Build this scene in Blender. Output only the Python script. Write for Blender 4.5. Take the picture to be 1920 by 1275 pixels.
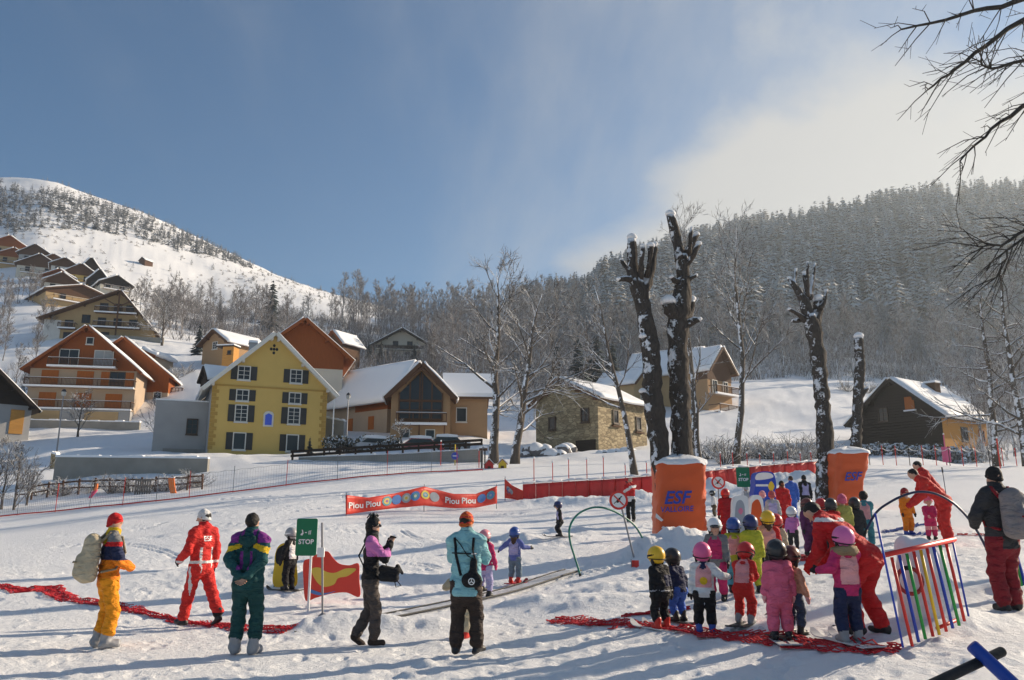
import bpy, bmesh, math, random, time
import numpy as np
from mathutils import Vector, Matrix, Quaternion
T0 = time.time()
for o in list(bpy.data.objects): bpy.data.objects.remove(o)
SC = bpy.context.scene
COL = SC.collection
R = math.radians

# ------------------------------------------------------------------ camera
FPX, CXP, CYP, HOR, CAMH = 1500.0, 960.0, 637.5, 965.0, 1.7
PITCH = math.atan((HOR - CYP) / FPX)
CP, SP = math.cos(PITCH), math.sin(PITCH)
cam = bpy.data.cameras.new('camera')
cam.sensor_width = 36.0
cam.lens = 36.0 * FPX / 1920.0
cam.clip_start = 0.1
cam.clip_end = 6000
camo = bpy.data.objects.new('camera', cam)
COL.objects.link(camo)
camo.location = (0, 0, CAMH)
camo.rotation_euler = (math.pi / 2 + PITCH, 0, 0)
SC.camera = camo

# ------------------------------------------------------------------ sky, sun, exposure
SUN_AZ, SUN_EL = R(63), R(21)          # azimuth from +Y towards +X
w = bpy.data.worlds.new('World')
SC.world = w
w.use_nodes = True
wn, wl = w.node_tree.nodes, w.node_tree.links
wn.clear()
def wnode(t, **k):
    n = wn.new(t)
    for a, b in k.items(): setattr(n, a, b)
    return n
sky = wnode('ShaderNodeTexSky', sky_type='NISHITA', sun_disc=False)
sky.sun_elevation = SUN_EL
sky.sun_rotation = SUN_AZ
sky.altitude = 1500
sky.air_density = 1.0
sky.dust_density = 0.6
sky.ozone_density = 2.6
tc = wnode('ShaderNodeTexCoord')
sep = wnode('ShaderNodeSeparateXYZ')
wl.new(tc.outputs['Generated'], sep.inputs[0])
def wmath(op, a, b=None, c=None, clamp=False):
    n = wnode('ShaderNodeMath', operation=op, use_clamp=clamp)
    for i, v in enumerate((a, b, c)):
        if v is None: continue
        if isinstance(v, (int, float)): n.inputs[i].default_value = v
        else: wl.new(v, n.inputs[i])
    return n.outputs[0]
def wsmooth(v, lo, hi):
    n = wnode('ShaderNodeMapRange', interpolation_type='SMOOTHSTEP')
    wl.new(v, n.inputs[0]); n.inputs[1].default_value = lo; n.inputs[2].default_value = hi
    return n.outputs[0]
# cloud sheet coordinates: direction projected on a flat layer overhead
zz = wmath('ADD', wmath('MAXIMUM', sep.outputs[2], 0.0), 0.22)
comb = wnode('ShaderNodeCombineXYZ')
wl.new(wmath('DIVIDE', sep.outputs[0], zz), comb.inputs[0])
wl.new(wmath('DIVIDE', sep.outputs[1], zz), comb.inputs[1])
def wnoise(scale, detail, rough, off=(0, 0, 0), rot=0, stretch=(1, 1, 1), dist=0.0):
    mp = wnode('ShaderNodeMapping')
    mp.inputs['Location'].default_value = off
    mp.inputs['Rotation'].default_value = (0, 0, rot)
    mp.inputs['Scale'].default_value = stretch
    wl.new(comb.outputs[0], mp.inputs[0])
    n = wnode('ShaderNodeTexNoise')
    n.inputs['Scale'].default_value = scale
    n.inputs['Detail'].default_value = detail
    n.inputs['Roughness'].default_value = rough
    n.inputs['Distortion'].default_value = dist
    wl.new(mp.outputs[0], n.inputs['Vector'])
    return n.outputs[0]
# cloud bank: gathers on the sunny side and thins away from it, the same all the way up
sd = wnode('ShaderNodeVectorMath', operation='DOT_PRODUCT')
wl.new(tc.outputs['Generated'], sd.inputs[0])
sd.inputs[1].default_value = (math.sin(R(52)), math.cos(R(52)), -0.5)
CLOUD_DOT = sd.outputs['Value']
n1 = wnoise(1.25, 8, 0.52, (3.1, 1.7, 0), 0.5, (1, 1, 1), 0.25)
n2 = wnoise(0.8, 7, 0.6, (7.4, 2.2, 0), R(25), (1, 0.42, 1), 0.4)
bank = wmath('ADD', wmath('MULTIPLY', CLOUD_DOT, 3.0), wmath('MULTIPLY', n1, 2.7))
bank = wsmooth(bank, 2.62, 3.25)
wisp = wmath('MULTIPLY', wsmooth(n2, 0.45, 0.78), 0.66)
mask = wmath('MAXIMUM', bank, wisp, clamp=True)
mixc = wnode('ShaderNodeMix', data_type='RGBA')
wl.new(mask, mixc.inputs[0])
SKY_TINT = wnode('ShaderNodeMix', data_type='RGBA', blend_type='MULTIPLY')
SKY_TINT.inputs[0].default_value = 1.0
wl.new(sky.outputs[0], SKY_TINT.inputs[6])
SKY_TINT.inputs[7].default_value = (0.60, 0.93, 1.03, 1)
wl.new(SKY_TINT.outputs[2], mixc.inputs[6])
mixc.inputs[7].default_value = (4.9, 4.9, 4.85, 1)
bg = wnode('ShaderNodeBackground')
bg.inputs['Strength'].default_value = 0.07
wl.new(mixc.outputs[2], bg.inputs['Color'])
wo = wnode('ShaderNodeOutputWorld')
wl.new(bg.outputs[0], wo.inputs['Surface'])

sl = bpy.data.lights.new('sun', 'SUN')
sl.energy = 5.0
sl.angle = R(0.6)
sl.color = (1.0, 0.84, 0.64)
so = bpy.data.objects.new('sun', sl)
COL.objects.link(so)
SUNV = Vector((math.sin(SUN_AZ) * math.cos(SUN_EL), math.cos(SUN_AZ) * math.cos(SUN_EL), math.sin(SUN_EL)))
so.rotation_euler = (-SUNV).to_track_quat('-Z', 'Y').to_euler()
so.location = SUNV * 300

SC.view_settings.view_transform = 'Standard'
SC.view_settings.look = 'None'
SC.view_settings.gamma = 1.0
SC.view_settings.use_curve_mapping = False
SC.view_settings.exposure = 0.74

# ------------------------------------------------------------------ pixel helpers
def slope(py):
    v = (CYP - py) / FPX
    return (SP + v * CP) / (CP - v * SP)
def pt(px, py, Y):
    """point on the ray through photo pixel (px, py) at depth Y metres"""
    u = (px - CXP) / FPX; v = (CYP - py) / FPX
    t = Y / (CP - v * SP)
    return Vector((t * u, Y, CAMH + t * (SP + v * CP)))
def ppm(py, Y):
    """photo pixels per metre at depth Y on image row py"""
    v = (CYP - py) / FPX
    return FPX * (CP - v * SP) / Y

# ------------------------------------------------------------------ noise
_rs = np.random.RandomState(7)
_tab = _rs.rand(256, 256).astype(np.float32)
def vnoise(x, y):
    x = np.asarray(x, dtype=np.float32); y = np.asarray(y, dtype=np.float32)
    xi = np.floor(x).astype(np.int32); yi = np.floor(y).astype(np.int32)
    fx = x - xi; fy = y - yi
    fx = fx * fx * (3 - 2 * fx); fy = fy * fy * (3 - 2 * fy)
    x0 = xi & 255; x1 = (xi + 1) & 255; y0 = yi & 255; y1 = (yi + 1) & 255
    return ((_tab[x0, y0] * (1 - fx) + _tab[x1, y0] * fx) * (1 - fy) + (_tab[x0, y1] * (1 - fx) + _tab[x1, y1] * fx) * fy) * 2 - 1
def fbm(x, y, octv=4, gain=0.5):
    s = 0; a = 1.0; f = 1.0
    for i in range(octv):
        s = s + a * vnoise(x * f + 17.3 * i, y * f + 5.1 * i); a *= gain; f *= 2.03
    return s

# ------------------------------------------------------------------ materials
MATS = {}
def newmat(name):
    m = bpy.data.materials.new(name); m.use_nodes = True
    nt = m.node_tree; b = nt.nodes.get('Principled BSDF')
    return m, nt.nodes, nt.links, b
def simple(name, col, rough=0.7, metal=0.0, bump=0.0, bscale=30.0, var=0.0, vscale=4.0, spec=0.3, coat=0.0, coords='Object', detail=4):
    """procedural paint, cloth, plaster...: base colour with mottling and fine relief"""
    if name in MATS: return MATS[name]
    m, N, L, b = newmat(name)
    b.inputs['Roughness'].default_value = rough
    b.inputs['Metallic'].default_value = metal
    b.inputs['Specular IOR Level'].default_value = spec
    b.inputs['Coat Weight'].default_value = coat
    c = N.new('ShaderNodeTexCoord')
    n = N.new('ShaderNodeTexNoise'); n.inputs['Scale'].default_value = vscale; n.inputs['Detail'].default_value = 5
    L.new(c.outputs[coords], n.inputs['Vector'])
    mx = N.new('ShaderNodeMix'); mx.data_type = 'RGBA'
    L.new(n.outputs[0], mx.inputs[0])
    v = var if var else 0.12
    mx.inputs[6].default_value = tuple(max(0, x * (1 - v)) for x in col[:3]) + (1,)
    mx.inputs[7].default_value = tuple(min(1, x * (1 + v)) for x in col[:3]) + (1,)
    L.new(mx.outputs[2], b.inputs['Base Color'])
    if bump > 0:
        n2 = N.new('ShaderNodeTexNoise'); n2.inputs['Scale'].default_value = bscale; n2.inputs['Detail'].default_value = detail
        L.new(c.outputs[coords], n2.inputs['Vector'])
        bp = N.new('ShaderNodeBump'); bp.inputs['Strength'].default_value = bump; bp.inputs['Distance'].default_value = 0.02
        L.new(n2.outputs[0], bp.inputs['Height']); L.new(bp.outputs[0], b.inputs['Normal'])
    MATS[name] = m
    return m
def cloth(name, col, rough=0.75):
    if 'cloth_' + name in MATS: return MATS['cloth_' + name]
    m, N, L, b = newmat('cloth_' + name)
    b.inputs['Roughness'].default_value = rough
    b.inputs['Specular IOR Level'].default_value = 0.22
    c = N.new('ShaderNodeTexCoord')
    n = N.new('ShaderNodeTexNoise'); n.inputs['Scale'].default_value = 7; n.inputs['Detail'].default_value = 6
    L.new(c.outputs['Object'], n.inputs['Vector'])
    mx = N.new('ShaderNodeMix'); mx.data_type = 'RGBA'; L.new(n.outputs[0], mx.inputs[0])
    mx.inputs[6].default_value = tuple(x * .72 for x in col) + (1,); mx.inputs[7].default_value = tuple(min(1, x * 1.2 + .004) for x in col) + (1,)
    L.new(mx.outputs[2], b.inputs['Base Color'])
    mp = N.new('ShaderNodeMapping'); mp.inputs['Scale'].default_value = (7, 7, 15); mp.inputs['Rotation'].default_value = (.3, .25, 0)
    L.new(c.outputs['Object'], mp.inputs[0])
    n2 = N.new('ShaderNodeTexNoise'); n2.inputs['Scale'].default_value = 1.0; n2.inputs['Detail'].default_value = 3; n2.inputs['Distortion'].default_value = .8
    L.new(mp.outputs[0], n2.inputs['Vector'])
    bp = N.new('ShaderNodeBump'); bp.inputs['Strength'].default_value = 1.0; bp.inputs['Distance'].default_value = 0.075
    L.new(n2.outputs[0], bp.inputs['Height']); L.new(bp.outputs[0], b.inputs['Normal'])
    MATS['cloth_' + name] = m
    return m
def wood(name, col, axis=2, scale=6.0, bump=0.6, var=0.3):
    """boarded wood: board joints and grain along one axis (0 x, 1 y, 2 z)"""
    if name in MATS: return MATS[name]
    m, N, L, b = newmat(name)
    b.inputs['Roughness'].default_value = 0.75
    b.inputs['Specular IOR Level'].default_value = 0.2
    c = N.new('ShaderNodeTexCoord')
    mp = N.new('ShaderNodeMapping')
    s = [12.0, 12.0, 12.0]; s[axis] = 0.8
    mp.inputs['Scale'].default_value = s
    L.new(c.outputs['Object'], mp.inputs[0])
    n = N.new('ShaderNodeTexNoise'); n.inputs['Scale'].default_value = 1.5; n.inputs['Detail'].default_value = 5
    L.new(mp.outputs[0], n.inputs['Vector'])
    mx = N.new('ShaderNodeMix'); mx.data_type = 'RGBA'
    L.new(n.outputs[0], mx.inputs[0])
    mx.inputs[6].default_value = tuple(x * (1 - var) for x in col) + (1,)
    mx.inputs[7].default_value = tuple(min(1, x * (1 + var)) for x in col) + (1,)
    wv = N.new('ShaderNodeTexWave'); wv.wave_type = 'BANDS'
    wv.bands_direction = 'Z' if axis != 2 else 'X'
    wv.wave_profile = 'SAW'
    wv.inputs['Scale'].default_value = scale * 0.314
    wv.inputs['Distortion'].default_value = 0.15
    L.new(c.outputs['Object'], wv.inputs['Vector'])
    L.new(mx.outputs[2], b.inputs['Base Color'])
    bp = N.new('ShaderNodeBump'); bp.inputs['Strength'].default_value = bump; bp.inputs['Distance'].default_value = 0.05
    L.new(wv.outputs[0], bp.inputs['Height']); L.new(bp.outputs[0], b.inputs['Normal'])
    MATS[name] = m
    return m
def snow_mat(name='snow', fine=1.0, tint=(0.88, 0.88, 0.885)):
    if name in MATS: return MATS[name]
    m, N, L, b = newmat(name)
    b.inputs['Roughness'].default_value = 0.62
    b.inputs['Specular IOR Level'].default_value = 0.25
    g = N.new('ShaderNodeNewGeometry')
    n = N.new('ShaderNodeTexNoise'); n.inputs['Scale'].default_value = 0.35; n.inputs['Detail'].default_value = 6
    L.new(g.outputs['Position'], n.inputs['Vector'])
    mx = N.new('ShaderNodeMix'); mx.data_type = 'RGBA'
    L.new(n.outputs[0], mx.inputs[0])
    mx.inputs[6].default_value = tuple(x * 0.95 for x in tint) + (1,)
    mx.inputs[7].default_value = tuple(min(1, x * 1.02) for x in tint) + (1,)
    L.new(mx.outputs[2], b.inputs['Base Color'])
    n2 = N.new('ShaderNodeTexNoise'); n2.inputs['Scale'].default_value = 9.0; n2.inputs['Detail'].default_value = 7; n2.inputs['Roughness'].default_value = 0.74
    L.new(g.outputs['Position'], n2.inputs['Vector'])
    bp = N.new('ShaderNodeBump'); bp.inputs['Strength'].default_value = 0.75 * fine; bp.inputs['Distance'].default_value = 0.085
    L.new(n2.outputs[0], bp.inputs['Height']); L.new(bp.outputs[0], b.inputs['Normal'])
    MATS[name] = m
    return m
def bark_mat(name, col, snowy=0.5, wind=(-0.75, -0.45, 0.5), scale=3.0, top=0.55, frost=(0.80, 0.82, 0.85), rough_bump=1.0, dirw=0.30, thr=0.0):
    """bark with snow plastered on by the wind (patches with edges of their own) and lying on upper sides"""
    if name in MATS: return MATS[name]
    m, N, L, b = newmat(name)
    b.inputs['Roughness'].default_value = 0.9
    b.inputs['Specular IOR Level'].default_value = 0.1
    g = N.new('ShaderNodeNewGeometry'); c = N.new('ShaderNodeTexCoord')
    def mth(op, a, bb=None, clamp=False):
        n = N.new('ShaderNodeMath'); n.operation = op; n.use_clamp = clamp
        for i, v in enumerate((a, bb)):
            if v is None: continue
            if isinstance(v, (int, float)): n.inputs[i].default_value = v
            else: L.new(v, n.inputs[i])
        return n.outputs[0]
    n = N.new('ShaderNodeTexNoise'); n.inputs['Scale'].default_value = scale; n.inputs['Detail'].default_value = 6; n.inputs['Roughness'].default_value = 0.65
    L.new(c.outputs['Object'], n.inputs['Vector'])
    dt = N.new('ShaderNodeVectorMath'); dt.operation = 'DOT_PRODUCT'
    L.new(g.outputs['Normal'], dt.inputs[0]); dt.inputs[1].default_value = Vector(wind).normalized()
    sp = N.new('ShaderNodeSeparateXYZ'); L.new(g.outputs['Normal'], sp.inputs[0])
    ns = N.new('ShaderNodeTexNoise'); ns.inputs['Scale'].default_value = scale * 4.5; ns.inputs['Detail'].default_value = 3
    L.new(c.outputs['Object'], ns.inputs['Vector'])
    side = mth('ADD', mth('MULTIPLY', dt.outputs['Value'], dirw * snowy + 0.05), mth('ADD', mth('MULTIPLY', n.outputs[0], 1.15), mth('MULTIPLY', ns.outputs[0], 0.38)))
    lie = mth('ADD', mth('MULTIPLY', sp.outputs[2], top), mth('MULTIPLY', n.outputs[0], 0.5))
    f1 = N.new('ShaderNodeMapRange'); L.new(side, f1.inputs[0]); f1.inputs[1].default_value = 1.13 + thr - 0.2 * snowy; f1.inputs[2].default_value = 1.18 + thr - 0.2 * snowy
    f2 = N.new('ShaderNodeMapRange'); L.new(lie, f2.inputs[0]); f2.inputs[1].default_value = 0.50; f2.inputs[2].default_value = 0.66
    fac = mth('MAXIMUM', f1.outputs[0], f2.outputs[0], True)
    n3 = N.new('ShaderNodeTexNoise'); n3.inputs['Scale'].default_value = scale * 5; n3.inputs['Detail'].default_value = 6
    mp = N.new('ShaderNodeMapping'); mp.inputs['Scale'].default_value = (1, 1, 0.35)
    L.new(c.outputs['Object'], mp.inputs[0]); L.new(mp.outputs[0], n3.inputs['Vector'])
    bc = N.new('ShaderNodeMix'); bc.data_type = 'RGBA'; L.new(n3.outputs[0], bc.inputs[0])
    bc.inputs[6].default_value = tuple(x * 0.45 for x in col) + (1,)
    bc.inputs[7].default_value = tuple(x * 1.5 for x in col) + (1,)
    mx = N.new('ShaderNodeMix'); mx.data_type = 'RGBA'; L.new(fac, mx.inputs[0])
    L.new(bc.outputs[2], mx.inputs[6]); mx.inputs[7].default_value = frost + (1,)
    L.new(mx.outputs[2], b.inputs['Base Color'])
    hh = mth('ADD', n3.outputs[0], mth('MULTIPLY', fac, 0.6))
    bp = N.new('ShaderNodeBump'); bp.inputs['Strength'].default_value = min(1, 0.9 * rough_bump); bp.inputs['Distance'].default_value = 0.07 * max(1, rough_bump)
    L.new(hh, bp.inputs['Height']); L.new(bp.outputs[0], b.inputs['Normal'])
    MATS[name] = m
    return m
def stone_mat(name, c1, c2, scale=2.2):
    if name in MATS: return MATS[name]
    m, N, L, b = newmat(name)
    b.inputs['Roughness'].default_value = 0.9
    c = N.new('ShaderNodeTexCoord')
    mp = N.new('ShaderNodeMapping'); mp.inputs['Scale'].default_value = (1, 1, 2.6)
    L.new(c.outputs['Object'], mp.inputs[0])
    v = N.new('ShaderNodeTexVoronoi'); v.inputs['Scale'].default_value = scale; v.inputs['Randomness'].default_value = 0.9
    L.new(mp.outputs[0], v.inputs['Vector'])
    v2 = N.new('ShaderNodeTexVoronoi'); v2.feature = 'DISTANCE_TO_EDGE'; v2.inputs['Scale'].default_value = scale; v2.inputs['Randomness'].default_value = 0.9
    L.new(mp.outputs[0], v2.inputs['Vector'])
    sx = N.new('ShaderNodeSeparateColor'); L.new(v.outputs['Color'], sx.inputs[0])
    mx = N.new('ShaderNodeMix'); mx.data_type = 'RGBA'; L.new(sx.outputs[0], mx.inputs[0])
    mx.inputs[6].default_value = c1 + (1,); mx.inputs[7].default_value = c2 + (1,)
    rr = N.new('ShaderNodeMapRange'); L.new(v2.outputs['Distance'], rr.inputs[0]); rr.inputs[2].default_value = 0.07
    mj = N.new('ShaderNodeMix'); mj.data_type = 'RGBA'; L.new(rr.outputs[0], mj.inputs[0])
    mj.inputs[6].default_value = tuple(x * 0.7 for x in c1) + (1,)
    L.new(mx.outputs[2], mj.inputs[7])
    n = N.new('ShaderNodeTexNoise'); n.inputs['Scale'].default_value = 0.8; n.inputs['Detail'].default_value = 6
    L.new(c.outputs['Object'], n.inputs['Vector'])
    ms = N.new('ShaderNodeMix'); ms.data_type = 'RGBA'; ms.blend_type = 'MULTIPLY'; ms.inputs[0].default_value = 0.5
    L.new(mj.outputs[2], ms.inputs[6]); L.new(n.outputs[0], ms.inputs[7])
    L.new(ms.outputs[2], b.inputs['Base Color'])
    bp = N.new('ShaderNodeBump'); bp.inputs['Strength'].default_value = 0.8; bp.inputs['Distance'].default_value = 0.06
    L.new(rr.outputs[0], bp.inputs['Height']); L.new(bp.outputs[0], b.inputs['Normal'])
    MATS[name] = m
    return m
SNOW = snow_mat('snow')
ROOFSNOW = snow_mat('roof_snow', 0.35)
GLASS = simple('window_glass', (0.02, 0.023, 0.027), 0.1, spec=0.4, var=0.3, vscale=1.0)
METAL = simple('galvanised_metal', (0.42, 0.43, 0.44), 0.45, metal=0.7, bump=0.1)
DARKMETAL = simple('dark_metal', (0.05, 0.05, 0.055), 0.5, metal=0.4, bump=0.1)
BLACK = simple('black_rubber', (0.012, 0.012, 0.013), 0.6, bump=0.2)
WHITE = simple('white_paint', (0.78, 0.78, 0.76), 0.5, var=0.05)

# ------------------------------------------------------------------ mesh building
class MB:
    """collects shapes; build() links them as ONE mesh object"""
    def __init__(s): s.v = []; s.f = []; s.m = []
    def add(s, vs, fs, mi=0):
        b = len(s.v)
        s.v.extend(tuple(p) for p in vs)
        s.f.extend(tuple(i + b for i in f) for f in fs)
        s.m.extend([mi] * len(fs))
        return s
    def box(s, x0, x1, y0, y1, z0, z1, mi=0):
        return s.add([(x0, y0, z0), (x1, y0, z0), (x1, y1, z0), (x0, y1, z0), (x0, y0, z1), (x1, y0, z1), (x1, y1, z1), (x0, y1, z1)],
                     [(0, 3, 2, 1), (4, 5, 6, 7), (0, 1, 5, 4), (1, 2, 6, 5), (2, 3, 7, 6), (3, 0, 4, 7)], mi)
    def prism(s, poly, y0, y1, mi=0):
        """polygon in (x, z), counter-clockwise seen from -y, extruded from y0 to y1"""
        n = len(poly)
        vs = [(x, y0, z) for x, z in poly] + [(x, y1, z) for x, z in poly]
        fs = [tuple(range(n)), tuple(range(2 * n - 1, n - 1, -1))]
        fs += [(i, i + n, (i + 1) % n + n, (i + 1) % n) for i in range(n)]
        return s.add(vs, fs, mi)
    def beam(s, a, b, wx, wy=None, mi=0):
        """square bar from a to b"""
        a = Vector(a); b = Vector(b); d = (b - a).normalized()
        wy = wx if wy is None else wy
        up = Vector((0, 0, 1)) if abs(d.z) < 0.9 else Vector((0, 1, 0))
        r = d.cross(up).normalized(); u = r.cross(d).normalized()
        vs = [p + r * i * wx / 2 + u * j * wy / 2 for p in (a, b) for i, j in ((-1, -1), (1, -1), (1, 1), (-1, 1))]
        return s.add(vs, [(0, 1, 2, 3), (7, 6, 5, 4), (0, 4, 5, 1), (1, 5, 6, 2), (2, 6, 7, 3), (3, 7, 4, 0)], mi)
    def tube(s, pts, rad, n=8, mi=0, caps=True, wob=0.0, rng=None, flat=1.0):
        pts = [Vector(p) for p in pts]
        if not hasattr(rad, '__len__'): rad = [rad] * len(pts)
        vs = []; fs = []
        prev = None
        for i, p in enumerate(pts):
            d = (pts[min(i + 1, len(pts) - 1)] - pts[max(i - 1, 0)]).normalized()
            if prev is None:
                ref = Vector((0, 0, 1)) if abs(d.z) < 0.95 else Vector((1, 0, 0))
                u = d.cross(ref).normalized()
            else:
                u = (prev - d * prev.dot(d)).normalized()
            prev = u
            v = d.cross(u)
            for k in range(n):
                a = 2 * math.pi * k / n
                rr = rad[i] * (1 + (rng.uniform(-wob, wob) if rng else 0))
                vs.append(p + u * math.cos(a) * rr + v * math.sin(a) * rr * flat)
        for i in range(len(pts) - 1):
            for k in range(n):
                a = i * n + k; b2 = i * n + (k + 1) % n
                fs.append((a, b2, b2 + n, a + n))
        if caps:
            fs.append(tuple(range(n - 1, -1, -1)))
            fs.append(tuple(range((len(pts) - 1) * n, len(pts) * n)))
        return s.add(vs, fs, mi)
    def lathe(s, prof, n=16, mi=0, c=(0, 0, 0)):
        vs = []; fs = []
        for r, z in prof:
            for k in range(n):
                a = 2 * math.pi * k / n
                vs.append((c[0] + r * math.cos(a), c[1] + r * math.sin(a), c[2] + z))
        for i in range(len(prof) - 1):
            for k in range(n):
                a = i * n + k; b = i * n + (k + 1) % n
                fs.append((a, b, b + n, a + n))
        fs.append(tuple(range(n - 1, -1, -1))); fs.append(tuple(range((len(prof) - 1) * n, len(prof) * n)))
        return s.add(vs, fs, mi)
    def sheet(s, fn, nu, nv, mi=0, thick=None):
        """grid surface fn(u, v) for u, v in 0..1; thick: offset vector for a second side"""
        vs = [fn(i / nu, j / nv) for j in range(nv + 1) for i in range(nu + 1)]
        fs = [(j * (nu + 1) + i, j * (nu + 1) + i + 1, (j + 1) * (nu + 1) + i + 1, (j + 1) * (nu + 1) + i) for j in range(nv) for i in range(nu)]
        s.add(vs, fs, mi)
        if thick is not None:
            t = Vector(thick); n = (nu + 1)
            b = len(s.v) - len(vs)
            c = len(s.v)
            s.v.extend(tuple(Vector(p) + t) for p in vs)
            back = [tuple(reversed([i + c for i in f])) for f in fs]
            rim = list(range(nu + 1)) + [j * n + nu for j in range(1, nv + 1)] + [nv * n + i for i in range(nu - 1, -1, -1)] + [j * n for j in range(nv - 1, 0, -1)]
            sides = [(rim[(k + 1) % len(rim)] + b, rim[k] + b, rim[k] + c, rim[(k + 1) % len(rim)] + c) for k in range(len(rim))]
            s.f.extend(back + sides); s.m.extend([mi] * (len(back) + len(sides)))
        return s
    def build(s, name, mats, parent=None, smooth=False, loc=None, **tags):
        me = bpy.data.meshes.new(name)
        me.from_pydata(s.v, [], s.f)
        if not isinstance(mats, (list, tuple)): mats = [mats]
        for m in mats: me.materials.append(m)
        if len(mats) > 1: me.polygons.foreach_set('material_index', s.m)
        if smooth: me.polygons.foreach_set('use_smooth', [True] * len(s.f))
        me.update()
        return link(name, me, parent, loc, **tags)
def link(name, me, parent=None, loc=None, rot=None, scale=None, **tags):
    o = bpy.data.objects.new(name, me); COL.objects.link(o)
    if parent is not None: o.parent = parent
    if loc is not None: o.location = loc
    if rot is not None: o.rotation_euler = rot
    if scale is not None: o.scale = scale if hasattr(scale, '__len__') else (scale,) * 3
    for k, v in tags.items():
        if v is not None: o[k] = v
    return o
def thing(name, label, cat, loc=(0, 0, 0), rz=0.0, group=None):
    o = bpy.data.objects.new(name, None); COL.objects.link(o)
    o.empty_display_size = 0.2
    o.location = loc; o.rotation_euler = (0, 0, rz)
    o['label'] = label; o['category'] = cat
    if group: o['group'] = group
    return o
def tag(o, label=None, category=None, group=None, kind=None):
    for k, v in (('label', label), ('category', category), ('group', group), ('kind', kind)):
        if v: o[k] = v
    return o
def copy_tree(o, parent=None):
    c = o.copy(); COL.objects.link(c); c.parent = parent
    for ch in o.children: copy_tree(ch, c)
    return c
def np_mesh(name, V, F, mats, smooth=True, mi=None):
    """V (n,3), F (m,4) or (m,3) numpy arrays"""
    me = bpy.data.meshes.new(name)
    nv, nf, k = len(V), len(F), F.shape[1]
    me.vertices.add(nv); me.vertices.foreach_set('co', np.asarray(V, dtype=np.float32).ravel())
    me.loops.add(nf * k); me.loops.foreach_set('vertex_index', np.asarray(F, dtype=np.int32).ravel())
    me.polygons.add(nf); me.polygons.foreach_set('loop_start', np.arange(0, nf * k, k, dtype=np.int32))
    me.polygons.foreach_set('loop_total', np.full(nf, k, dtype=np.int32))
    if not isinstance(mats, (list, tuple)): mats = [mats]
    for m in mats: me.materials.append(m)
    if mi is not None: me.polygons.foreach_set('material_index', np.asarray(mi, dtype=np.int32))
    if smooth: me.polygons.foreach_set('use_smooth', np.ones(nf, dtype=bool))
    me.update(calc_edges=True); me.validate()
    return me
def text_mesh(txt, size=1.0, bold=0.0, shear=0.0, ext=0.0):
    cu = bpy.data.curves.new('lettering', 'FONT')
    cu.body = txt; cu.size = size; cu.align_x = 'CENTER'; cu.align_y = 'CENTER'
    cu.offset = bold; cu.shear = shear; cu.extrude = ext; cu.resolution_u = 3
    ob = bpy.data.objects.new('lettering', cu)
    me = bpy.data.meshes.new_from_object(ob)
    bpy.data.objects.remove(ob)
    return me
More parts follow.
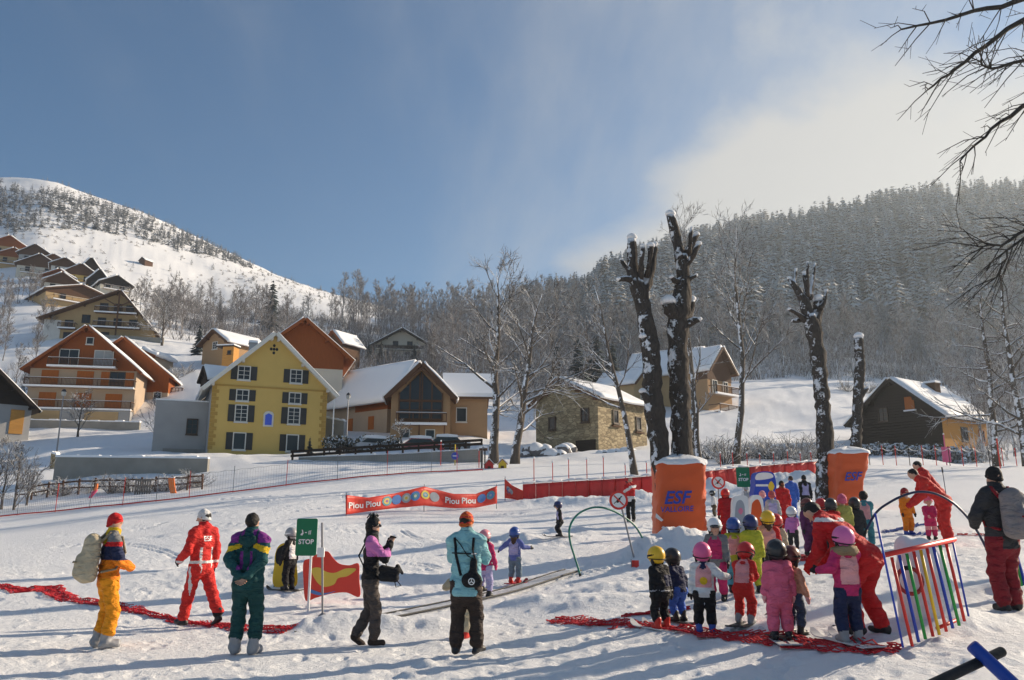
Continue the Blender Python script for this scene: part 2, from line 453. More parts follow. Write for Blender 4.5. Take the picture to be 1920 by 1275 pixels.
# ------------------------------------------------------------------ terrain
# each column: photo column at eye level, then (depth, height) from near to far;
# heights written as ('p', row) are read off the photo row that ground shows at
def _col(px, items):
    out = []
    for Y, h in items:
        out.append((Y, h if not isinstance(h, tuple) else CAMH + Y * slope(h[1])))
    return (px - CXP) / (FPX * (CP + SP * (HOR - CYP) / FPX)), out
P = lambda r: ('p', r)
COLS = [
 _col(-250, [(1, 0), (13, 0), (22, .3), (42, P(985)), (52, P(955)), (62, P(900)), (80, P(860)), (103, P(800)), (150, P(650)), (230, P(550)), (285, P(480)), (520, P(338)), (720, P(330))]),
 _col(0,    [(1, 0), (13, 0), (22, .35), (42, P(974)), (52, P(945)), (62, P(888)), (80, P(850)), (103, P(801)), (150, P(640)), (230, P(543)), (285, P(480)), (520, P(340)), (720, P(380))]),
 _col(200,  [(1, 0), (13, 0), (22, .4), (42, P(951)), (52, P(932)), (62, P(885)), (64.5, P(853)), (80, P(836)), (103, P(800)), (125, P(700)), (150, P(628)), (230, P(580)), (285, P(545)), (520, P(398)), (720, P(440))]),
 _col(330,  [(1, 0), (13, 0), (22, .45), (43, P(938)), (52, P(921)), (62, P(884)), (64.5, P(853)), (76, P(846)), (100, P(800)), (112, P(735)), (150, P(652)), (230, P(612)), (285, P(585)), (520, P(452)), (720, P(490))]),
 _col(450,  [(1, 0), (13, 0), (22, .5), (44, P(924)), (52, P(910)), (62, P(872)), (66, P(851)), (76, P(848)), (100, P(785)), (115, P(715)), (150, P(665)), (230, P(628)), (285, P(598)), (520, P(508)), (720, P(540))]),
 _col(600,  [(1, 0), (13, 0), (22, .55), (36, P(942)), (46, P(906)), (58, P(874)), (62, P(868)), (66, P(849)), (76, P(846)), (100, P(785)), (150, P(718)), (230, P(650)), (285, P(610)), (520, P(565)), (720, P(590))]),
 _col(760,  [(1, 0), (13, 0), (16.5, .15), (23, .65), (36, P(945)), (49, P(888)), (58, P(872)), (63, P(864)), (66, P(843)), (78, P(833)), (100, P(785)), (140, P(740)), (200, P(693)), (300, P(640)), (500, P(600)), (950, P(640))]),
 _col(960,  [(1, 0), (13, 0.05), (16.5, .22), (23.6, .84), (31, 1.35), (36, P(950)), (50, P(880)), (60, P(866)), (75, P(843)), (100, P(800)), (150, P(735)), (250, P(655)), (430, P(585)), (950, P(640))]),
 _col(1200, [(1, 0.02), (8, .1), (10, .2), (16, .48), (20, .8), (31, 1.4), (38, P(942)), (50, P(874)), (62, P(852)), (75, P(841)), (100, P(795)), (150, P(735)), (250, P(650)), (480, P(528)), (950, P(600))]),
 _col(1400, [(1, 0.05), (7, .12), (9, .24), (14, .68), (20, 1.0), (28, 1.35), (36, 1.7), (45, P(898)), (50, P(872)), (62, P(853)), (75, P(835)), (100, P(785)), (128, P(724)), (150, P(716)), (250, P(650)), (520, P(470)), (950, P(560))]),
 _col(1600, [(1, 0.08), (6, .2), (9, .42), (15, .95), (20, 1.25), (29, 1.72), (40, P(906)), (50, P(873)), (62, P(856)), (80, P(838)), (105, P(775)), (130, P(724)), (150, P(719)), (250, P(640)), (540, P(440)), (950, P(530))]),
 _col(1850, [(1, 0.08), (6, .25), (9.4, .5), (13, .85), (18, 1.25), (30, 2.1), (43, P(888)), (50, P(877)), (60, P(868)), (80, P(842)), (110, P(800)), (140, P(750)), (200, P(690)), (560, P(412)), (950, P(500))]),
 _col(2200, [(1, 0.08), (6, .25), (9.4, .5), (13, .9), (18, 1.3), (30, 2.2), (43, P(885)), (60, P(850)), (80, P(830)), (110, P(780)), (140, P(730)), (200, P(670)), (560, P(400)), (950, P(480))]),
]
CA = np.array([c[0] for c in COLS])
_LY = np.linspace(math.log(0.8), math.log(1300), 420)
_prof = []
for a, it in COLS:
    ys = np.log([q[0] for q in it]); zs = [q[1] for q in it]
    z = np.interp(_LY, ys, zs)
    k = np.array([1, 2, 3, 2, 1.0]); k /= k.sum()
    for _ in range(2):
        z = np.convolve(np.pad(z, 2, mode='edge'), k, mode='valid')
    _prof.append(z)
_prof = np.array(_prof)
# smooth between columns (Catmull-like through fine resampling)
_AF = np.linspace(CA[0], CA[-1], 300)
_pf = np.array([np.interp(_AF, CA, _prof[:, j]) for j in range(len(_LY))]).T
kk = np.hanning(15); kk /= kk.sum()
_pf = np.apply_along_axis(lambda q: np.convolve(np.pad(q, 7, mode='edge'), kk, mode='valid'), 0, _pf)
MOUNDS = []                      # (x, y, radius x, radius y, height) heaps of shovelled snow
def base_z(x, y):
    x = np.asarray(x, float); y = np.asarray(y, float)
    th = np.arctan2(x, y)
    tl0, tl1 = math.atan(CA[0]), math.atan(CA[-1])
    tc_ = np.clip(th, tl0, tl1)
    r = np.hypot(x, y)
    behind = np.clip((np.abs(th) - 1.2) / 0.9, 0, 1)
    Y = np.maximum(r * np.cos(tc_), 0.8)
    a = np.tan(tc_)
    ai = np.clip((a - _AF[0]) / (_AF[1] - _AF[0]), 0, len(_AF) - 1.001)
    yi = np.clip((np.log(Y) - _LY[0]) / (_LY[1] - _LY[0]), 0, len(_LY) - 1.001)
    i = ai.astype(int); j = yi.astype(int); fa = ai - i; fy = yi - j
    z = (_pf[i, j] * (1 - fa) + _pf[i + 1, j] * fa) * (1 - fy) + (_pf[i, j + 1] * (1 - fa) + _pf[i + 1, j + 1] * fa) * fy
    return z * (1 - behind * 0.97)
# fine relief of the piste on a raster: lumps, footprints, ski tracks
DX0, DX1, DY0, DY1, DRES = -17.0, 19.0, 2.2, 46.0, 0.035
_nx = int((DX1 - DX0) / DRES); _ny = int((DY1 - DY0) / DRES)
_gx = DX0 + np.arange(_nx) * DRES; _gy = DY0 + np.arange(_ny) * DRES
GX, GY = np.meshgrid(_gx.astype(np.float32), _gy.astype(np.float32), indexing='ij')
det = 0.034 * fbm(GX / 2.6, GY / 2.6, 3)
churn = np.clip(0.55 + 0.6 * fbm(GX / 3.3 + 9, GY / 3.3, 2) - 0.25 * np.clip((GY - 15) / 12, 0, 1), 0.12, 1.1)
det += churn * (0.020 * fbm(GX / 0.62, GY / 0.62, 3) + 0.011 * vnoise(GX / 0.17, GY / 0.17) + 0.009 * vnoise(GX / 0.085, GY / 0.085))
det += 0.02 * np.abs(fbm(GX / 1.1 + 40, GY / 0.8, 3)) * churn
_rf = random.Random(5)
def stamp(cx, cy, ang, la, lb, depth, rim=0.3):
    rad = max(la, lb) * 2.2
    i0 = int((cx - rad - DX0) / DRES); i1 = int((cx + rad - DX0) / DRES) + 1
    j0 = int((cy - rad - DY0) / DRES); j1 = int((cy + rad - DY0) / DRES) + 1
    if i0 < 0 or j0 < 0 or i1 >= _nx or j1 >= _ny: return
    X = GX[i0:i1, j0:j1] - cx; Yy = GY[i0:i1, j0:j1] - cy
    c, s = math.cos(ang), math.sin(ang)
    u = (X * c + Yy * s) / la; v = (-X * s + Yy * c) / lb
    q = u * u + v * v
    det[i0:i1, j0:j1] += -depth * np.exp(-q * q * 0.9) + depth * rim * np.exp(-((np.sqrt(q) - 1.35) / 0.28) ** 2)
for _ in range(2000):
    cy = 3.5 + 17 * _rf.random() ** 1.2; cx = _rf.uniform(-0.85, 0.85) * cy
    stamp(cx, cy, _rf.uniform(0, 3.14), _rf.uniform(.11, .17), _rf.uniform(.05, .075), _rf.uniform(.008, .026))
for _ in range(700):             # kicked-up clods
    cy = 3.5 + 22 * _rf.random() ** 1.1; cx = _rf.uniform(-0.85, 0.85) * cy
    s_ = _rf.uniform(.04, .11)
    stamp(cx, cy, _rf.uniform(0, 3.14), s_, s_ * _rf.uniform(.6, 1), -_rf.uniform(.01, .035), 0.0)
def track(pts, w=0.05, depth=0.03):
    for (x0, y0), (x1, y1) in zip(pts[:-1], pts[1:]):
        L = math.hypot(x1 - x0, y1 - y0); n = max(1, int(L / 0.12)); an = math.atan2(y1 - y0, x1 - x0)
        for k in range(n):
            t = (k + .5) / n
            stamp(x0 + (x1 - x0) * t, y0 + (y1 - y0) * t, an, 0.13, w, depth, 0.25)
for k in range(34):              # ski tracks over the upper slope, most run down to the left
    x0 = _rf.uniform(-14, 12); y0 = _rf.uniform(19, 40); dx = _rf.uniform(-9, 9); dy = _rf.uniform(-4, 3)
    bend = _rf.uniform(-2, 2)
    for off in (0, 0.22):
        track([(x0 + dx * t + off * .4, y0 + dy * t + bend * math.sin(t * 3.1) + off) for t in np.linspace(0, 1, 9)], 0.055, 0.03)
MOUNDS += [
 (pt(1255, 1030, 19.4).x, 19.4, 1.0, .75, .42), (pt(1215, 1040, 18.6).x, 18.6, .7, .5, .28), (pt(1300, 1040, 18.8).x, 18.8, .7, .5, .25),
 (pt(600, 1165, 12.4).x, 12.4, 0.55, .3, .17), (pt(640, 1160, 12.7).x, 12.7, 0.4, .3, .14), (pt(735, 1150, 12.5).x, 12.6, .6, .28, .10),
 (pt(800, 1140, 12.6).x, 12.6, .7, .3, .12), (pt(1000, 1110, 14.3).x, 14.3, .8, .3, .13), (pt(1120, 1110, 13.8).x, 13.8, 1.0, .5, .16), (pt(1150, 1090, 15).x, 15, .9, .5, .15),
 (pt(1790, 1140, 9.6).x, 9.6, .5, .3, .13), (pt(1760, 1150, 9.3).x, 9.3, .4, .25, .10), (pt(1880, 1085, 11).x, 11, .5, .3, .12),
 (pt(1100, 985, 26).x, 26, 2.2, 1.0, .2), (pt(960, 1000, 24).x, 24, 2.5, 1.2, .22), (pt(620, 1080, 17).x, 17.5, 2.6, 1.2, .25), (pt(420, 1050, 18).x, 19, 2.4, 1.1, .15),
 (pt(1585, 960, 28.2).x, 28.2, 1.1, .7, .3), (pt(1400, 1000, 17).x, 20, 1.6, 1.0, .1),
 (pt(1100, 940, 37).x, 36.6, 3.4, .7, .35), (pt(1210, 930, 37).x, 38, 2.0, .7, .4), (pt(1340, 905, 40).x, 41, 2.0, .8, .55), (pt(1460, 890, 42).x, 42.5, 1.6, .8, .5), (pt(1510, 890, 43).x, 43, 1.2, .7, .5)]
for mx_, my_, ra, rb, hh in MOUNDS:
    q = ((GX - mx_) / ra) ** 2 + ((GY - my_) / rb) ** 2
    det += hh * np.exp(-q) * (1 + 0.35 * fbm(GX / 0.5 + 3, GY / 0.5, 3))
_edge = np.clip((GX - DX0) / 2, 0, 1) * np.clip((DX1 - GX) / 2, 0, 1) * np.clip((GY - DY0) / .6, 0, 1) * np.clip((DY1 - GY) / 4, 0, 1)
det *= _edge
def detail_z(x, y):
    xi = np.clip((np.asarray(x, float) - DX0) / DRES, 0, _nx - 1.001); yi = np.clip((np.asarray(y, float) - DY0) / DRES, 0, _ny - 1.001)
    i = xi.astype(int); j = yi.astype(int); fx = xi - i; fy = yi - j
    return (det[i, j] * (1 - fx) + det[i + 1, j] * fx) * (1 - fy) + (det[i, j + 1] * (1 - fx) + det[i + 1, j + 1] * fx) * fy
def far_z(x, y):
    r = np.hypot(x, y)
    wf = np.clip((r - 42) / 30, 0, 1)
    wm = np.clip((r - 130) / 250, 0, 1)
    return wf * (0.35 * fbm(x / 9, y / 9, 4) + .06 * fbm(x / 1.7, y / 1.7, 3)) + wm * (np.where(x < 0, 3.2, 6.5) * fbm(x / 110 + 3, y / 110, 5, .5))
def zg(x, y):
    return float(base_z(x, y) + detail_z(x, y) + far_z(x, y))
def ground(px, py, y0=3.0, y1=700.0):
    """first point of the terrain seen through photo pixel (px, py)"""
    Y = y0
    while Y < y1:
        p = pt(px, py, Y)
        if p.z <= float(base_z(p.x, p.y)):
            lo, hi = Y / 1.01, Y
            for _ in range(18):
                m_ = (lo + hi) / 2; q = pt(px, py, m_)
                if q.z <= float(base_z(q.x, q.y)): hi = m_
                else: lo = m_
            p = pt(px, py, hi); p.z = zg(p.x, p.y)
            return p
        Y *= 1.01
    return pt(px, py, y1)
def on_ground(px, Y, row=900):
    p = pt(px, row, Y); p.z = zg(p.x, p.y); return p

def make_terrain():
    th_in = np.arange(-0.72, 0.7201, 0.0017)
    th = np.concatenate([np.linspace(-math.pi, -0.74, 90), th_in, np.linspace(0.74, math.pi, 90)[:-1]])
    rr = np.concatenate([np.array([0.05, 0.5, 1.2, 2.0, 2.6]), np.exp(np.arange(math.log(3.0), math.log(50), 0.0065)), np.exp(np.arange(math.log(50.5), math.log(820), 0.02))])
    TH, RR = np.meshgrid(th, rr, indexing='ij')
    X = RR * np.sin(TH); Y = RR * np.cos(TH)
    Z = base_z(X, Y) + detail_z(X, Y) + far_z(X, Y)
    nt, nr = TH.shape
    V = np.stack([X, Y, Z], -1).reshape(-1, 3)
    i = np.arange(nt)[:, None]; j = np.arange(nr - 1)[None, :]
    i2 = (i + 1) % nt
    F = np.stack([i * nr + j, i * nr + j + 1, i2 * nr + j + 1, i2 * nr + j], -1).reshape(-1, 4)
    # faces seen from above: order so that normals point up
    F = F[:, ::-1]
    me = np_mesh('snow_ground', V, F, SNOW)
    n = me.polygons[len(me.polygons) // 2].normal
    if n.z < 0: me.flip_normals()
    o = link('snow_ground', me)
    o['kind'] = 'structure'
    return o
make_terrain()
print('terrain', round(time.time() - T0, 1))
# ------------------------------------------------------------------ trees
BARK_FAR = bark_mat('frosted_bark_far', (0.17, 0.15, 0.14), 0.9, scale=1.2, top=0.6, frost=(0.68, 0.68, 0.69), rough_bump=0.2)
BARK_MID = bark_mat('frosted_bark', (0.10, 0.085, 0.072), 0.75, scale=2.0, top=1.0, rough_bump=0.5)
BARK_OLD = bark_mat('old_bark', (0.075, 0.065, 0.057), 0.75, wind=(-0.7, -0.6, 0.3), scale=3.2, top=0.75, rough_bump=1.6, dirw=0.36, thr=0.10)
BARK_BARE = bark_mat('bare_bark', (0.05, 0.045, 0.04), 0.0, scale=4, top=0.15, rough_bump=0.3)
def grow(rng, H, r0, n1=16, start=.25, ang=(30, 60), l1=.36, n2=6, n3=4, wig=.03, lean=(0, 0), minr=.018, upt=.25, trunk=None, top=1.0):
    """(trunk MB, branches MB) of a leafless tree standing at the origin"""
    tm, cm = MB(), MB()
    if trunk is None:
        n = 9; pts = []
        x = y = 0.0
        for i in range(n + 1):
            t = i / n
            pts.append(Vector((lean[0] * H * t ** 1.3 + x, lean[1] * H * t ** 1.3 + y, H * t)))
            x += rng.uniform(-wig, wig) * H * .35; y += rng.uniform(-wig, wig) * H * .35
        rad = [max(minr, r0 * (1.25 if i == 0 else 1) * (1 - i / n) ** .8 + minr * .5) for i in range(n + 1)]
    else: pts, rad = trunk
    tm.tube(pts, rad, 7)
    def path(p, d, L, segs, w_):
        q = [p.copy()]; d = d.normalized()
        for i in range(segs):
            d = (d + Vector((rng.uniform(-w_, w_), rng.uniform(-w_, w_), rng.uniform(-w_, w_) + upt * .3))).normalized()
            q.append(q[-1] + d * L / segs)
        return q
    def sample(q, t):
        f = t * (len(q) - 1); i = min(int(f), len(q) - 2); f -= i
        return q[i].lerp(q[i + 1], f), (q[i + 1] - q[i]).normalized()
    def side_dir(d, a):
        o = d.orthogonal().normalized(); o = Quaternion(d, rng.uniform(0, 6.283)) @ o
        return (d * math.cos(a) + o * math.sin(a)).normalized()
    for k in range(n1):
        t = start + (1 - start) * ((k + rng.random()) / n1) ** .85
        t = min(t, .99)
        p, d = sample(pts, t)
        L = H * l1 * (1.15 - .75 * (t - start) / (1 - start)) * rng.uniform(.7, 1.15)
        f = t * (len(rad) - 1); i = min(int(f), len(rad) - 2)
        rb = (rad[i] + (rad[i + 1] - rad[i]) * (f - i)) * .5
        q = path(p, side_dir(d, R(rng.uniform(*ang))), L, 4, .22)
        cm.tube(q, [max(minr, rb * (1 - .8 * j / 4)) for j in range(5)], 4, caps=False)
        for k2 in range(n2):
            t2 = rng.uniform(.25, 1); p2, d2 = sample(q, t2)
            L2 = L * rng.uniform(.3, .55) * (1.2 - .5 * t2)
            q2 = path(p2, side_dir(d2, R(rng.uniform(25, 55))), L2, 3, .25)
            cm.tube(q2, [max(minr, rb * .4), max(minr, rb * .28), minr, minr * .7], 3, caps=False)
            for k3 in range(n3):
                p3, d3 = sample(q2, rng.uniform(.2, 1))
                q3 = path(p3, side_dir(d3, R(rng.uniform(20, 55))), L2 * rng.uniform(.3, .6), 2, .25)
                cm.tube(q3, [minr * .9, minr * .75, minr * .5], 3, caps=False)
    return tm, cm
def as_mesh(mb, name, mat):
    me = bpy.data.meshes.new(name); me.from_pydata(mb.v, [], mb.f); me.materials.append(mat)
    me.polygons.foreach_set('use_smooth', [True] * len(mb.f)); me.update(); return me
def put_tree(tm, cm, label, loc, rz, sc, name='bare_tree', group=None):
    t = thing(name, label, 'tree', loc, rz, group); t.scale = sc if hasattr(sc, '__len__') else (sc,) * 3
    link('trunk', tm, t); link('crown', cm, t)
    return t
_rt = random.Random(21)
WOODV = []
for k in range(7):
    a_, b_ = grow(random.Random(100 + k), 15.0, .17, 24, .2, (18, 45), .30, 7, 6, minr=.032, upt=.5)
    WOODV.append((as_mesh(a_, 'wood_trunk', BARK_FAR), as_mesh(b_, 'wood_crown', BARK_FAR)))
BUSHV = []
for k in range(3):
    mb = MB(); rb_ = random.Random(300 + k)
    tm = MB()
    for j in range(34):
        a = rb_.uniform(0, 6.28); e = rb_.uniform(.25, 1.1); L = rb_.uniform(.6, 1.3)
        d = Vector((math.cos(a) * math.cos(e), math.sin(a) * math.cos(e), math.sin(e)))
        p0 = Vector((math.cos(a) * .1, math.sin(a) * .1, -.1)); p1 = p0 + d * L * .5 + Vector((0, 0, .08)); p2 = p1 + d * L * .5 + Vector((rb_.uniform(-.2, .2), rb_.uniform(-.2, .2), .05))
        mb.tube([p0, p1, p2], [.022, .016, .009], 3, caps=False)
        for q in range(5):
            s0 = p1.lerp(p2, rb_.random()); mb.tube([s0, s0 + Vector((rb_.uniform(-.3, .3), rb_.uniform(-.3, .3), rb_.uniform(0, .3)))], [.011, .006], 3, caps=False)
    BUSHV.append(as_mesh(mb, 'twigs', BARK_MID))
# wood of bare trees on the slope behind the houses: (photo column range, depth range, how many)
n_w = 0
WG = 'bare trees of the hillside wood'
def wood_patch(px0, px1, y0, y1, n, label, group, sc=(.75, 1.15)):
    for k in range(n):
        f = (k + .5 + _rt.uniform(-.6, .6)) / n
        Y = math.exp(_rt.uniform(math.log(y0), math.log(y1))); px = px0 + (px1 - px0) * f
        p = on_ground(px, Y, 650); p.z -= .4
        v = _rt.choice(WOODV)
        put_tree(v[0], v[1], label, p, _rt.uniform(0, 6.28), _rt.uniform(*sc), group=group)
wood_patch(640, 1110, 205, 300, 74, 'tall grey leafless tree in the dense wood on the slope above the houses', 'bare trees of the wood above the houses', (.8, 1.3))
wood_patch(800, 1110, 112, 200, 40, 'frosted leafless tree on the slope between the dark balconied chalet and the stone barn', 'bare trees above the stone barn', (.6, .95))
wood_patch(285, 640, 165, 290, 44, 'grey frosted leafless tree on the slope behind the yellow house', 'bare trees behind the yellow house', (.45, .85))
wood_patch(1110, 1400, 150, 230, 40, 'frosted leafless tree at the foot of the forested hill', 'bare trees at the foot of the forested hill', (.7, 1.05))
wood_patch(1400, 1960, 148, 215, 58, 'grey frosted leafless tree behind the open snow slope', 'bare trees behind the snow slope', (.6, 1.05))
wood_patch(1770, 1960, 66, 130, 16, 'leafless tree beside the dark timber chalet', 'bare trees beside the timber chalet', (.5, .8))
wood_patch(200, 330, 152, 215, 14, 'small grey leafless tree on the slope beside the hillside village', 'small trees beside the hillside village', (.35, .6))
wood_patch(-40, 75, 150, 215, 14, 'thin grey tree among the houses of the hillside village', 'trees among the hillside village', (.35, .6))
wood_patch(-40, 90, 108, 150, 8, 'thin leafless tree on the slope beside the big hillside chalet', 'thin trees by the hillside chalet', (.35, .55))
# conifers
FROST = bark_mat('frosted_needles', (0.19, 0.185, 0.175), 1.3, wind=(0.5, -0.5, 0.4), scale=0.16, top=0.5, frost=(0.60, 0.595, 0.58), rough_bump=0.0)
FROSTM = bark_mat('mountain_needles', (0.17, 0.18, 0.19), 0.7, scale=0.8, top=0.35, frost=(0.5, 0.5, 0.52), rough_bump=0.0)
FROSTD = bark_mat('dark_needles', (0.055, 0.07, 0.07), 0.35, scale=0.8, top=0.30, frost=(0.62, 0.64, 0.67), rough_bump=0.0)
def conifer(seed, H=1.0, Rb=.2, nw=14, nb=7, droop=.7):
    r_ = random.Random(seed); V = []; F = []
    for k in range(4):
        a = k * math.pi / 2; V.append((.012 * math.cos(a), .012 * math.sin(a), -.03))
    V.append((0, 0, .95)); F += [(0, 1, 4), (1, 2, 4), (2, 3, 4), (3, 0, 4)]
    for i in range(nw):
        t = (i + r_.uniform(-.3, .3)) / nw; z = .08 + .9 * t
        rad = Rb * (1 - t) ** .75 + .012
        for j in range(nb):
            a = 6.283 * (j + r_.uniform(-.35, .35) + .5 * (i % 2)) / nb
            L = rad * r_.uniform(.5, 1.35); w_ = L * r_.uniform(.16, .32)
            ca, sa = math.cos(a), math.sin(a); b = len(V)
            dz = -droop * L * r_.uniform(.7, 1.2)
            V += [(0, 0, z + .012), (ca * L * .55 - sa * w_, sa * L * .55 + ca * w_, z + dz * .75), (ca * L, sa * L, z + dz * .85), (ca * L * .55 + sa * w_, sa * L * .55 - ca * w_, z + dz * .75 - .004)]
            F += [(b, b + 2, b + 1), (b, b + 3, b + 2)]
    return np.array(V) * H, np.array(F)
CONV = [conifer(k, 1.0, .13 + .025 * (k % 4), 17, 8, .75) for k in range(8)]
CONS = [conifer(40 + k, 1.0, .2, 6, 5, .8) for k in range(4)]
def tile(name, protos, places, mat, label=None, cat=None):
    Vs, Fs = [], []; n = 0
    for (x, y, z, h, rz, wd) in places:
        v, f = protos[_rt.randrange(len(protos))]
        c, s = math.cos(rz), math.sin(rz)
        Vs.append(np.stack([(v[:, 0] * c - v[:, 1] * s) * h * wd + x, (v[:, 0] * s + v[:, 1] * c) * h * wd + y, v[:, 2] * h + z], -1)); Fs.append(f + n); n += len(v)
    o = link(name, np_mesh(name, np.concatenate(Vs), np.concatenate(Fs), mat, False))
    o['kind'] = 'stuff'
    if label: o['label'] = label; o['category'] = cat
    return o
def scatter(px0, px1, y0, y1, n, hrange, test=None, row=550, wd=(.8, 1.7)):
    out = []
    tries = 0
    while len(out) < n and tries < n * 20:
        tries += 1
        Y = math.sqrt(_rt.uniform(y0 * y0, y1 * y1)); px = _rt.uniform(px0, px1)
        q = pt(px, row, Y)
        if test and not test(px, Y, q.x, q.y): continue
        out.append((q.x, q.y, Y))
    X = np.array([o[0] for o in out]); Yy = np.array([o[1] for o in out])
    Z = base_z(X, Yy) + far_z(X, Yy) - .3
    return [(X[i], Yy[i], Z[i], _rt.uniform(*hrange), _rt.uniform(0, 6.28), _rt.uniform(*wd)) for i in range(len(out))]
pl = scatter(1120, 2080, 205, 560, 3500, (6, 22), lambda px, Y, x, y: not (1790 < px < 1890 and 420 < Y < 560))
pl += scatter(960, 1140, 260, 470, 300, (9, 16))
tile('hill_forest', CONV, pl, FROST, 'frosted conifer forest covering the hill behind the snow slope', 'forest')
# sparse dark trees on the open mountain: in drifts
def drift(px, Y, x, y):
    f = fbm(np.array(x / 50.0 + 4), np.array(y / 40.0), 3)
    yc = 342 + px * .17
    return Y < 430 and abs(Y - yc) < 48 * (1 - px / 640) * (1 + .8 * f) and f > -.45
pm = scatter(-60, 470, 300, 515, 800, (3, 6.5), drift, wd=(1.0, 1.7)) + scatter(-60, 640, 270, 470, 160, (2, 4.5), wd=(1.0, 1.6))
ps_ = scatter(-60, 680, 225, 470, 1300, (.8, 2.0), lambda px, Y, x, y: fbm(np.array(x / 40.0), np.array(y / 40.0 + 7), 3) > -.1, wd=(1.6, 2.6))
tile('mountain_trees', CONS, pm, FROSTM, 'dark scattered conifers in drifts on the open snowy mountain', 'forest')
tile('mountain_scrub', [conifer(90 + k, 1.0, .3, 3, 5, .5) for k in range(3)], ps_, BARK_FAR, 'low grey scrub dotted over the snowy mountain slope', 'scrub')
# undergrowth of the woods: thin frosted stems and twigs, far too many to count
def brush(seed):
    r_ = random.Random(seed); V = []; F = []
    for k in range(26):
        a = r_.uniform(0, 6.28); d = r_.uniform(.0, .3); x, y = d * math.cos(a), d * math.sin(a)
        dx, dy = r_.uniform(-.3, .3), r_.uniform(-.3, .3); h_ = r_.uniform(.45, 1.0); w_ = r_.uniform(.006, .012); b = len(V); c, s_ = math.cos(a * 3), math.sin(a * 3)
        V += [(x - w_ * c, y - w_ * s_, -.05), (x + w_ * c, y + w_ * s_, -.05), (x + dx * .6 + w_ * .6 * c, y + dy * .6, h_ * .6), (x + dx * .6 - w_ * .6 * c, y + dy * .6, h_ * .6), (x + dx * 1.2, y + dy * 1.2, h_)]
        F += [(b, b + 1, b + 2), (b, b + 2, b + 3), (b + 3, b + 2, b + 4)]
    return np.array(V), np.array(F)
BRV = [brush(k) for k in range(5)]
pb = scatter(640, 1120, 128, 300, 1300, (2.5, 6.5)) + scatter(1110, 1400, 142, 260, 700, (2.5, 6.5)) + scatter(1400, 1990, 150, 240, 1300, (2.5, 6)) + scatter(285, 640, 160, 290, 700, (2, 5)) + scatter(1780, 1990, 62, 140, 160, (1.5, 4)) + scatter(-60, 290, 108, 215, 260, (.8, 2.2))
tile('undergrowth', BRV, pb, BARK_FAR, 'frosted grey undergrowth of thin stems filling the woods', 'undergrowth')
# single spruces near the houses
_sp = conifer(77, 1.0, .22, 22, 10, .55)
SPR = np_mesh('spruce', _sp[0], _sp[1], FROSTD, False)
def spruce(px, py, Y, h, label, group=None):
    p = on_ground(px, Y, py)
    t = thing('spruce_tree', label, 'tree', p, _rt.uniform(0, 6), group); t.scale = (h, h, h)
    link('crown', SPR, t)
    MB().tube([(0, 0, -.06), (0, 0, .9)], [.02, .004], 6).build('trunk', BARK_MID, t)
for px, Y, h in ((690, 185, 5.5), (714, 183, 6.5), (776, 185, 6)): spruce(px, 690, Y, h, 'snowy spruce standing in front of the dark balconied chalet', 'spruces before the dark balconied chalet')
spruce(508, 600, 215, 17, 'tall pale spruce rising behind the yellow house'); spruce(375, 620, 140, 6, 'small dark spruce beside the brown roofed house on the hillside')
spruce(378, 735, 98, 5.0, 'small spruce beside the dark hut behind the yellow house'); spruce(580, 850, 68.5, 1.6, 'tiny snowy spruce at the foot of the yellow house wall')
for px, Y, h in ((1085, 118, 11), (1120, 122, 12), (1150, 125, 10), (1045, 124, 10)): spruce(px, 720, Y, h, 'dark snow-dusted spruce above the stone barn', 'spruces above the stone barn')
# named single trees
def single(label, px, py, Y, toppy, seed, r0, **k):
    p = on_ground(px, Y, py); H = pt(px, toppy, Y).z - p.z
    a_, b_ = grow(random.Random(seed), H, r0, **k)
    p.z -= .2
    t = put_tree(as_mesh(a_, 'trunk', BARK_MID), as_mesh(b_, 'crown', BARK_MID), label, p, 0, 1.0)
    return t, H
single('big spreading leafless tree beside the beige gabled house', 925, 850, 60, 505, 5, .36, n1=22, start=.2, ang=(35, 70), l1=.36, n2=8, n3=6, minr=.016, upt=.2)
single('leaning leafless tree with snow-laden low boughs left of the stone barn', 965, 855, 58, 545, 11, .32, n1=22, start=.18, ang=(40, 80), l1=.46, n2=8, n3=6, minr=.016, upt=.05, lean=(.16, 0))
single('slender tree with leaning snowy trunk in front of the stone barn', 1190, 885, 46, 530, 16, .2, n1=16, start=.35, ang=(35, 65), l1=.28, n2=7, n3=5, minr=.012, lean=(-.16, 0))
single('tall slender leafless tree with a bent trunk behind the red padded fence', 1378, 850, 52, 425, 23, .24, n1=22, start=.28, ang=(25, 60), l1=.30, n2=7, n3=5, minr=.012, lean=(.05, 0), wig=.05)
single('broken stubby trunk between the twin pollards and the tall slender tree', 1308, 860, 42, 690, 27, .2, n1=5, start=.5, ang=(25, 60), l1=.22, n2=3, n3=3, minr=.014)
single('fine-twigged leafless tree behind the twin pollards', 1300, 850, 58, 415, 29, .2, n1=24, start=.25, ang=(22, 50), l1=.3, n2=7, n3=5, minr=.011)
single('wide leafless tree with level snowy branches right of the timber chalet', 1868, 860, 50, 505, 33, .22, n1=26, start=.15, ang=(60, 95), l1=.34, n2=7, n3=4, minr=.013, upt=.1)
single('second leafless tree with level branches beyond the timber chalet', 1925, 860, 48, 470, 35, .24, n1=24, start=.15, ang=(50, 90), l1=.34, n2=7, n3=4, minr=.013, upt=.1)
single('small spreading leafless tree before the orange balconied chalet', 148, 800, 88, 735, 41, .12, n1=18, start=.15, ang=(35, 65), l1=.5, n2=7, n3=4, minr=.014)
single('rounded leafless tree at the right end of the big hillside chalet', 306, 625, 148, 560, 43, .22, n1=22, start=.15, ang=(40, 75), l1=.5, n2=8, n3=5, minr=.025)
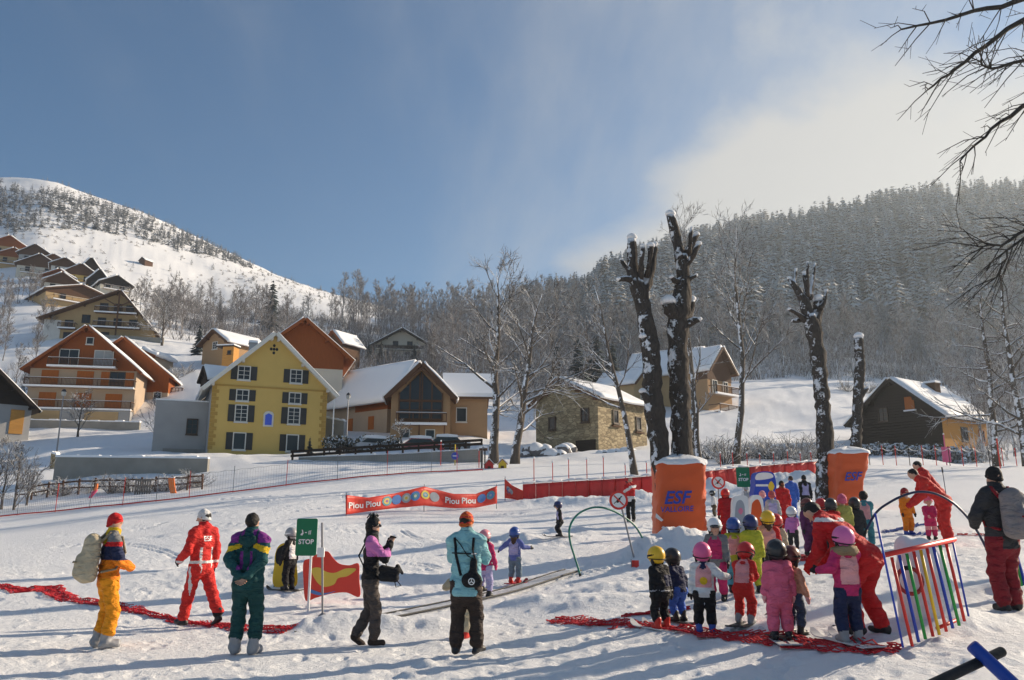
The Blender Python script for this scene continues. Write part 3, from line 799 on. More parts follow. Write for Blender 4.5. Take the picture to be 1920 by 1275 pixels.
single('small snowy leafless tree in front of the beige gabled house', 752, 830, 71, 788, 47, .08, n1=16, start=.25, ang=(45, 80), l1=.55, n2=6, n3=4, minr=.014)
single('thin leafless tree beside the grey annex of the yellow house', 290, 845, 76, 742, 49, .08, n1=16, start=.2, ang=(30, 60), l1=.42, n2=6, n3=4, minr=.012)
for i, (px, Y, py) in enumerate(((5, 47, 935), (28, 46, 935), (-20, 45, 940), (52, 49, 930))):
    single('brown leafless shrub by the wooden rail fence', px, py, Y, 835 + 12 * i, 60 + i, .07, n1=20, start=.06, ang=(20, 55), l1=.6, n2=6, n3=4, minr=.011)['group' if False else 0]['group'] = 'brown shrubs by the rail fence'
def bush(px, py, Y, s, label, group):
    p = on_ground(px, Y, py); o = link('shrub', _rt.choice(BUSHV), None, p, (0, 0, _rt.uniform(0, 6)), s)
    tag(o, label, 'shrub', group)
for px in range(70, 380, 22): bush(px + _rt.uniform(-8, 8), 925, 53 + _rt.uniform(-.6, 1.5), _rt.uniform(.6, 1.1), 'low twiggy shrub along the wooden rail fence', 'shrubs along the rail fence')
for px in range(1330, 1540, 13): bush(px, 850, 54 + _rt.uniform(-2, 6), _rt.uniform(.8, 1.7), 'thin brown shrub behind the red padded fence', 'shrubs behind the padded fence')
for px, py, Y in ((300, 690, 118), (318, 700, 116), (335, 690, 120), (262, 720, 112), (350, 680, 122), (285, 668, 128), (240, 655, 130), (1660, 735, 126), (1625, 735, 127), (1590, 735, 126)): bush(px, py, Y, _rt.uniform(1.2, 2), 'bare shrub on the open snow slope', 'bare shrubs on the snow slopes')

# pollarded old trunks, cut limbs and snow on the stubs
def pollard(label, Y, chains, base_row, seed):
    """chains: list of [(px, row, radius px, depth offset m), ...]"""
    rg = random.Random(seed)
    p0 = pt(chains[0][0][0], chains[0][0][1], Y)
    root = thing('pollard_tree', label, 'tree', p0)
    for ci, ch in enumerate(chains):
        pts = []; rad = []
        for i, (px, py, rp, *dz) in enumerate(ch):
            q = pt(px, py, Y + (dz[0] if dz else 0)) - p0; pts.append(q); rad.append(rp / ppm(py, Y))
        # resample with bark irregularity
        fp, fr_ = [], []
        for i in range(len(pts) - 1):
            m = max(2, int((pts[i + 1] - pts[i]).length / .16))
            for k in range(m):
                t = k / m; fp.append(pts[i].lerp(pts[i + 1], t) + Vector((rg.uniform(-.012, .012), rg.uniform(-.012, .012), 0))); fr_.append((rad[i] * (1 - t) + rad[i + 1] * t) * rg.uniform(.88, 1.12))
        fp.append(pts[-1]); fr_.append(rad[-1])
        MB().tube(fp, fr_, 14 if rad[0] > .08 else 8, wob=.10, rng=rg).build('trunk' if ci == 0 else 'limb', BARK_OLD, root, True)
        if ci or len(chains) == 1:
            r_ = rad[-1] * 1.15
            c = pts[-1]
            mbs = MB().lathe([(r_ * .5, -.03), (r_ * 1.05, 0), (r_ * 1.1, r_ * .35), (r_ * .8, r_ * .8), (r_ * .35, r_ * 1.05)], 10)
            o = mbs.build('snow_cap', SNOW, root, True); o.location = c
    return root
pollard('pollarded trunk with forked snowy stubs, the lower of the twin trunks in orange padding', 20.6,
 [[(1252, 1040, 17), (1246, 930, 16), (1240, 869, 17), (1231, 800, 18.5), (1225, 744, 18.5), (1220, 661, 16.5), (1211, 599, 14.5), (1200, 549, 15), (1190, 522, 12)],
  [(1196, 540, 13), (1186, 505, 11.5), (1185, 478, 9), (1185, 447, 8)], [(1202, 550, 13), (1214, 530, 9, .2), (1220, 507, 8, .3), (1225, 480, 7, .3), (1228, 458, 4.5, .3)],
  [(1188, 525, 7), (1174, 522, 5.5, -.2), (1160, 524, 4, -.3)], [(1186, 512, 6), (1172, 498, 4.5, .2), (1165, 487, 3, .2)], [(1200, 530, 6), (1203, 492, 5, -.3), (1205, 462, 4, -.4)], [(1212, 520, 5), (1218, 490, 4, -.3), (1220, 462, 6.5, -.4)],
  [(1225, 770, 9), (1213, 745, 8, -.15), (1205, 735, 6, -.2)], [(1215, 640, 8), (1205, 632, 6, -.2)]], 1040, 1)
pollard('tallest pollarded trunk with splintered stubs, the higher of the twin trunks in orange padding', 20.9,
 [[(1282, 1030, 18), (1280, 930, 18), (1279, 861, 18.5), (1277, 800, 18), (1275, 744, 18), (1270, 661, 19), (1272, 599, 21), (1279, 560, 16), (1281, 520, 13.5), (1278, 478, 12)],
  [(1278, 488, 12), (1270, 455, 10), (1263, 428, 9), (1257, 403, 8)], [(1280, 500, 11), (1291, 474, 9, .2), (1299, 455, 7, .2), (1306, 440, 5, .2)], [(1290, 480, 6), (1294, 455, 4, -.3), (1297, 428, 2.5, -.3)], [(1285, 500, 6), (1300, 478, 5, -.3), (1310, 458, 5, -.3)],
  [(1272, 600, 15), (1258, 580, 14, -.2), (1253, 568, 12, -.25)], [(1280, 605, 12), (1292, 585, 9, .2), (1297, 562, 7, .2)], [(1285, 610, 9), (1303, 600, 6, -.2), (1312, 599, 4, -.3)], [(1281, 535, 7), (1294, 522, 5, 0), (1305, 516, 3, 0)], [(1278, 530, 7), (1264, 526, 5, -.2), (1259, 520, 4, -.3)]], 1030, 2)
pollard('pollarded trunk with thin upright spikes beside the far orange padding', 30.2,
 [[(1547, 965, 17), (1547, 880, 15.5), (1547, 820, 14.5), (1541, 744, 13.5), (1533, 661, 13.5), (1525, 619, 15), (1517, 590, 11)],
  [(1518, 600, 11), (1508, 565, 8.5), (1492, 540, 5.5), (1480, 522, 3.5)], [(1510, 570, 6), (1513, 540, 5, .3), (1508, 512, 3.5, .3)], [(1513, 560, 5), (1514, 520, 3, -.4), (1514, 492, 2, -.5)], [(1518, 560, 5), (1524, 525, 3.5, .5), (1528, 495, 2, .6)], [(1490, 540, 4), (1490, 520, 3, .4), (1492, 505, 2.5, .5)],
  [(1526, 615, 12), (1533, 585, 9.5, .2), (1535, 562, 8.5, .2)], [(1537, 580, 5), (1545, 568, 4, 0), (1549, 545, 3, 0)], [(1510, 600, 6), (1498, 590, 4, -.3), (1480, 580, 3, -.5)], [(1500, 600, 5), (1488, 602, 3.5, .3)]], 965, 3)
pollard('short broken trunk with a snow cap left of the timber chalet', 40,
 [[(1604, 868, 10), (1605, 830, 9.5), (1609, 744, 9.5), (1613, 682, 9), (1610, 650, 8)], [(1611, 660, 8), (1610, 632, 7.5)], [(1610, 750, 6), (1620, 733, 5), (1627, 728, 3)]], 868, 4)
# tree just outside the frame on the right: its branches hang into the picture, others throw bars of shade
def hang_tree():
    rg = random.Random(9)
    base = Vector((14.3, 15.5, zg(14.3, 15.5) - .2))
    root = thing('overhanging_tree', 'leafless tree whose dark bare branches hang against the bright sky', 'tree', base)
    H = 15
    a_, b_ = grow(rg, H, .3, n1=16, start=.45, ang=(35, 75), l1=.26, n2=6, n3=4, minr=.010, upt=.05)
    link('trunk', as_mesh(a_, 'trunk', BARK_BARE), root); link('crown', as_mesh(b_, 'crown', BARK_BARE), root)
    def P3(px, py, Y): return pt(px, py, Y) - base
    cm = MB()
    def bough(pp, r0):
        pts = [P3(*q) for q in pp]
        fp = []
        for i in range(len(pts) - 1):
            for k in range(4): fp.append(pts[i].lerp(pts[i + 1], k / 4) + Vector([rg.uniform(-.03, .03) for _ in range(3)]))
        fp.append(pts[-1])
        n = len(fp)
        cm.tube(fp, [max(.008, r0 * (1 - .85 * i / n)) for i in range(n)], 5, caps=False)
        for i in range(2, n):
            for _ in range(2):
                d = (fp[i] - fp[i - 1]).normalized()
                o = Quaternion(d, rg.uniform(0, 6.28)) @ d.orthogonal().normalized()
                dd = (d * .8 + o * .6 + Vector((0, 0, .1))).normalized(); L = rg.uniform(.35, 1.0)
                q = [fp[i], fp[i] + dd * L * .5, fp[i] + (dd + Vector((-.15, 0, -.25))) * L]
                cm.tube(q, [.012, .009, .005], 4, caps=False)
                for _ in range(2):
                    s0 = q[1].lerp(q[2], rg.random()); cm.tube([s0, s0 + (dd + Vector([rg.uniform(-.7, .7) for _ in range(3)])) * .25], [.006, .004], 3, caps=False)
    top = (2230, -80, 15.4)
    bough([top, (2050, -60, 14.5), (1900, 5, 14), (1800, 30, 13.6), (1690, 55, 13.2)], .09)
    bough([(2120, -70, 15), (1960, 10, 14.6), (1870, 70, 14.2), (1790, 130, 14), (1740, 168, 13.8)], .08)
    bough([(2230, 20, 15.4), (2050, 110, 15), (1930, 190, 14.6), (1860, 245, 14.3), (1800, 302, 14)], .08)
    bough([(2230, 60, 15.4), (2020, 70, 14), (1920, 110, 13.6), (1860, 130, 13.2), (1830, 112, 13)], .06)
    bough([(2230, 330, 15.4), (2050, 400, 14.6), (1930, 425, 14.2), (1880, 460, 14), (1835, 462, 13.8)], .06)
    bough([(2050, 400, 14.6), (1930, 440, 14.2), (1890, 470, 14), (1868, 520, 13.9)], .04)
    link('boughs', as_mesh(cm, 'boughs', BARK_BARE), root)
hang_tree()
for i, (x, y, h) in enumerate(((19, 13.2, 14), (22.5, 11.2, 15), (17.5, 9.6, 13), (26, 14.6, 15), (24, 8.6, 13))):   # bare trees off to the right that throw the bars of shade
    a_, b_ = grow(random.Random(70 + i), h, .24, n1=14, start=.3, ang=(25, 55), l1=.3, n2=5, n3=3, minr=.012)
    put_tree(as_mesh(a_, 'trunk', BARK_BARE), as_mesh(b_, 'crown', BARK_BARE), 'leafless tree standing right of the piste, throwing bars of shade over the snow', (x, y, zg(x, y) - .2), 0, 1, group='trees right of the piste')
print('trees', round(time.time() - T0, 1))
# ------------------------------------------------------------------ buildings (local frame: front wall in plane y=0 facing -y, x to the right)
ORANGEWOOD = wood('orange_wood', (0.26, 0.072, 0.016), 2, 7)
REDWOOD = wood('red_orange_wood', (0.25, 0.07, 0.018), 2, 7)
BROWNWOOD = wood('brown_wood', (0.11, 0.055, 0.03), 0, 6)
DARKWOOD = wood('dark_log_wood', (0.030, 0.021, 0.016), 0, 3.6, 1.0)
OCHREWOOD = wood('ochre_boards', (0.55, 0.27, 0.07), 0, 4, .8)
DOORWOOD = wood('door_wood', (0.40, 0.12, 0.025), 2, 9)
PLASTER = lambda n, c, v=.10: simple('plaster_' + n, c, .9, bump=.25, bscale=14, var=v, vscale=.9, spec=.1)
YELLOW = PLASTER('yellow', (0.60, 0.415, 0.13), .08); YELLOWD = PLASTER('ochre_trim', (0.43, 0.27, 0.075)); GREYP = PLASTER('grey', (0.36, 0.35, 0.34), .14)
CREAM = PLASTER('cream', (0.44, 0.34, 0.25)); BEIGE = PLASTER('beige', (0.40, 0.25, 0.135)); TAN = PLASTER('tan', (0.44, 0.31, 0.165)); PALE = PLASTER('pale', (0.60, 0.55, 0.46)); WHITEP = PLASTER('white', (0.62, 0.60, 0.56))
CONC = simple('concrete', (0.27, 0.255, 0.225), .9, bump=.4, bscale=9, var=.3, vscale=.8)
SHUT = wood('shutter_grey', (0.045, 0.05, 0.052), 0, 10, .7); FRAMEW = simple('window_frame_white', (0.62, 0.60, 0.54), .6); FRAMEB = simple('window_frame_brown', (0.07, 0.045, 0.03), .6); TRIMW = simple('white_barge_board', (0.66, 0.63, 0.56), .7, bump=.2)
BARNST = stone_mat('barn_stone', (0.30, 0.23, 0.13), (0.60, 0.48, 0.29), 1.9)
def fbox(mb, face, u0, u1, o0, o1, z0, z1, W=(0, 0), mi=0):
    """box on a wall: u along the wall, o outwards; W = (half width, depth) of the house"""
    if face == 'f': return mb.box(u0, u1, -o1, -o0, z0, z1, mi)
    if face == 'r': return mb.box(W[0] + o0, W[0] + o1, u0, u1, z0, z1, mi)
    return mb.box(-W[0] - o1, -W[0] - o0, u0, u1, z0, z1, mi)
def window(root, x, z, w, h, face='f', W=(0, 0), frame=FRAMEW, shut=None, mul=(1, 2), sill=True, oy=0.0, fw=.09, glass=GLASS, shw=None):
    f = MB()
    for a, b, c, d in ((x - w / 2 - fw, x - w / 2, z - h / 2 - fw, z + h / 2 + fw), (x + w / 2, x + w / 2 + fw, z - h / 2 - fw, z + h / 2 + fw), (x - w / 2, x + w / 2, z + h / 2, z + h / 2 + fw), (x - w / 2, x + w / 2, z - h / 2 - fw, z - h / 2)):
        fbox(f, face, a, b, oy - .02, oy + .10, c, d, W)
    for k in range(1, mul[0] + 1):
        u = x - w / 2 + w * k / (mul[0] + 1); fbox(f, face, u - .025, u + .025, oy, oy + .07, z - h / 2, z + h / 2, W)
    for k in range(1, mul[1] + 1):
        q = z - h / 2 + h * k / (mul[1] + 1); fbox(f, face, x - w / 2, x + w / 2, oy, oy + .066, q - .018, q + .018, W)
    fo = f.build('window', frame, root)
    fbox(MB(), face, x - w / 2, x + w / 2, oy - .02, oy + .035, z - h / 2, z + h / 2, W).build('pane', glass, fo)
    if sill: fbox(MB(), face, x - w / 2 - fw - .05, x + w / 2 + fw + .05, oy, oy + .19, z - h / 2 - fw - .10, z - h / 2 - fw - .003, W).build('sill', frame, fo)
    if shut:
        sw_ = shw or w * .5
        for sg in (-1, 1):
            a = x + sg * (w / 2 + fw + .02); b = a + sg * sw_
            s_ = MB(); fbox(s_, face, min(a, b), max(a, b), oy, oy + .07, z - h / 2 - .06, z + h / 2 + .06, W)
            fbox(s_, face, min(a, b) + .05, max(a, b) - .05, oy + .07, oy + .095, z - h * .33 - .04, z - h * .33 + .04, W); fbox(s_, face, min(a, b) + .05, max(a, b) - .05, oy + .07, oy + .095, z + h * .33 - .04, z + h * .33 + .04, W)
            s_.build('shutter', shut, root)
    return fo
def panel(root, name, x, z, w, h, mat, face='f', W=(0, 0), oy=0.0, t=.06):
    return fbox(MB(), face, x - w / 2, x + w / 2, oy - .02, oy + t, z - h / 2, z + h / 2, W).build(name, mat, root)
def gable(root, w, d, he, ha, wall, roof=None, ovf=.7, ovs=.8, t=.22, snow=.32, xo=0.0, yo=0.0, zb=-2.5, gab=None, gz=None, ax=0.0, barge=None, snowmat=None, under=None, eaves=None, beams=True):
    """gabled volume: width w, depth d, eaves he, ridge ha; ax shifts the ridge; gab/gz: cladding above height gz"""
    roof = roof or BROWNWOOD
    hl, hr = eaves or (he, he)
    poly = [(xo - w / 2, zb), (xo + w / 2, zb), (xo + w / 2, hr), (xo + ax, ha), (xo - w / 2, hl)]
    MB().prism(poly, yo, yo + d).build('wall', wall, root)
    if gab is not None:
        def zt(x):
            return hl + (ha - hl) * (x + w / 2) / (ax + w / 2) if x < ax else hr + (ha - hr) * (w / 2 - x) / (w / 2 - ax)
        top = [(xo + w / 2 + .03, gz), (xo + w / 2 + .03, max(gz + .01, hr - .02)), (xo + ax, ha - .02), (xo - w / 2 - .03, max(gz + .01, hl - .02)), (xo - w / 2 - .03, gz)]
        MB().prism([top[4], top[0], top[1], top[2], top[3]], yo - .06, yo + d * .55).build('cladding', gab, root)
    ro = None
    for sg in (-1, 1):
        ex = xo + sg * w / 2; ez = hr if sg > 0 else hl
        dv = Vector((ex - xo - ax, ez - ha)); L = dv.length; dv /= L
        nv = Vector((-dv.y, dv.x)) if sg < 0 else Vector((dv.y, -dv.x))
        if nv.y < 0: nv = -nv
        a = Vector((xo + ax, ha)) ; e = Vector((ex, ez)) + dv * ovs
        q = [a, a + nv * t, e + nv * t, e]
        if sg > 0: q = [q[3], q[2], q[1], q[0]]
        qs = [(v.x, v.y) for v in q]
        ro_ = MB().prism(qs if sg < 0 else qs, yo - ovf, yo + d + ovf)
        ob = ro_.build('roof', roof, root)
        # boards along the verge
        bb = MB(); q2 = [a - nv * .10, a + nv * (t + .02), e + nv * (t + .02), e - nv * .10]
        if sg > 0: q2 = q2[::-1]
        bb.prism([(v.x, v.y) for v in q2], yo - ovf - .05, yo - ovf - .004); bb.build('barge_board', barge or roof, ob)
        if snow > 0:
            rg = random.Random(int(abs(w * 100) + sg))
            ph = rg.uniform(0, 9)
            def fn(u, v, a=a, e=e, nv=nv, ph=ph):
                p = a.lerp(e + (e - a).normalized() * .05, u) 
                hgt = t + snow * (1.0 if 0.02 < u < .97 and .01 < v < .99 else .55) * (1 + .16 * math.sin(u * 7 + ph + v * 5) + .12 * math.sin(v * 17 + ph)) 
                if u == 0: hgt = t + snow * .9
                y = yo - ovf + .03 + (d + 2 * ovf - .06) * v
                p = p + nv * hgt
                return (p.x, y, p.y)
            m = MB().sheet(fn, 12, 14, thick=(-nv.x * snow * .9, 0, -nv.y * snow * .9)).build('snow', snowmat or ROOFSNOW, ob, True)
        if beams:
            for k in range(3):
                c = a.lerp(e, (.05, .45, .86)[k])
                MB().box(c.x - .11, c.x + .11, yo - ovf + .05, yo + .02, c.y - .30, c.y - .04).build('purlin', roof, root)
def balcony(root, x0, x1, z, dep, y=0.0, slab=CREAM, rail=BROWNWOOD, h=1.0, snow=True, bal=True):
    s_ = MB().box(x0, x1, y - dep, y - .003, z - .18, z).build('balcony', slab, root)
    r_ = MB(); r_.box(x0, x1, y - dep - .03, y - dep + .05, z + h - .09, z + h); r_.box(x0, x1, y - dep, y - dep + .04, z + .1, z + .17)
    if bal:
        n = int((x1 - x0) / .16)
        for k in range(n + 1):
            u = x0 + (x1 - x0) * k / n; r_.box(u - .02, u + .02, y - dep + .005, y - dep + .035, z + .17, z + h - .09)
    for u in (x0, x1 - .07): r_.box(u, u + .07, y - dep, y - .01, z + h - .09, z + h); 
    for k in range(4):
        u = x0 + (x1 - x0 - .09) * k / 3; r_.box(u, u + .09, y - dep - .01, y - dep + .06, z, z + h - .09)
    r_.build('railing', rail, s_)
    if snow:
        MB().box(x0 + .02, x1 - .02, y - dep - .01, y - dep + .03, z + h + .002, z + h + .05).build('snow', ROOFSNOW, s_)
        MB().box(x0 - .03, x1 + .03, y - dep - .07, y - dep + .3, z - .2, z + .03).build('snow', ROOFSNOW, s_)
    return s_
def chimney(root, x, y, z, w=.6, h=1.1, mat=None):
    c = MB().box(x - w / 2, x + w / 2, y - w / 2, y + w / 2, z - 1.2, z + h); c.box(x - w / 2 - .08, x + w / 2 + .08, y - w / 2 - .08, y + w / 2 + .08, z + h + .003, z + h + .12)
    o = c.build('chimney', mat or GREYP, root); MB().box(x - w / 2 - .06, x + w / 2 + .06, y - w / 2 - .06, y + w / 2 + .06, z + h + .123, z + h + .35).build('snow', ROOFSNOW, o)
def house(label, px, py, Y, rz, name='chalet', cat='house', group=None):
    p = pt(px, py, Y); return thing(name, label, cat, p, R(rz), group)

# --- orange balconied chalet on the left
h = house('orange timber chalet with three snow-edged balconies and closed orange shutters', 146, 800, 103, 12)
gable(h, 12.8, 11, 7.6, 13.0, CREAM, REDWOOD, 1.1, 1.0, gab=ORANGEWOOD, gz=7.45, snow=.22)
gable(h, 12.6, 8, 7.9, 13.0, CREAM, REDWOOD, .9, .9, xo=2.9, yo=6.2, gab=ORANGEWOOD, gz=5.6, snow=.22, beams=False)
MB().box(-6.5, 6.5, -1.7, -.003, -2.5, 1.95).build('garage_front', GREYP, h)
for x in (-3.8, 3.1): panel(h, 'garage_door', x, .6, 4.0, 2.4, TAN, oy=1.7)
balcony(h, -6.5, 6.5, 2.2, 1.75); balcony(h, -6.5, 6.5, 5.1, 1.4); balcony(h, -4.1, 4.0, 7.75, 1.3)
for x in (-4.0, 0.2, 3.9): panel(h, 'shutter', x, 3.3, 2.0, 2.1, DOORWOOD, oy=.02)
for x in (-4.0, 0.2): panel(h, 'shutter', x, 6.2, 2.0, 2.1, DOORWOOD, oy=.02)
window(h, 4.1, 6.2, 1.7, 2.0, mul=(1, 0), frame=FRAMEB); panel(h, 'shutter', 2.6, 6.2, 1.0, 2.1, DOORWOOD, oy=.02); panel(h, 'shutter', 5.6, 6.2, 1.0, 2.1, DOORWOOD, oy=.02)
window(h, -2.0, 9.0, 2.2, 2.0, mul=(1, 0), oy=.07); window(h, 2.2, 9.0, 2.2, 2.0, mul=(1, 0), oy=.07, glass=simple('curtained_glass', (.35, .36, .36), .2)); window(h, 0.3, 11.3, .75, .8, mul=(0, 0), oy=.07)
window(h, 7.9, 4.9, .9, 1.3, mul=(0, 0), oy=-6.13); panel(h, 'shutter', 7.9, 1.6, 1.1, 1.4, DOORWOOD, oy=-6.15); balcony(h, 9.3, 10.8, 5.6, 1.2, y=9)
# --- yellow house
h = house('yellow four-storey house with dark shutters and white roof edges', 501, 853, 73, 24, 'yellow_house')
gable(h, 10.2, 9.5, 6.3, 11.1, YELLOW, TRIMW, .75, 1.15, gab=None, snow=.12, barge=TRIMW)
MB().box(-5.13, -5.003, -.0, 9.5, -2.5, 6.2).build('side_wall', GREYP, h)
MB().box(-5.14, 5.14, -.06, -.003, 6.05, 6.2).build('string_course', YELLOWD, h)
for x in (-2.5, 2.15):
    window(h, x, 7.35, .95, 1.15, shut=SHUT, mul=(1, 2), shw=.55); window(h, x, 5.3, .95, .9, shut=SHUT, mul=(1, 1), shw=.55)
    window(h, x, 3.65, .95, 1.4, shut=SHUT, mul=(1, 3), shw=.55); window(h, x, 1.15, .95, 1.4, shut=SHUT, mul=(0, 0), shw=.55)
qm = {}
for sg in (-1, 1):
    for k in range(17):
        wq = .62 if k % 2 else .40
        key = (sg, k % 2)
        if key not in qm:
            b_ = MB().box(min(0, -sg * wq), max(0, -sg * wq), -.05, .0, .02, .32); o = b_.build('quoin', YELLOWD, h); qm[key] = o.data
        else: o = link('quoin', qm[key], h)
        o.location = (sg * 5.13, -.003, .35 + k * .335)
n_ = MB().prism([(-.55, 2.55), (.35, 2.55), (.35, 3.7), (.2, 3.9), (-.1, 3.98), (-.4, 3.9), (-.55, 3.7)], -.08, -.003).build('niche', FRAMEW, h)
MB().prism([(-.4, 2.7), (.2, 2.7), (.2, 3.6), (-.1, 3.78), (-.4, 3.6)], -.10, -.082).build('niche_panel', simple('blue_niche', (0.06, 0.12, 0.62), .5), n_)
c_ = MB()
for dx, dz in ((0, 0), (0, .3), (0, -.32), (-.26, 0), (.26, 0)): c_.lathe([(.13, -.02), (.13, .03)], 8, c=(0, 0, 0)); 
vs = MB()
for dx, dz in ((0, .02), (0, .36), (0, -.33), (-.26, .02), (.26, .02)): vs.prism([(dx + .13 * math.cos(a), 9.75 + dz + .15 * math.sin(a)) for a in [k * math.pi / 4 for k in range(8)]], -.03, -.004)
vs.build('cross_vent', BLACK, h)
an = MB().box(-9.6, -5.14, 3.2, 8.5, -2.5, 4.9); an.build('annex', GREYP, h)
MB().box(-9.65, -5.14, 3.15, 8.55, 4.903, 5.02).build('annex_roof', ROOFSNOW, h); window(h, -6.4, 2.6, .8, 1.25, mul=(1, 2), frame=FRAMEB, oy=-3.2); MB().box(-8.7, -5.14, 3.06, 3.197, -2.5, .55).build('annex_base', CONC, h)
MB().tube([(5.75, -.3, -1), (5.75, -.3, 5.4)], .06, 6).build('downpipe', WHITE, h)
chimney(h, -1.2, 7, 10.6, .7, .9)
# --- orange gable behind it
h = house('orange-red timber gable with wide dark eaves rising behind the yellow house', 560, 800, 88, 18)
gable(h, 9, 9, 8.2, 11.9, PALE, REDWOOD, 1.3, 1.3, gab=REDWOOD, gz=6.6, snow=.18); balcony(h, 4.4, 6.1, 2.6, 1.2, rail=REDWOOD, y=1.5)
# --- beige chalet with a glazed gable, and its timber neighbour
h = house('beige chalet with a tall glazed brown gable over a balcony', 787, 838, 80, 6)
gable(h, 5.9, 8, 5.2, 8.2, BEIGE, BROWNWOOD, 1.2, .8, snow=.3)
MB().box(2.953, 6.9, 2.4, 8.9, -2.5, 5.35).build('wing_wall', BEIGE, h)
def slab(nm, mat, par, t0, t1, x0=2.2, x1=7.5):
    m = MB()
    for (ya, za, yb, zb_) in ((1.7, 5.15, 5.65, 7.9), (9.6, 5.15, 5.65, 7.9)):
        m.add([(x0, ya, za + t0), (x1, ya, za + t0), (x1, yb, zb_ + t0), (x0, yb, zb_ + t0), (x0, ya, za + t1), (x1, ya, za + t1), (x1, yb, zb_ + t1), (x0, yb, zb_ + t1)], [(0, 3, 2, 1), (4, 5, 6, 7), (0, 1, 5, 4), (1, 2, 6, 5), (2, 3, 7, 6), (3, 0, 4, 7)])
    return m.build(nm, mat, par)
wr_ = slab('wing_roof', BROWNWOOD, h, 0, .22); slab('snow', ROOFSNOW, wr_, .224, .62, 2.25, 7.45)
gz_ = MB().prism([(-2.1, 2.7), (2.1, 2.7), (2.1, 5.4), (0, 7.6), (-2.1, 5.4)], -.04, -.003).build('glazing', GLASS, h)
fr = MB()
for x in (-2.15, -1.1, -.12, .12, 1.1, 2.15): fr.box(x - .07, x + .07, -.16, -.043, 2.7, 5.4 + max(0, 2.15 - abs(x)) * 1.02)
for z in (2.7, 4.6): fr.box(-2.2, 2.2, -.18, -.044, z - .1, z + .12)
fr.box(-2.2, 2.2, -.17, -.045, 3.62, 3.72)
fr.build('glazing_bars', BROWNWOOD, h)
for sg in (-1, 1): MB().beam((0, -1.1, 7.75), (sg * 3.2, -1.1, 4.85), .18, .25).build('rafter', BROWNWOOD, h)
balcony(h, -2.4, 2.6, 2.3, 1.1, rail=BROWNWOOD, slab=BROWNWOOD, bal=False)
for x in (-.1, 2.4): MB().beam((x, 0, 1.0), (x, -1.0, 2.1), .14).build('bracket', BROWNWOOD, h)
for x in (-1.5, 1.0): window(h, x, 1.3, .8, .75, mul=(0, 0), sill=False)
window(h, 4.2, 3.55, .95, 1.35, mul=(0, 0), oy=-2.4); panel(h, 'door', 4.2, .1, 1.0, 2.4, GREYP, oy=-2.4); window(h, 4.2, .2, 1.1, 2.0, mul=(0, 0), oy=-2.4, sill=False, glass=GREYP)
si = MB().box(5.7, 6.9, -2.4 + 4.7, -2.4 + 4.795, .85, 1.15).build('name_board', BROWNWOOD, h)
h = house('long orange timber chalet with a big snowy roof beside the glazed beige chalet', 768, 835, 86, 50)
gable(h, 6.6, 9.5, 5.0, 8.9, CREAM, REDWOOD, 1.0, 1.2, gab=ORANGEWOOD, gz=3.6, snow=.3, xo=0)
for x in (-1.6, 1.6): panel(h, 'shutter', x, 2.4, .9, 1.3, DOORWOOD, oy=0)
window(h, 0, 5.6, .9, 1.0, oy=.06)
for u in (2.5, 6): panel(h, 'shutter', u, 2.3, .9, 1.4, DOORWOOD, 'l', (3.3, 9), .0)
# --- dark balconied chalet up the slope
h = house('dark chalet with white gable and three rows of balconies up the wooded slope', 752, 700, 200, 8)
gable(h, 13.5, 10, 7.3, 11.2, PALE, DARKWOOD, 2.0, 1.9, snow=.3)
for i, z in enumerate((.2, 3.0, 5.8)):
    balcony(h, -6.6 if i else -5, 6.6 if i else 5, z + .2, 1.5, rail=DARKWOOD, slab=PALE if i else DARKWOOD, snow=i == 1)
    MB().box(-6.5, 6.5, -1.46, -1.43, z + .35, z + 1.05).build('railing_boards', DARKWOOD, h)
    for x in ((-4, -1.4, 1.4, 4) if i < 2 else (-1.6, 2.0)): window(h, x, z + 1.45, 1.2, 2.0, mul=(1, 0), frame=FRAMEB, sill=False)
MB().box(6.0, 7.6, -1.2, 3, -1, 7.5).build('side_cladding', DARKWOOD, h)
MB().box(-6.2, 6.2, -.12, -.02, -2.4, .0).build('base_cladding', DARKWOOD, h)
# --- stone barn
h = house('old stone barn with snowy roof and two small windows', 1062, 845, 74, -41, 'stone_barn', 'barn')
gable(h, 7.2, 8.2, 4.6, 6.6, BARNST, BROWNWOOD, .5, .6, snow=.28, ax=-.6)
window(h, -1.6, 2.6, .65, 1.0, frame=FRAMEB, mul=(0, 0), fw=.12); window(h, 2.2, 3.1, .7, 1.05, frame=FRAMEB, mul=(1, 1), fw=.12)
panel(h, 'barn_door', 2.2, -.1, 2.2, 1.9, DARKWOOD, oy=.0)
for z_, u_ in ((3.1, 2.8), (2.8, 6.7)): window(h, u_, z_, .7, 1.1, 'r', (3.6, 8.2), frame=FRAMEB, mul=(0, 0)); MB().box(3.6, 3.85, u_ - .7, u_ + .7, z_ - .95, z_ - .82).build('ledge', BROWNWOOD, h)
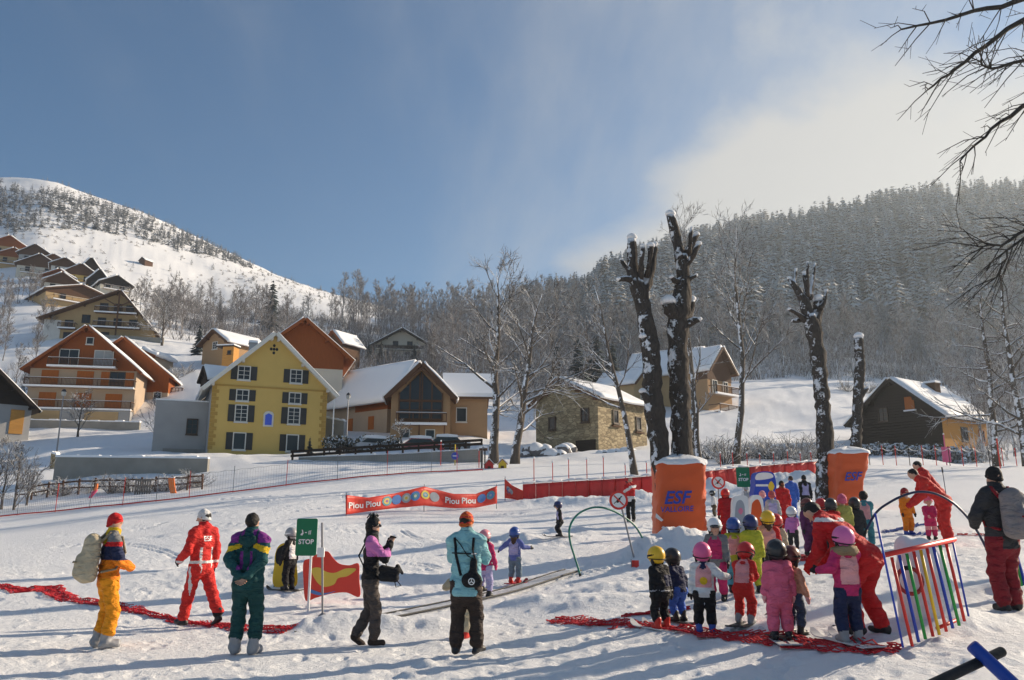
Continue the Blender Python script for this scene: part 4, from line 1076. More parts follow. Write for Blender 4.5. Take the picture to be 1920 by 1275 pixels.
# --- tan houses behind the barn
h = house('tan house with a broad snowy roof behind the twin pollards', 1322, 775, 113, 60)
gable(h, 8.0, 10, 5.6, 9.2, TAN, BROWNWOOD, .6, .9, snow=.4)
h = house('low tan house with a blue-shaded snowy roof behind the stone barn', 1205, 770, 110, 55)
gable(h, 5.0, 5.5, 3.6, 5.4, TAN, BROWNWOOD, .5, .6, snow=.35, beams=False); window(h, 0, 1.8, .9, 1.0)
h2 = house('timber-fronted house with deep snowy roof and balcony behind the tall slender tree', 1352, 772, 107, 42)
gable(h2, 5.6, 4.5, 5.6, 8.6, BEIGE, BROWNWOOD, .9, .7, gab=BROWNWOOD, gz=4.2, snow=.45); balcony(h2, -2.6, 2.7, 2.3, 1.3, rail=BROWNWOOD); window(h2, -1.2, 3.3, 1.0, 1.6, mul=(1, 0)); window(h2, 1.3, 3.3, 1.0, 1.6, mul=(1, 0)); balcony(h2, -2.9, 3.1, -.3, 1.8, rail=BROWNWOOD, slab=BROWNWOOD)
# --- timber chalet on the right
h = house('dark log chalet with side wall painted in sunlit ochre and snowy roof', 1687, 845, 80, -54, 'log_chalet')
gable(h, 8.8, 9.0, 3.3, 7.0, DARKWOOD, DARKWOOD, .9, .9, snow=.3)
MB().box(4.403, 4.5, .0, 9.0, -2, 3.15).build('sunlit_side_boards', OCHREWOOD, h)  # ochre colour stands in for sunlight on the right wall
window(h, -1.3, 3.7, .85, 1.2, frame=FRAMEB, oy=.02); panel(h, 'shutter', 1.5, 4.6, .95, 1.25, DOORWOOD, oy=.03); MB().box(.9, 2.1, -.22, -.003, 3.8, 3.93).build('sill', ROOFSNOW, h)
for k in range(15):
    MB().box(-4.42, 4.42, -.07, -.003, -1.4 + k * .3, -1.15 + k * .3).build('log', DARKWOOD, h)
window(h, 4, 1.5, 1.1, 1.2, 'r', (4.5, 10.5), frame=FRAMEB); window(h, 7.6, 1.5, 1.0, 1.1, 'r', (4.5, 10.5), frame=DOORWOOD)
chimney(h, 1.2, 5.5, 6.5, 1.1, .5, BROWNWOOD)
MB().prism([(-6.3, 1.15), (-4.45, 2.3), (-4.45, 2.55), (-6.4, 1.35)], 1, 6).build('lean_to_roof', DARKWOOD, h)
# --- dark eaves at the left edge
h = house('dark shingled house with deep eaves beside the orange chalet', -38, 815, 84, 44)
gable(h, 9, 9, 3.0, 7.2, GREYP, DARKWOOD, 1.6, .6, snow=.2, gab=DARKWOOD, gz=3.4); panel(h, 'door', 3.2, 1.6, 1.3, 2.6, OCHREWOOD, oy=.02)
# --- big chalet up the hill
h = house('large tan and timber chalet with long asymmetric roof high on the left slope', 186, 628, 150, 14)
gable(h, 19.5, 12, 1.0, 8.6, TAN, BROWNWOOD, 1.8, 1.0, snow=.15, ax=3.2, eaves=(2.6, 1.2))
for x0, x1, z in ((-1, 6.5, 4.4), (-1, 7.2, 1.5), (-7, -4, .9)): balcony(h, x0, x1, z, 1.5, rail=BROWNWOOD, slab=BROWNWOOD)
for x, z in ((.3, 5.5), (2.8, 5.5), (5, 5.3), (.2, 2.6), (3, 2.6), (5.8, 2.5), (-5.5, 1.8), (-2.6, 3), (-5.5, -.6), (1, -.2)): window(h, x, z, 1.3, 1.5, mul=(1, 0), frame=FRAMEB, sill=False)
panel(h, 'pale_wall', -8.3, .2, 2.9, 4.6, WHITEP, oy=.02); panel(h, 'tan_panel', -2.6, -.6, 2.2, 3.5, TAN, oy=.04)
MB().beam((3.2, -1.6, 8.2), (3.2, -1.6, -.5), .25).build('post', BROWNWOOD, h)
for sg in (-1, 1): MB().beam((3.2, -1.65, 5.4), (3.2 + sg * 2.6, -1.65, 6.9), .2).build('brace', BROWNWOOD, h)
MB().box(-4, 12, -2.3, -1.9, -3, -.4).build('terrace_wall', CONC, h)
# --- village houses climbing the hillside: (column, row, depth, width m, eaves, ridge, turn, wall, label)
VG = [
 (12, 488, 262, 10, 5.5, 8.6, 30, TAN, ORANGEWOOD, 'orange gabled house at the top of the hillside village'),
 (22, 503, 256, 9, 4.5, 6.8, 28, TAN, ORANGEWOOD, 'second orange gabled house just below the top of the village'),
 (62, 500, 252, 9, 4.5, 7.4, 18, GREYP, BROWNWOOD, 'grey-brown house with wide roof in the hillside village'),
 (70, 520, 244, 12, 4, 7.4, 24, PALE, BROWNWOOD, 'brown weathered house with the broadest roof in the hillside village'),
 (98, 506, 248, 5.5, 3.5, 5, 20, PALE, BROWNWOOD, 'tiny house tucked behind the broad brown roof in the village'),
 (118, 520, 238, 7, 4, 6, 28, WHITEP, BROWNWOOD, 'white house with small brown gable in the village'),
 (106, 545, 222, 8, 4, 6.2, 28, TAN, ORANGEWOOD, 'tan house with lit orange gable low in the village'),
 (112, 555, 212, 8, 4, 6.4, 32, PALE, BROWNWOOD, 'pale house with balcony lowest in the village'),
 (148, 538, 226, 8, 4.2, 6.8, 26, YELLOW, BROWNWOOD, 'small yellow house in the hillside village'),
 (166, 533, 230, 6, 4, 8, 30, DARKWOOD, DARKWOOD, 'dark steep gable behind the small yellow village house'),
 (183, 545, 222, 5, 3, 6, 30, DARKWOOD, DARKWOOD, 'small dark gable right of the yellow village house'),
 (216, 548, 218, 8, 2.4, 4.6, 40, PALE, DARKWOOD, 'low snowy-roofed house behind the ridge of the big chalet'),
 (148, 575, 188, 15, 3, 5.2, 46, TAN, BROWNWOOD, 'long flat snowy-roofed house just above the big chalet')]
for px, py, Y, w_, he, ha, rz, wm, gm, lb in VG:
    h = house(lb, px, py, Y, rz, 'village_house')
    gable(h, w_, w_ * .9, he, ha, wm, gm, .9, .8, snow=.45, gab=gm if gm is not wm else None, gz=he - .6, beams=False, zb=-5)
    for x in (-w_ * .25, w_ * .2):
        window(h, x, he * .62, 1.1, 1.3, frame=FRAMEB, mul=(0, 0), sill=False, oy=.02)
    if w_ > 7: balcony(h, -w_ * .4, w_ * .4, he * .3, 1.0, rail=BROWNWOOD, bal=False)
    if w_ > 8.5: chimney(h, w_ * .15, w_ * .5, ha - .4, .7, .8)
# --- smaller houses behind
h = house('brown house with wide snowy roof on the slope above the yellow house', 402, 668, 128, -30)
gable(h, 6, 8, 2.2, 4.2, BEIGE, BROWNWOOD, .8, .7, snow=.3); window(h, 0, 1.8, 1, 1.1)
h = house('tiny ochre hut with a flat roof on the slope', 427, 668, 118, -10, 'hut', 'hut')
MB().box(-.9, .9, 0, 1.6, -1.5, 1.5).build('wall', OCHREWOOD, h); MB().box(-1.9, 1.1, -.3, 1.8, 1.503, 1.65).build('roof', DARKWOOD, h); MB().box(-1.85, 1.05, -.25, 1.75, 1.653, 1.85).build('snow', ROOFSNOW, h); window(h, .2, .6, .4, .4, mul=(0, 0), frame=FRAMEB)
h = house('dark hut with thick snowy roof left of the yellow house', 382, 735, 92, -52, 'hut', 'hut')
gable(h, 3.0, 3.6, 1.4, 2.9, DARKWOOD, DARKWOOD, .3, .3, snow=.3)
h = house('frosted timber house half hidden in the trees behind the orange-red gable', 626, 668, 150, -30)
gable(h, 4.2, 5, 2.6, 4.8, BROWNWOOD, REDWOOD, .9, .8, snow=.3, gab=BROWNWOOD, gz=2.4); window(h, 0, 1.4, .9, 1.0)
h = house('low hut with snowy roof between the orange gable and the glazed chalet', 672, 722, 112, 0, 'hut', 'hut')
gable(h, 3.4, 4, .8, 1.9, BROWNWOOD, BROWNWOOD, .4, .4, snow=.2)
h = house('snow-roofed shed behind the orange balconied chalet', 262, 700, 122, -10, 'shed', 'shed')
gable(h, 4.5, 5, 2.6, 3.6, CREAM, ORANGEWOOD, .4, .4, snow=.5)
h = house('lonely little cabin on the open mountain', 264, 512, 318, -25, 'cabin', 'cabin'); h.scale = (.5,) * 3; h.location.z = zg(h.location.x, h.location.y)
gable(h, 7, 8, 3.4, 6, BROWNWOOD, DARKWOOD, .6, .6, snow=.3, beams=False)
# --- walls
def wall_strip(label, pts_, top_rows, thick, mat, name='retaining_wall', hmin=-2.2, capsnow=.16, cat='wall'):
    """wall along photo points [(px, top row, depth)]"""
    t = thing(name, label, cat, pt(*[(pts_[0][0]), pts_[0][1], pts_[0][2]]))
    o = t.location
    w_ = MB(); sn = MB()
    P_ = [pt(a, b, c) - o for a, b, c in pts_]
    for p, q in zip(P_[:-1], P_[1:]):
        d = (q - p); d.z = 0; n = Vector((-d.y, d.x, 0)).normalized() * thick
        w_.add([p, q, q + n, p + n, p + Vector((0, 0, hmin)), q + Vector((0, 0, hmin)), q + n + Vector((0, 0, hmin)), p + n + Vector((0, 0, hmin))], [(0, 1, 2, 3), (4, 7, 6, 5), (0, 4, 5, 1), (2, 6, 7, 3), (1, 5, 6, 2), (3, 7, 4, 0)])
        k = 14
        for i in range(k):
            a = p.lerp(q, i / k); b = p.lerp(q, (i + 1) / k); z1 = Vector((0, 0, capsnow * _rt.uniform(.7, 1.3))); z2 = z1 * _rt.uniform(.8, 1.2); nf = n * -.12
            e = Vector((0, 0, .004))
            sn.add([a + nf + e, b + nf + e, b + n + e, a + n + e, a + nf * .5 + z1, b + nf * .5 + z2, b + n + z2, a + n + z1], [(4, 5, 6, 7), (0, 1, 5, 4), (2, 3, 7, 6), (1, 2, 6, 5), (3, 0, 4, 7), (0, 3, 2, 1)])
    w_.build('wall', mat, t); sn.build('snow', ROOFSNOW, t)
    return t
wall_strip('long concrete retaining wall with snow on top below the orange chalet', [(104, 857, 59.5), (390, 860, 59.5)], None, .4, CONC, hmin=-1.9)
wall_strip('low concrete wall in front of the orange chalet garages', [(45, 787, 99), (262, 792, 99)], None, .4, CONC, hmin=-1.5)
rw = wall_strip('concrete road wall with dark wooden guard rail right of the yellow house', [(560, 858, 63), (760, 851, 62.5), (905, 842, 62)], None, .4, CONC, hmin=-1.6, capsnow=.1)
o = rw.location
for (a, b) in (((545, 855, 63), (905, 832, 62)), ((545, 847, 63), (905, 825, 62))):
    MB().beam(pt(*a) - o, pt(*b) - o, .10, .2).build('rail', DARKWOOD, rw)
for k in range(13):
    t = k / 12; q = pt(548 + 355 * t, 851 - 22 * t, 63.1 - t); MB().box(q.x - o.x - .07, q.x - o.x + .07, q.y - o.y + .06, q.y - o.y + .2, q.z - o.z - .9, q.z - o.z + .25).build('rail_post', DARKWOOD, rw)
wall_strip('grey garden wall right of the yellow house', [(610, 784, 80), (645, 790, 79)], None, .4, GREYP, hmin=-2.5)
wall_strip('short stone pier at the end of the retaining wall', [(96, 850, 63), (106, 853, 63)], None, .5, BARNST, 'wall_pier', hmin=-2.0)
# boulders under snow by the barn and shrubs under snow in the garden
def lump(name, label, cat, px, py, Y, s, mat, group, sn=True, flat=.7):
    p = pt(px, py, Y); p.z = max(p.z - s * .3, zg(p.x, p.y) - s * .35); rg = random.Random(int(px * 7 + py))
    t = thing(name, label, cat, p, rg.uniform(0, 6), group)
    def rock(rs, zo, nm, m, sm, j):
        b = bmesh.new(); bmesh.ops.create_icosphere(b, subdivisions=2, radius=1)
        for v in b.verts:
            f = 1 + rg.uniform(-j, j); v.co = Vector((v.co.x * rs * f, v.co.y * rs * .85 * f, v.co.z * rs * flat * f + zo))
        me = bpy.data.meshes.new(nm); b.to_mesh(me); b.free(); me.materials.append(m)
        if sm: me.polygons.foreach_set('use_smooth', [True] * len(me.polygons))
        link(nm, me, t)
    rock(s, 0, 'core', mat, False, .14)
    if sn: rock(s * .93, s * .22, 'snow', ROOFSNOW, True, .05)
ROCK = simple('boulder', (.16, .15, .15), .9, bump=.5, bscale=5, var=.3)
HEDGE = bark_mat('snowy_shrub', (.05, .055, .045), .95, scale=4, top=.45, rough_bump=.6)
for k in range(16): lump('boulder', 'snow-covered boulder heaped below the stone barn', 'boulder', 985 + (k * 37 % 82), 852 - (k * 11 % 22), 66 + (k % 4) * .5, .5 + .22 * (k % 3), ROCK, 'boulders below the stone barn')
for k in range(7): lump('boulder', 'snow-covered boulder at the sunny corner of the stone barn', 'boulder', 1125 + (k * 23 % 60), 856 - (k * 7 % 14), 64, .45 + .12 * (k % 3), ROCK, 'boulders at the barn corner')
def leafy(name, label, px, py, Y, s, group, n=260, seed=0):
    """snow-laden evergreen shrub: many small leaf clumps"""
    rg = random.Random(seed); p = on_ground(px, Y, py); q = pt(px, py, Y); p.z = max(p.z, q.z - s * .6) 
    V = MB()
    for _ in range(n):
        a = rg.uniform(0, 6.28); e = math.asin(rg.uniform(-.15, 1)); r_ = rg.uniform(.55, 1.05) * s
        c = Vector((math.cos(a) * math.cos(e) * r_ * 1.1, math.sin(a) * math.cos(e) * r_, math.sin(e) * r_))
        u = Vector([rg.uniform(-1, 1) for _ in range(3)]).normalized(); v = u.orthogonal().normalized(); L = s * rg.uniform(.1, .24)
        V.add([c - u * L, c + v * L * .6, c + u * L, c - v * L * .6 + Vector((0, 0, L * .4))], [(0, 1, 2), (0, 2, 3)])
    t = thing(name, label, 'shrub', p, 0, group); V.build('foliage', HEDGE, t)
    MB().tube([(0, 0, -.3), (0, 0, s * .6)], .05, 5).build('stem', BARK_MID, t)
for k in range(22): leafy('evergreen_shrub', 'snow-laden dark shrub in the hedge before the timber chalet', 1632 + k * 9, 850 + (k * 7 % 12), 63 + (k % 3), .75 + .25 * (k * 5 % 4) / 3, 'hedge before the timber chalet', 240, k)
for k in range(18): leafy('evergreen_shrub', 'snow-laden shrub in the garden between the yellow and beige houses', 618 + (k * 29 % 125), 836 - (k * 13 % 26), 68 + (k % 4), .55 + .15 * (k % 3), 'garden shrubs beside the yellow house', 170, 50 + k)
print('buildings', round(time.time() - T0, 1))
# ------------------------------------------------------------------ things on the piste
def vinyl(n, c, r=.45): return simple('vinyl_' + n, c, r, bump=.9, bscale=4.5, var=.12, vscale=2, spec=.4)
VRED = vinyl('red', (.62, .03, .025)); VORANGE = vinyl('orange', (.60, .085, .012)); VBAN = vinyl('banner', (.70, .05, .03))
PBLUE = simple('blue_paint', (.02, .06, .42), .4, var=.1); PGREEN = simple('green_paint', (.03, .33, .06), .4); PRED = simple('red_paint', (.65, .04, .03), .4); PYEL = simple('yellow_paint', (.75, .50, .03), .4); SGREEN = simple('sign_green', (.01, .16, .07), .45); TXTBLUE = simple('text_blue', (.02, .05, .35), .5)
PNAVY = simple('navy_paint', (.015, .02, .06), .4); PTEAL = simple('dark_green_tube', (.01, .17, .12), .4); SIGNW = simple('sign_white', (.75, .75, .73), .4); NETRED = simple('net_red', (.50, .02, .03), .8); POLEG = simple('pole_grey', (.25, .25, .26), .5, metal=.4)
def curve_fn(keys):
    """piecewise-linear rows against columns"""
    xs = [k[0] for k in keys]; ys = [k[1] for k in keys]
    return lambda x: float(np.interp(x, xs, ys))
def map_text(txt, size, fn, w, mat, parent, bold=0.0, shear=0.0, name='lettering', off=.012):
    """lettering laid on a surface: fn(u, v) -> (point, normal) with u, v in metres from the word's centre"""
    me = text_mesh(txt, size, bold, shear)
    xs = [v.co.x for v in me.vertices]; sc = w / (max(xs) - min(xs))
    for v in me.vertices:
        p, n = fn(v.co.x * sc, v.co.y * sc); v.co = p + n * off
    me.materials.clear(); me.materials.append(mat); me.update()
    return link(name, me, parent)
# --- printed banners
def banner(label, top, bot, Y0, Y1, words=(), discs=(), poles=(), name='banner'):
    x0, x1 = top[0][0], top[-1][0]
    ft, fb = curve_fn(top), curve_fn(bot)
    root = thing(name, label, 'banner', pt(x0, fb(x0), Y0)); o = root.location.copy()
    def S(px, t):
        f = (px - x0) / (x1 - x0); row = ft(px) + (fb(px) - ft(px)) * t
        return pt(px, row, Y0 + (Y1 - Y0) * f + .10 * math.sin(f * 23) * (1 - abs(t - .5))) - o
    nu = int((x1 - x0) / 4)
    MB().sheet(lambda u, v: S(x0 + (x1 - x0) * u, 1 - v), nu, 6, thick=(0, .008, 0)).build('cloth', VBAN, root, True)
    nrm = Vector((0, -1, .0))
    for txt, cx, cyt, wpx, size in words:
        Yc = Y0 + (Y1 - Y0) * (cx - x0) / (x1 - x0); m = ppm(930, Yc)
        def fn(u, v): 
            px = cx + u * m; return S(px, cyt - v * m / (fb(px) - ft(px))), nrm
        map_text(txt, size, fn, wpx / m, SIGNW, root, .012, off=.035)
    for cx, t, rpx, mt in discs:
        Yc = Y0 + (Y1 - Y0) * (cx - x0) / (x1 - x0)
        for k, (rr_, mm) in enumerate(((rpx, mt[0]), (rpx * .62, mt[1]), (rpx * .3, mt[2]))):
            d = MB(); c = S(cx, t)
            vs = [S(cx + rr_ * math.cos(a), t + rr_ * math.sin(a) / (fb(cx) - ft(cx))) + nrm * (.022 + .006 * k) for a in [j * math.pi / 8 for j in range(16)]]
            d.add(vs, [tuple(range(16))]); d.build('badge', mm, root)
    for cx in poles:
        a = S(cx, -.12); b = S(cx, 1.0); b.z -= .35; a.y += .05; b.y += .05
        MB().tube([a, b], .018, 6).build('pole', POLEG, root)
    return root
DT = [simple('badge_teal', (.12, .32, .36), .5), simple('badge_blue', (.1, .22, .5), .5), simple('badge_cream', (.65, .6, .45), .5), simple('badge_yellow', (.7, .5, .08), .5), simple('badge_grey', (.35, .37, .4), .5), simple('badge_purple', (.3, .12, .3), .5)]
banner('long red banner lettered Piou Piou with a row of round badges, sagging between poles', [(648, 928), (690, 933), (740, 925), (795, 912), (850, 926), (892, 926), (932, 911)], [(648, 965), (690, 959), (740, 953), (795, 948), (850, 953), (892, 952), (932, 944)], min(34, ground(650, 968).y), min(35.2, ground(930, 948).y),
  [('Piou', 668, .55, 27, .5), ('Piou', 700, .52, 27, .5), ('Piou', 848, .52, 26, .5), ('Piou', 879, .50, 26, .5)], [(726, .45, 9, (DT[0], DT[3], DT[5])), (744, .45, 9, (DT[1], DT[4], DT[2])), (762, .45, 9, (DT[4], DT[2], DT[3])), (779, .42, 9, (DT[1], DT[0], DT[2])), (798, .42, 8, (DT[3], DT[0], DT[4])), (815, .45, 9, (DT[4], DT[5], DT[2])), (903, .45, 8, (DT[1], DT[4], DT[2])), (920, .42, 8, (DT[0], DT[1], DT[4]))], (649, 795, 931))
banner('short red banner with a round badge tied to the end of the padded fence', [(946, 897), (960, 910), (981, 920)], [(946, 934), (962, 936), (981, 940)], min(36.8, ground(947, 937).y), min(37.8, ground(980, 943).y), (), [(955, .5, 7, (DT[4], DT[1], DT[2]))], (947,))
# --- red padded safety fence: each panel its own piece
def padded(label, top, bot, Y0, Y1, pw, poles):
    x0, x1 = top[0][0], top[-1][0]; ft, fb = curve_fn(top), curve_fn(bot)
    root = thing('padded_fence', label, 'fence', pt(x0, fb(x0), Y0)); o = root.location.copy()
    n = int((x1 - x0) / pw); rg = random.Random(int(x0))
    Yf = lambda px: Y0 + (Y1 - Y0) * (px - x0) / (x1 - x0)
    for k in range(n):
        a = x0 + (x1 - x0) * k / n; b = x0 + (x1 - x0) * (k + 1) / n; ph = rg.uniform(0, 6); am = rg.uniform(.03, .08)
        def S(u, v):
            px = a + (b - a) * (.01 + .98 * u); q = pt(px, fb(px) + 6 + (ft(px) - fb(px) - 6) * v, Yf(px) - .10 * math.sin(math.pi * u) - am * math.sin(u * 9 + ph + v * 2) * (1.1 - v)) - o
            return q
        MB().sheet(S, 10, 5, thick=(0, .16, 0)).build('panel', VRED, root, True)
        MB().sheet(lambda u, v: S(u, 1) + Vector((0, -.03 + .26 * v, .02 + .10 * math.sin(math.pi * (.15 + .7 * v)) * (1 + .3 * math.sin(u * 5 + ph)))), 8, 4, thick=(0, 0, -.03)).build('snow', SNOW, root, True)
    for px, row in poles:
        q = pt(px, row, Yf(min(max(px, x0), x1)) + .25) - o; b_ = q.copy(); b_.z = pt(px, fb(min(max(px, x0), x1)), Yf(min(max(px, x0), x1))).z - o.z - .2
        MB().tube([q, b_], .022, 6).build('pole', PRED, root)
        MB().lathe([(.05, 0), (.06, .05), (.03, .1)], 8).build('snow', SNOW, root, True).location = q
padded('long red padded safety fence standing left of the twin pollards', [(980, 908), (1060, 903), (1140, 899), (1228, 892)], [(980, 948), (1060, 944), (1140, 936), (1228, 930)], 38, 39.6, 24, [(1001, 860), (1036, 868), (1066, 862), (1100, 862), (1131, 858), (1172, 872), (1212, 868)])
padded('red padded safety fence running from the twin pollards to the far padding', [(1320, 884), (1400, 876), (1470, 870), (1536, 865)], [(1320, 914), (1400, 903), (1470, 897), (1536, 891)], 41, 45, 20, [(1350, 850), (1373, 848), (1400, 850), (1424, 852), (1450, 850), (1476, 846), (1500, 850), (1520, 848)])
# --- orange trunk padding
def padding(label, corners, Yc, dep, txt, name='trunk_padding'):
    """corners: rows with (row, left column, right column) from top to bottom"""
    root = thing(name, label, 'padding', pt((corners[-1][1] + corners[-1][2]) / 2, corners[-1][0], Yc)); o = root.location.copy()
    rows = [c[0] for c in corners]; L_ = [c[1] for c in corners]; R_ = [c[2] for c in corners]
    def ring(v, u):
        row = rows[0] + (rows[-1] - rows[0]) * v; l = np.interp(row, rows, L_); r = np.interp(row, rows, R_)
        a = 2 * math.pi * u; ca, sa = math.cos(a), math.sin(a)
        e = .45; sx = abs(ca) ** e * (1 if ca > 0 else -1); sy = abs(sa) ** e * (1 if sa > 0 else -1)
        wr_ = 1 + .016 * math.sin(row * .22 + u * 31) + .012 * math.sin(u * 57 + row * .1) + .014 * math.sin(row * .45 - u * 19)
        px = (l + r) / 2 + (r - l) / 2 * sx * wr_
        p = pt(px, row, Yc); p.y += dep * sy * wr_ ; return p - o
    MB().sheet(lambda u, v: ring(1 - v, -u), 72, 26).build('cover', VORANGE, root, True)
    # snow heaped on top
    top = [ring(0, k / 24) for k in range(24)]; c = sum(top, Vector()) / 24
    s_ = MB(); rings = [(1.06, -.03), (1.05, .05), (.8, .13), (.4, .2), (.05, .24)]
    vs = []
    for f, z in rings: vs += [c + (p - c) * f + Vector((0, 0, z + .03 * math.sin(k * 1.7))) for k, p in enumerate(top)]
    fs = [(i * 24 + k, i * 24 + (k + 1) % 24, (i + 1) * 24 + (k + 1) % 24, (i + 1) * 24 + k) for i in range(4) for k in range(24)]
    s_.add(vs, fs); s_.build('snow', SNOW, root, True)
    for t in txt: t(root, o)
    return root
def flat_txt(s, cx, cy, wpx, size, Y, mat, shear=0.0, bold=.02, rise=0.0):
    def go(root, o):
        m = ppm(cy, Y)
        def fn(u, v): return pt(cx + u * m, cy - v * m - rise * u * m, Y) - o, Vector((0, -1, 0))
        map_text(s, size, fn, wpx / m, mat, root, bold, shear)
    return go
def slash(pts_, Y, mat):
    def go(root, o):
        MB().add([pt(a, b, Y) - o for a, b in pts_], [tuple(range(len(pts_)))]).build('print', mat, root)
    return go
padding('orange trunk padding lettered ESF VALLOIRE in blue around the twin pollards', [(870, 1224, 1318), (900, 1226, 1319), (940, 1226, 1318), (985, 1226, 1320), (1045, 1228, 1322)], 20.75, .55,
  [flat_txt('ESF', 1268, 934, 52, .34, 20.12, TXTBLUE, .25, .008, .02), flat_txt('VALLOIRE', 1269, 955, 62, .16, 20.12, TXTBLUE, .1, .003, .04), slash([(1230, 962), (1244, 975), (1240, 978), (1229, 970)], 20.165, SIGNW), slash([(1243, 986), (1276, 1002), (1270, 1003), (1240, 990)], 20.165, SIGNW), slash([(1288, 1000), (1302, 1010), (1299, 1011), (1287, 1003)], 20.165, SIGNW)])
padding('orange trunk padding with blue lettering beside the spiky pollard', [(850, 1557, 1623), (880, 1557, 1620), (905, 1558, 1612), (915, 1558, 1613), (940, 1558, 1613), (968, 1562, 1612)], 29.6, .5, [flat_txt('ESF', 1598, 894, 34, .4, 29.03, TXTBLUE, .25, .008, .04)])
# --- signs
def plate(root, name, c, w, h, r, mat, t=.02, y=0.0):
    pts_ = []
    for cx, cz, a0 in ((w / 2 - r, h / 2 - r, 0), (-w / 2 + r, h / 2 - r, 90), (-w / 2 + r, -h / 2 + r, 180), (w / 2 - r, -h / 2 + r, 270)):
        for k in range(5): a = R(a0 + k * 22.5); pts_.append((c[0] + cx + r * math.cos(a), c[2] + cz + r * math.sin(a)))
    return MB().prism(pts_, c[1] + y, c[1] + y + t).build(name, mat, root)
def stop_sign(label, x0, x1, y0, y1, Y, base_row, post_px):
    c = pt((x0 + x1) / 2, (y0 + y1) / 2, Y); m = ppm((y0 + y1) / 2, Y); w_, h_ = (x1 - x0) / m, (y1 - y0) / m
    g = pt(post_px, base_row, Y); g.z = min(g.z, zg(g.x, g.y)) - .1
    root = thing('stop_sign', label, 'sign', g); o = g
    cc = c - o
    p_ = plate(root, 'plate', cc, w_, h_, .09 * w_, SGREEN)
    nrm = Vector((0, -1, 0))
    def at_(dx, dz): return lambda u, v: (Vector((cc.x + dx * w_ + u, cc.y, cc.z + dz * h_ + v)), nrm)
    map_text('STOP', .2, at_(0, -.13), w_ * .74, SIGNW, p_, .006, off=.006)
    ic = MB()                                       # pictogram: raised bar arm, dash, skier marks
    for pl_ in ([(-.30, .06), (-.20, .04), (-.14, .10), (-.18, .19), (-.24, .20), (-.20, .12), (-.25, .10)], [(-.08, .11), (.02, .11), (.02, .135), (-.08, .135)], [(.10, .07), (.14, .07), (.14, .18), (.10, .16)], [(.17, .07), (.20, .07), (.22, .19), (.18, .17)]):
        ic.add([(cc.x + a * w_, cc.y - .006, cc.z + b * h_) for a, b in pl_], [tuple(range(len(pl_)))])
    ic.build('pictogram', SIGNW, p_)
    MB().tube([(0, .045, 0), (cc.x * .0, .045, cc.z + h_ * .3)], .022, 8).build('post', SIGNW, root)
    return root
stop_sign('green STOP sign with white pictogram on a pole beside the red wavy board', 555, 594, 973, 1041, 14.2, 1138, 577)
stop_sign('green STOP sign by the waiting children in front of the red padded fence', 1381, 1406, 876, 913, 27, 965, 1396)
g = pt(606, 1146, 13.6); g.z = zg(g.x, g.y); t_ = thing('carpet_pole', 'thin grey pole with a small white box beside the green STOP sign', 'pole', g)
MB().tube([(0, 0, -.1), tuple(pt(604, 980, 13.6) - g)], .018, 8).build('pole', POLEG, t_); q = pt(603, 1036, 13.55) - g; MB().box(q.x - .06, q.x + .05, q.y - .05, q.y, q.z - .07, q.z + .08).build('box', SIGNW, t_); MB().lathe([(.09, -.02), (.08, .02), (.03, .06)], 10).build('foot', POLEG, t_)
def round_sign(label, cx, cy, r, Y, bx, brow):
    c = pt(cx, cy, Y); m = ppm(cy, Y); rr_ = r / m; g = pt(bx, brow, Y); g.z = zg(g.x, g.y) - .05
    root = thing('round_sign', label, 'sign', g); cc = c - g
    def disc(rad, y, mat, nm, par, t=.02):
        return MB().prism([(cc.x + rad * math.cos(k * math.pi / 16), cc.z + rad * math.sin(k * math.pi / 16)) for k in range(32)], cc.y + y, cc.y + y + t).build(nm, mat, par)
    d = disc(rr_, 0, PRED, 'plate', root); disc(rr_ * .76, -.004, SIGNW, 'face', d, .003)
    f = MB()
    for pl_ in ([(-.5, -.38), (.40, .40), (.36, .45), (-.54, -.32)],): f.add([(cc.x + a * rr_, cc.y - .007, cc.z + b * rr_) for a, b in pl_], [(0, 1, 2, 3)])
    for pl_ in ([(-.2, -.10), (.05, .0), (.22, .12), (.16, .30), (.02, .28), (-.04, .12), (-.25, .02)], [(.16, .30), (.30, .28), (.32, .42), (.2, .44)], [(-.2, -.10), (.05, 0), (.02, -.2), (-.1, -.28), (-.25, -.25)]): f.add([(cc.x + a * rr_, cc.y - .008, cc.z + b * rr_) for a, b in pl_], [tuple(range(len(pl_)))])
    f.build('pictogram', BLACK, d)
    MB().add([(cc.x + a * rr_, cc.y - .011, cc.z + b * rr_) for a, b in [(-.56, .46), (-.46, .56), (.56, -.46), (.46, -.56)]], [(0, 1, 2, 3)]).build('slash', PRED, d)
    MB().tube([(0, .03, 0), (cc.x, cc.y + .035, cc.z + rr_ * .7)], .02, 8).build('post', POLEG, root)
round_sign('round red-rimmed no-skiing sign on a slanting pole inside the green arch', 1160, 938, 17.5, 18.2, 1190, 1046); round_sign('round red-rimmed sign beside the orange padding of the twin pollards', 1347, 904, 13, 25, 1349, 968)
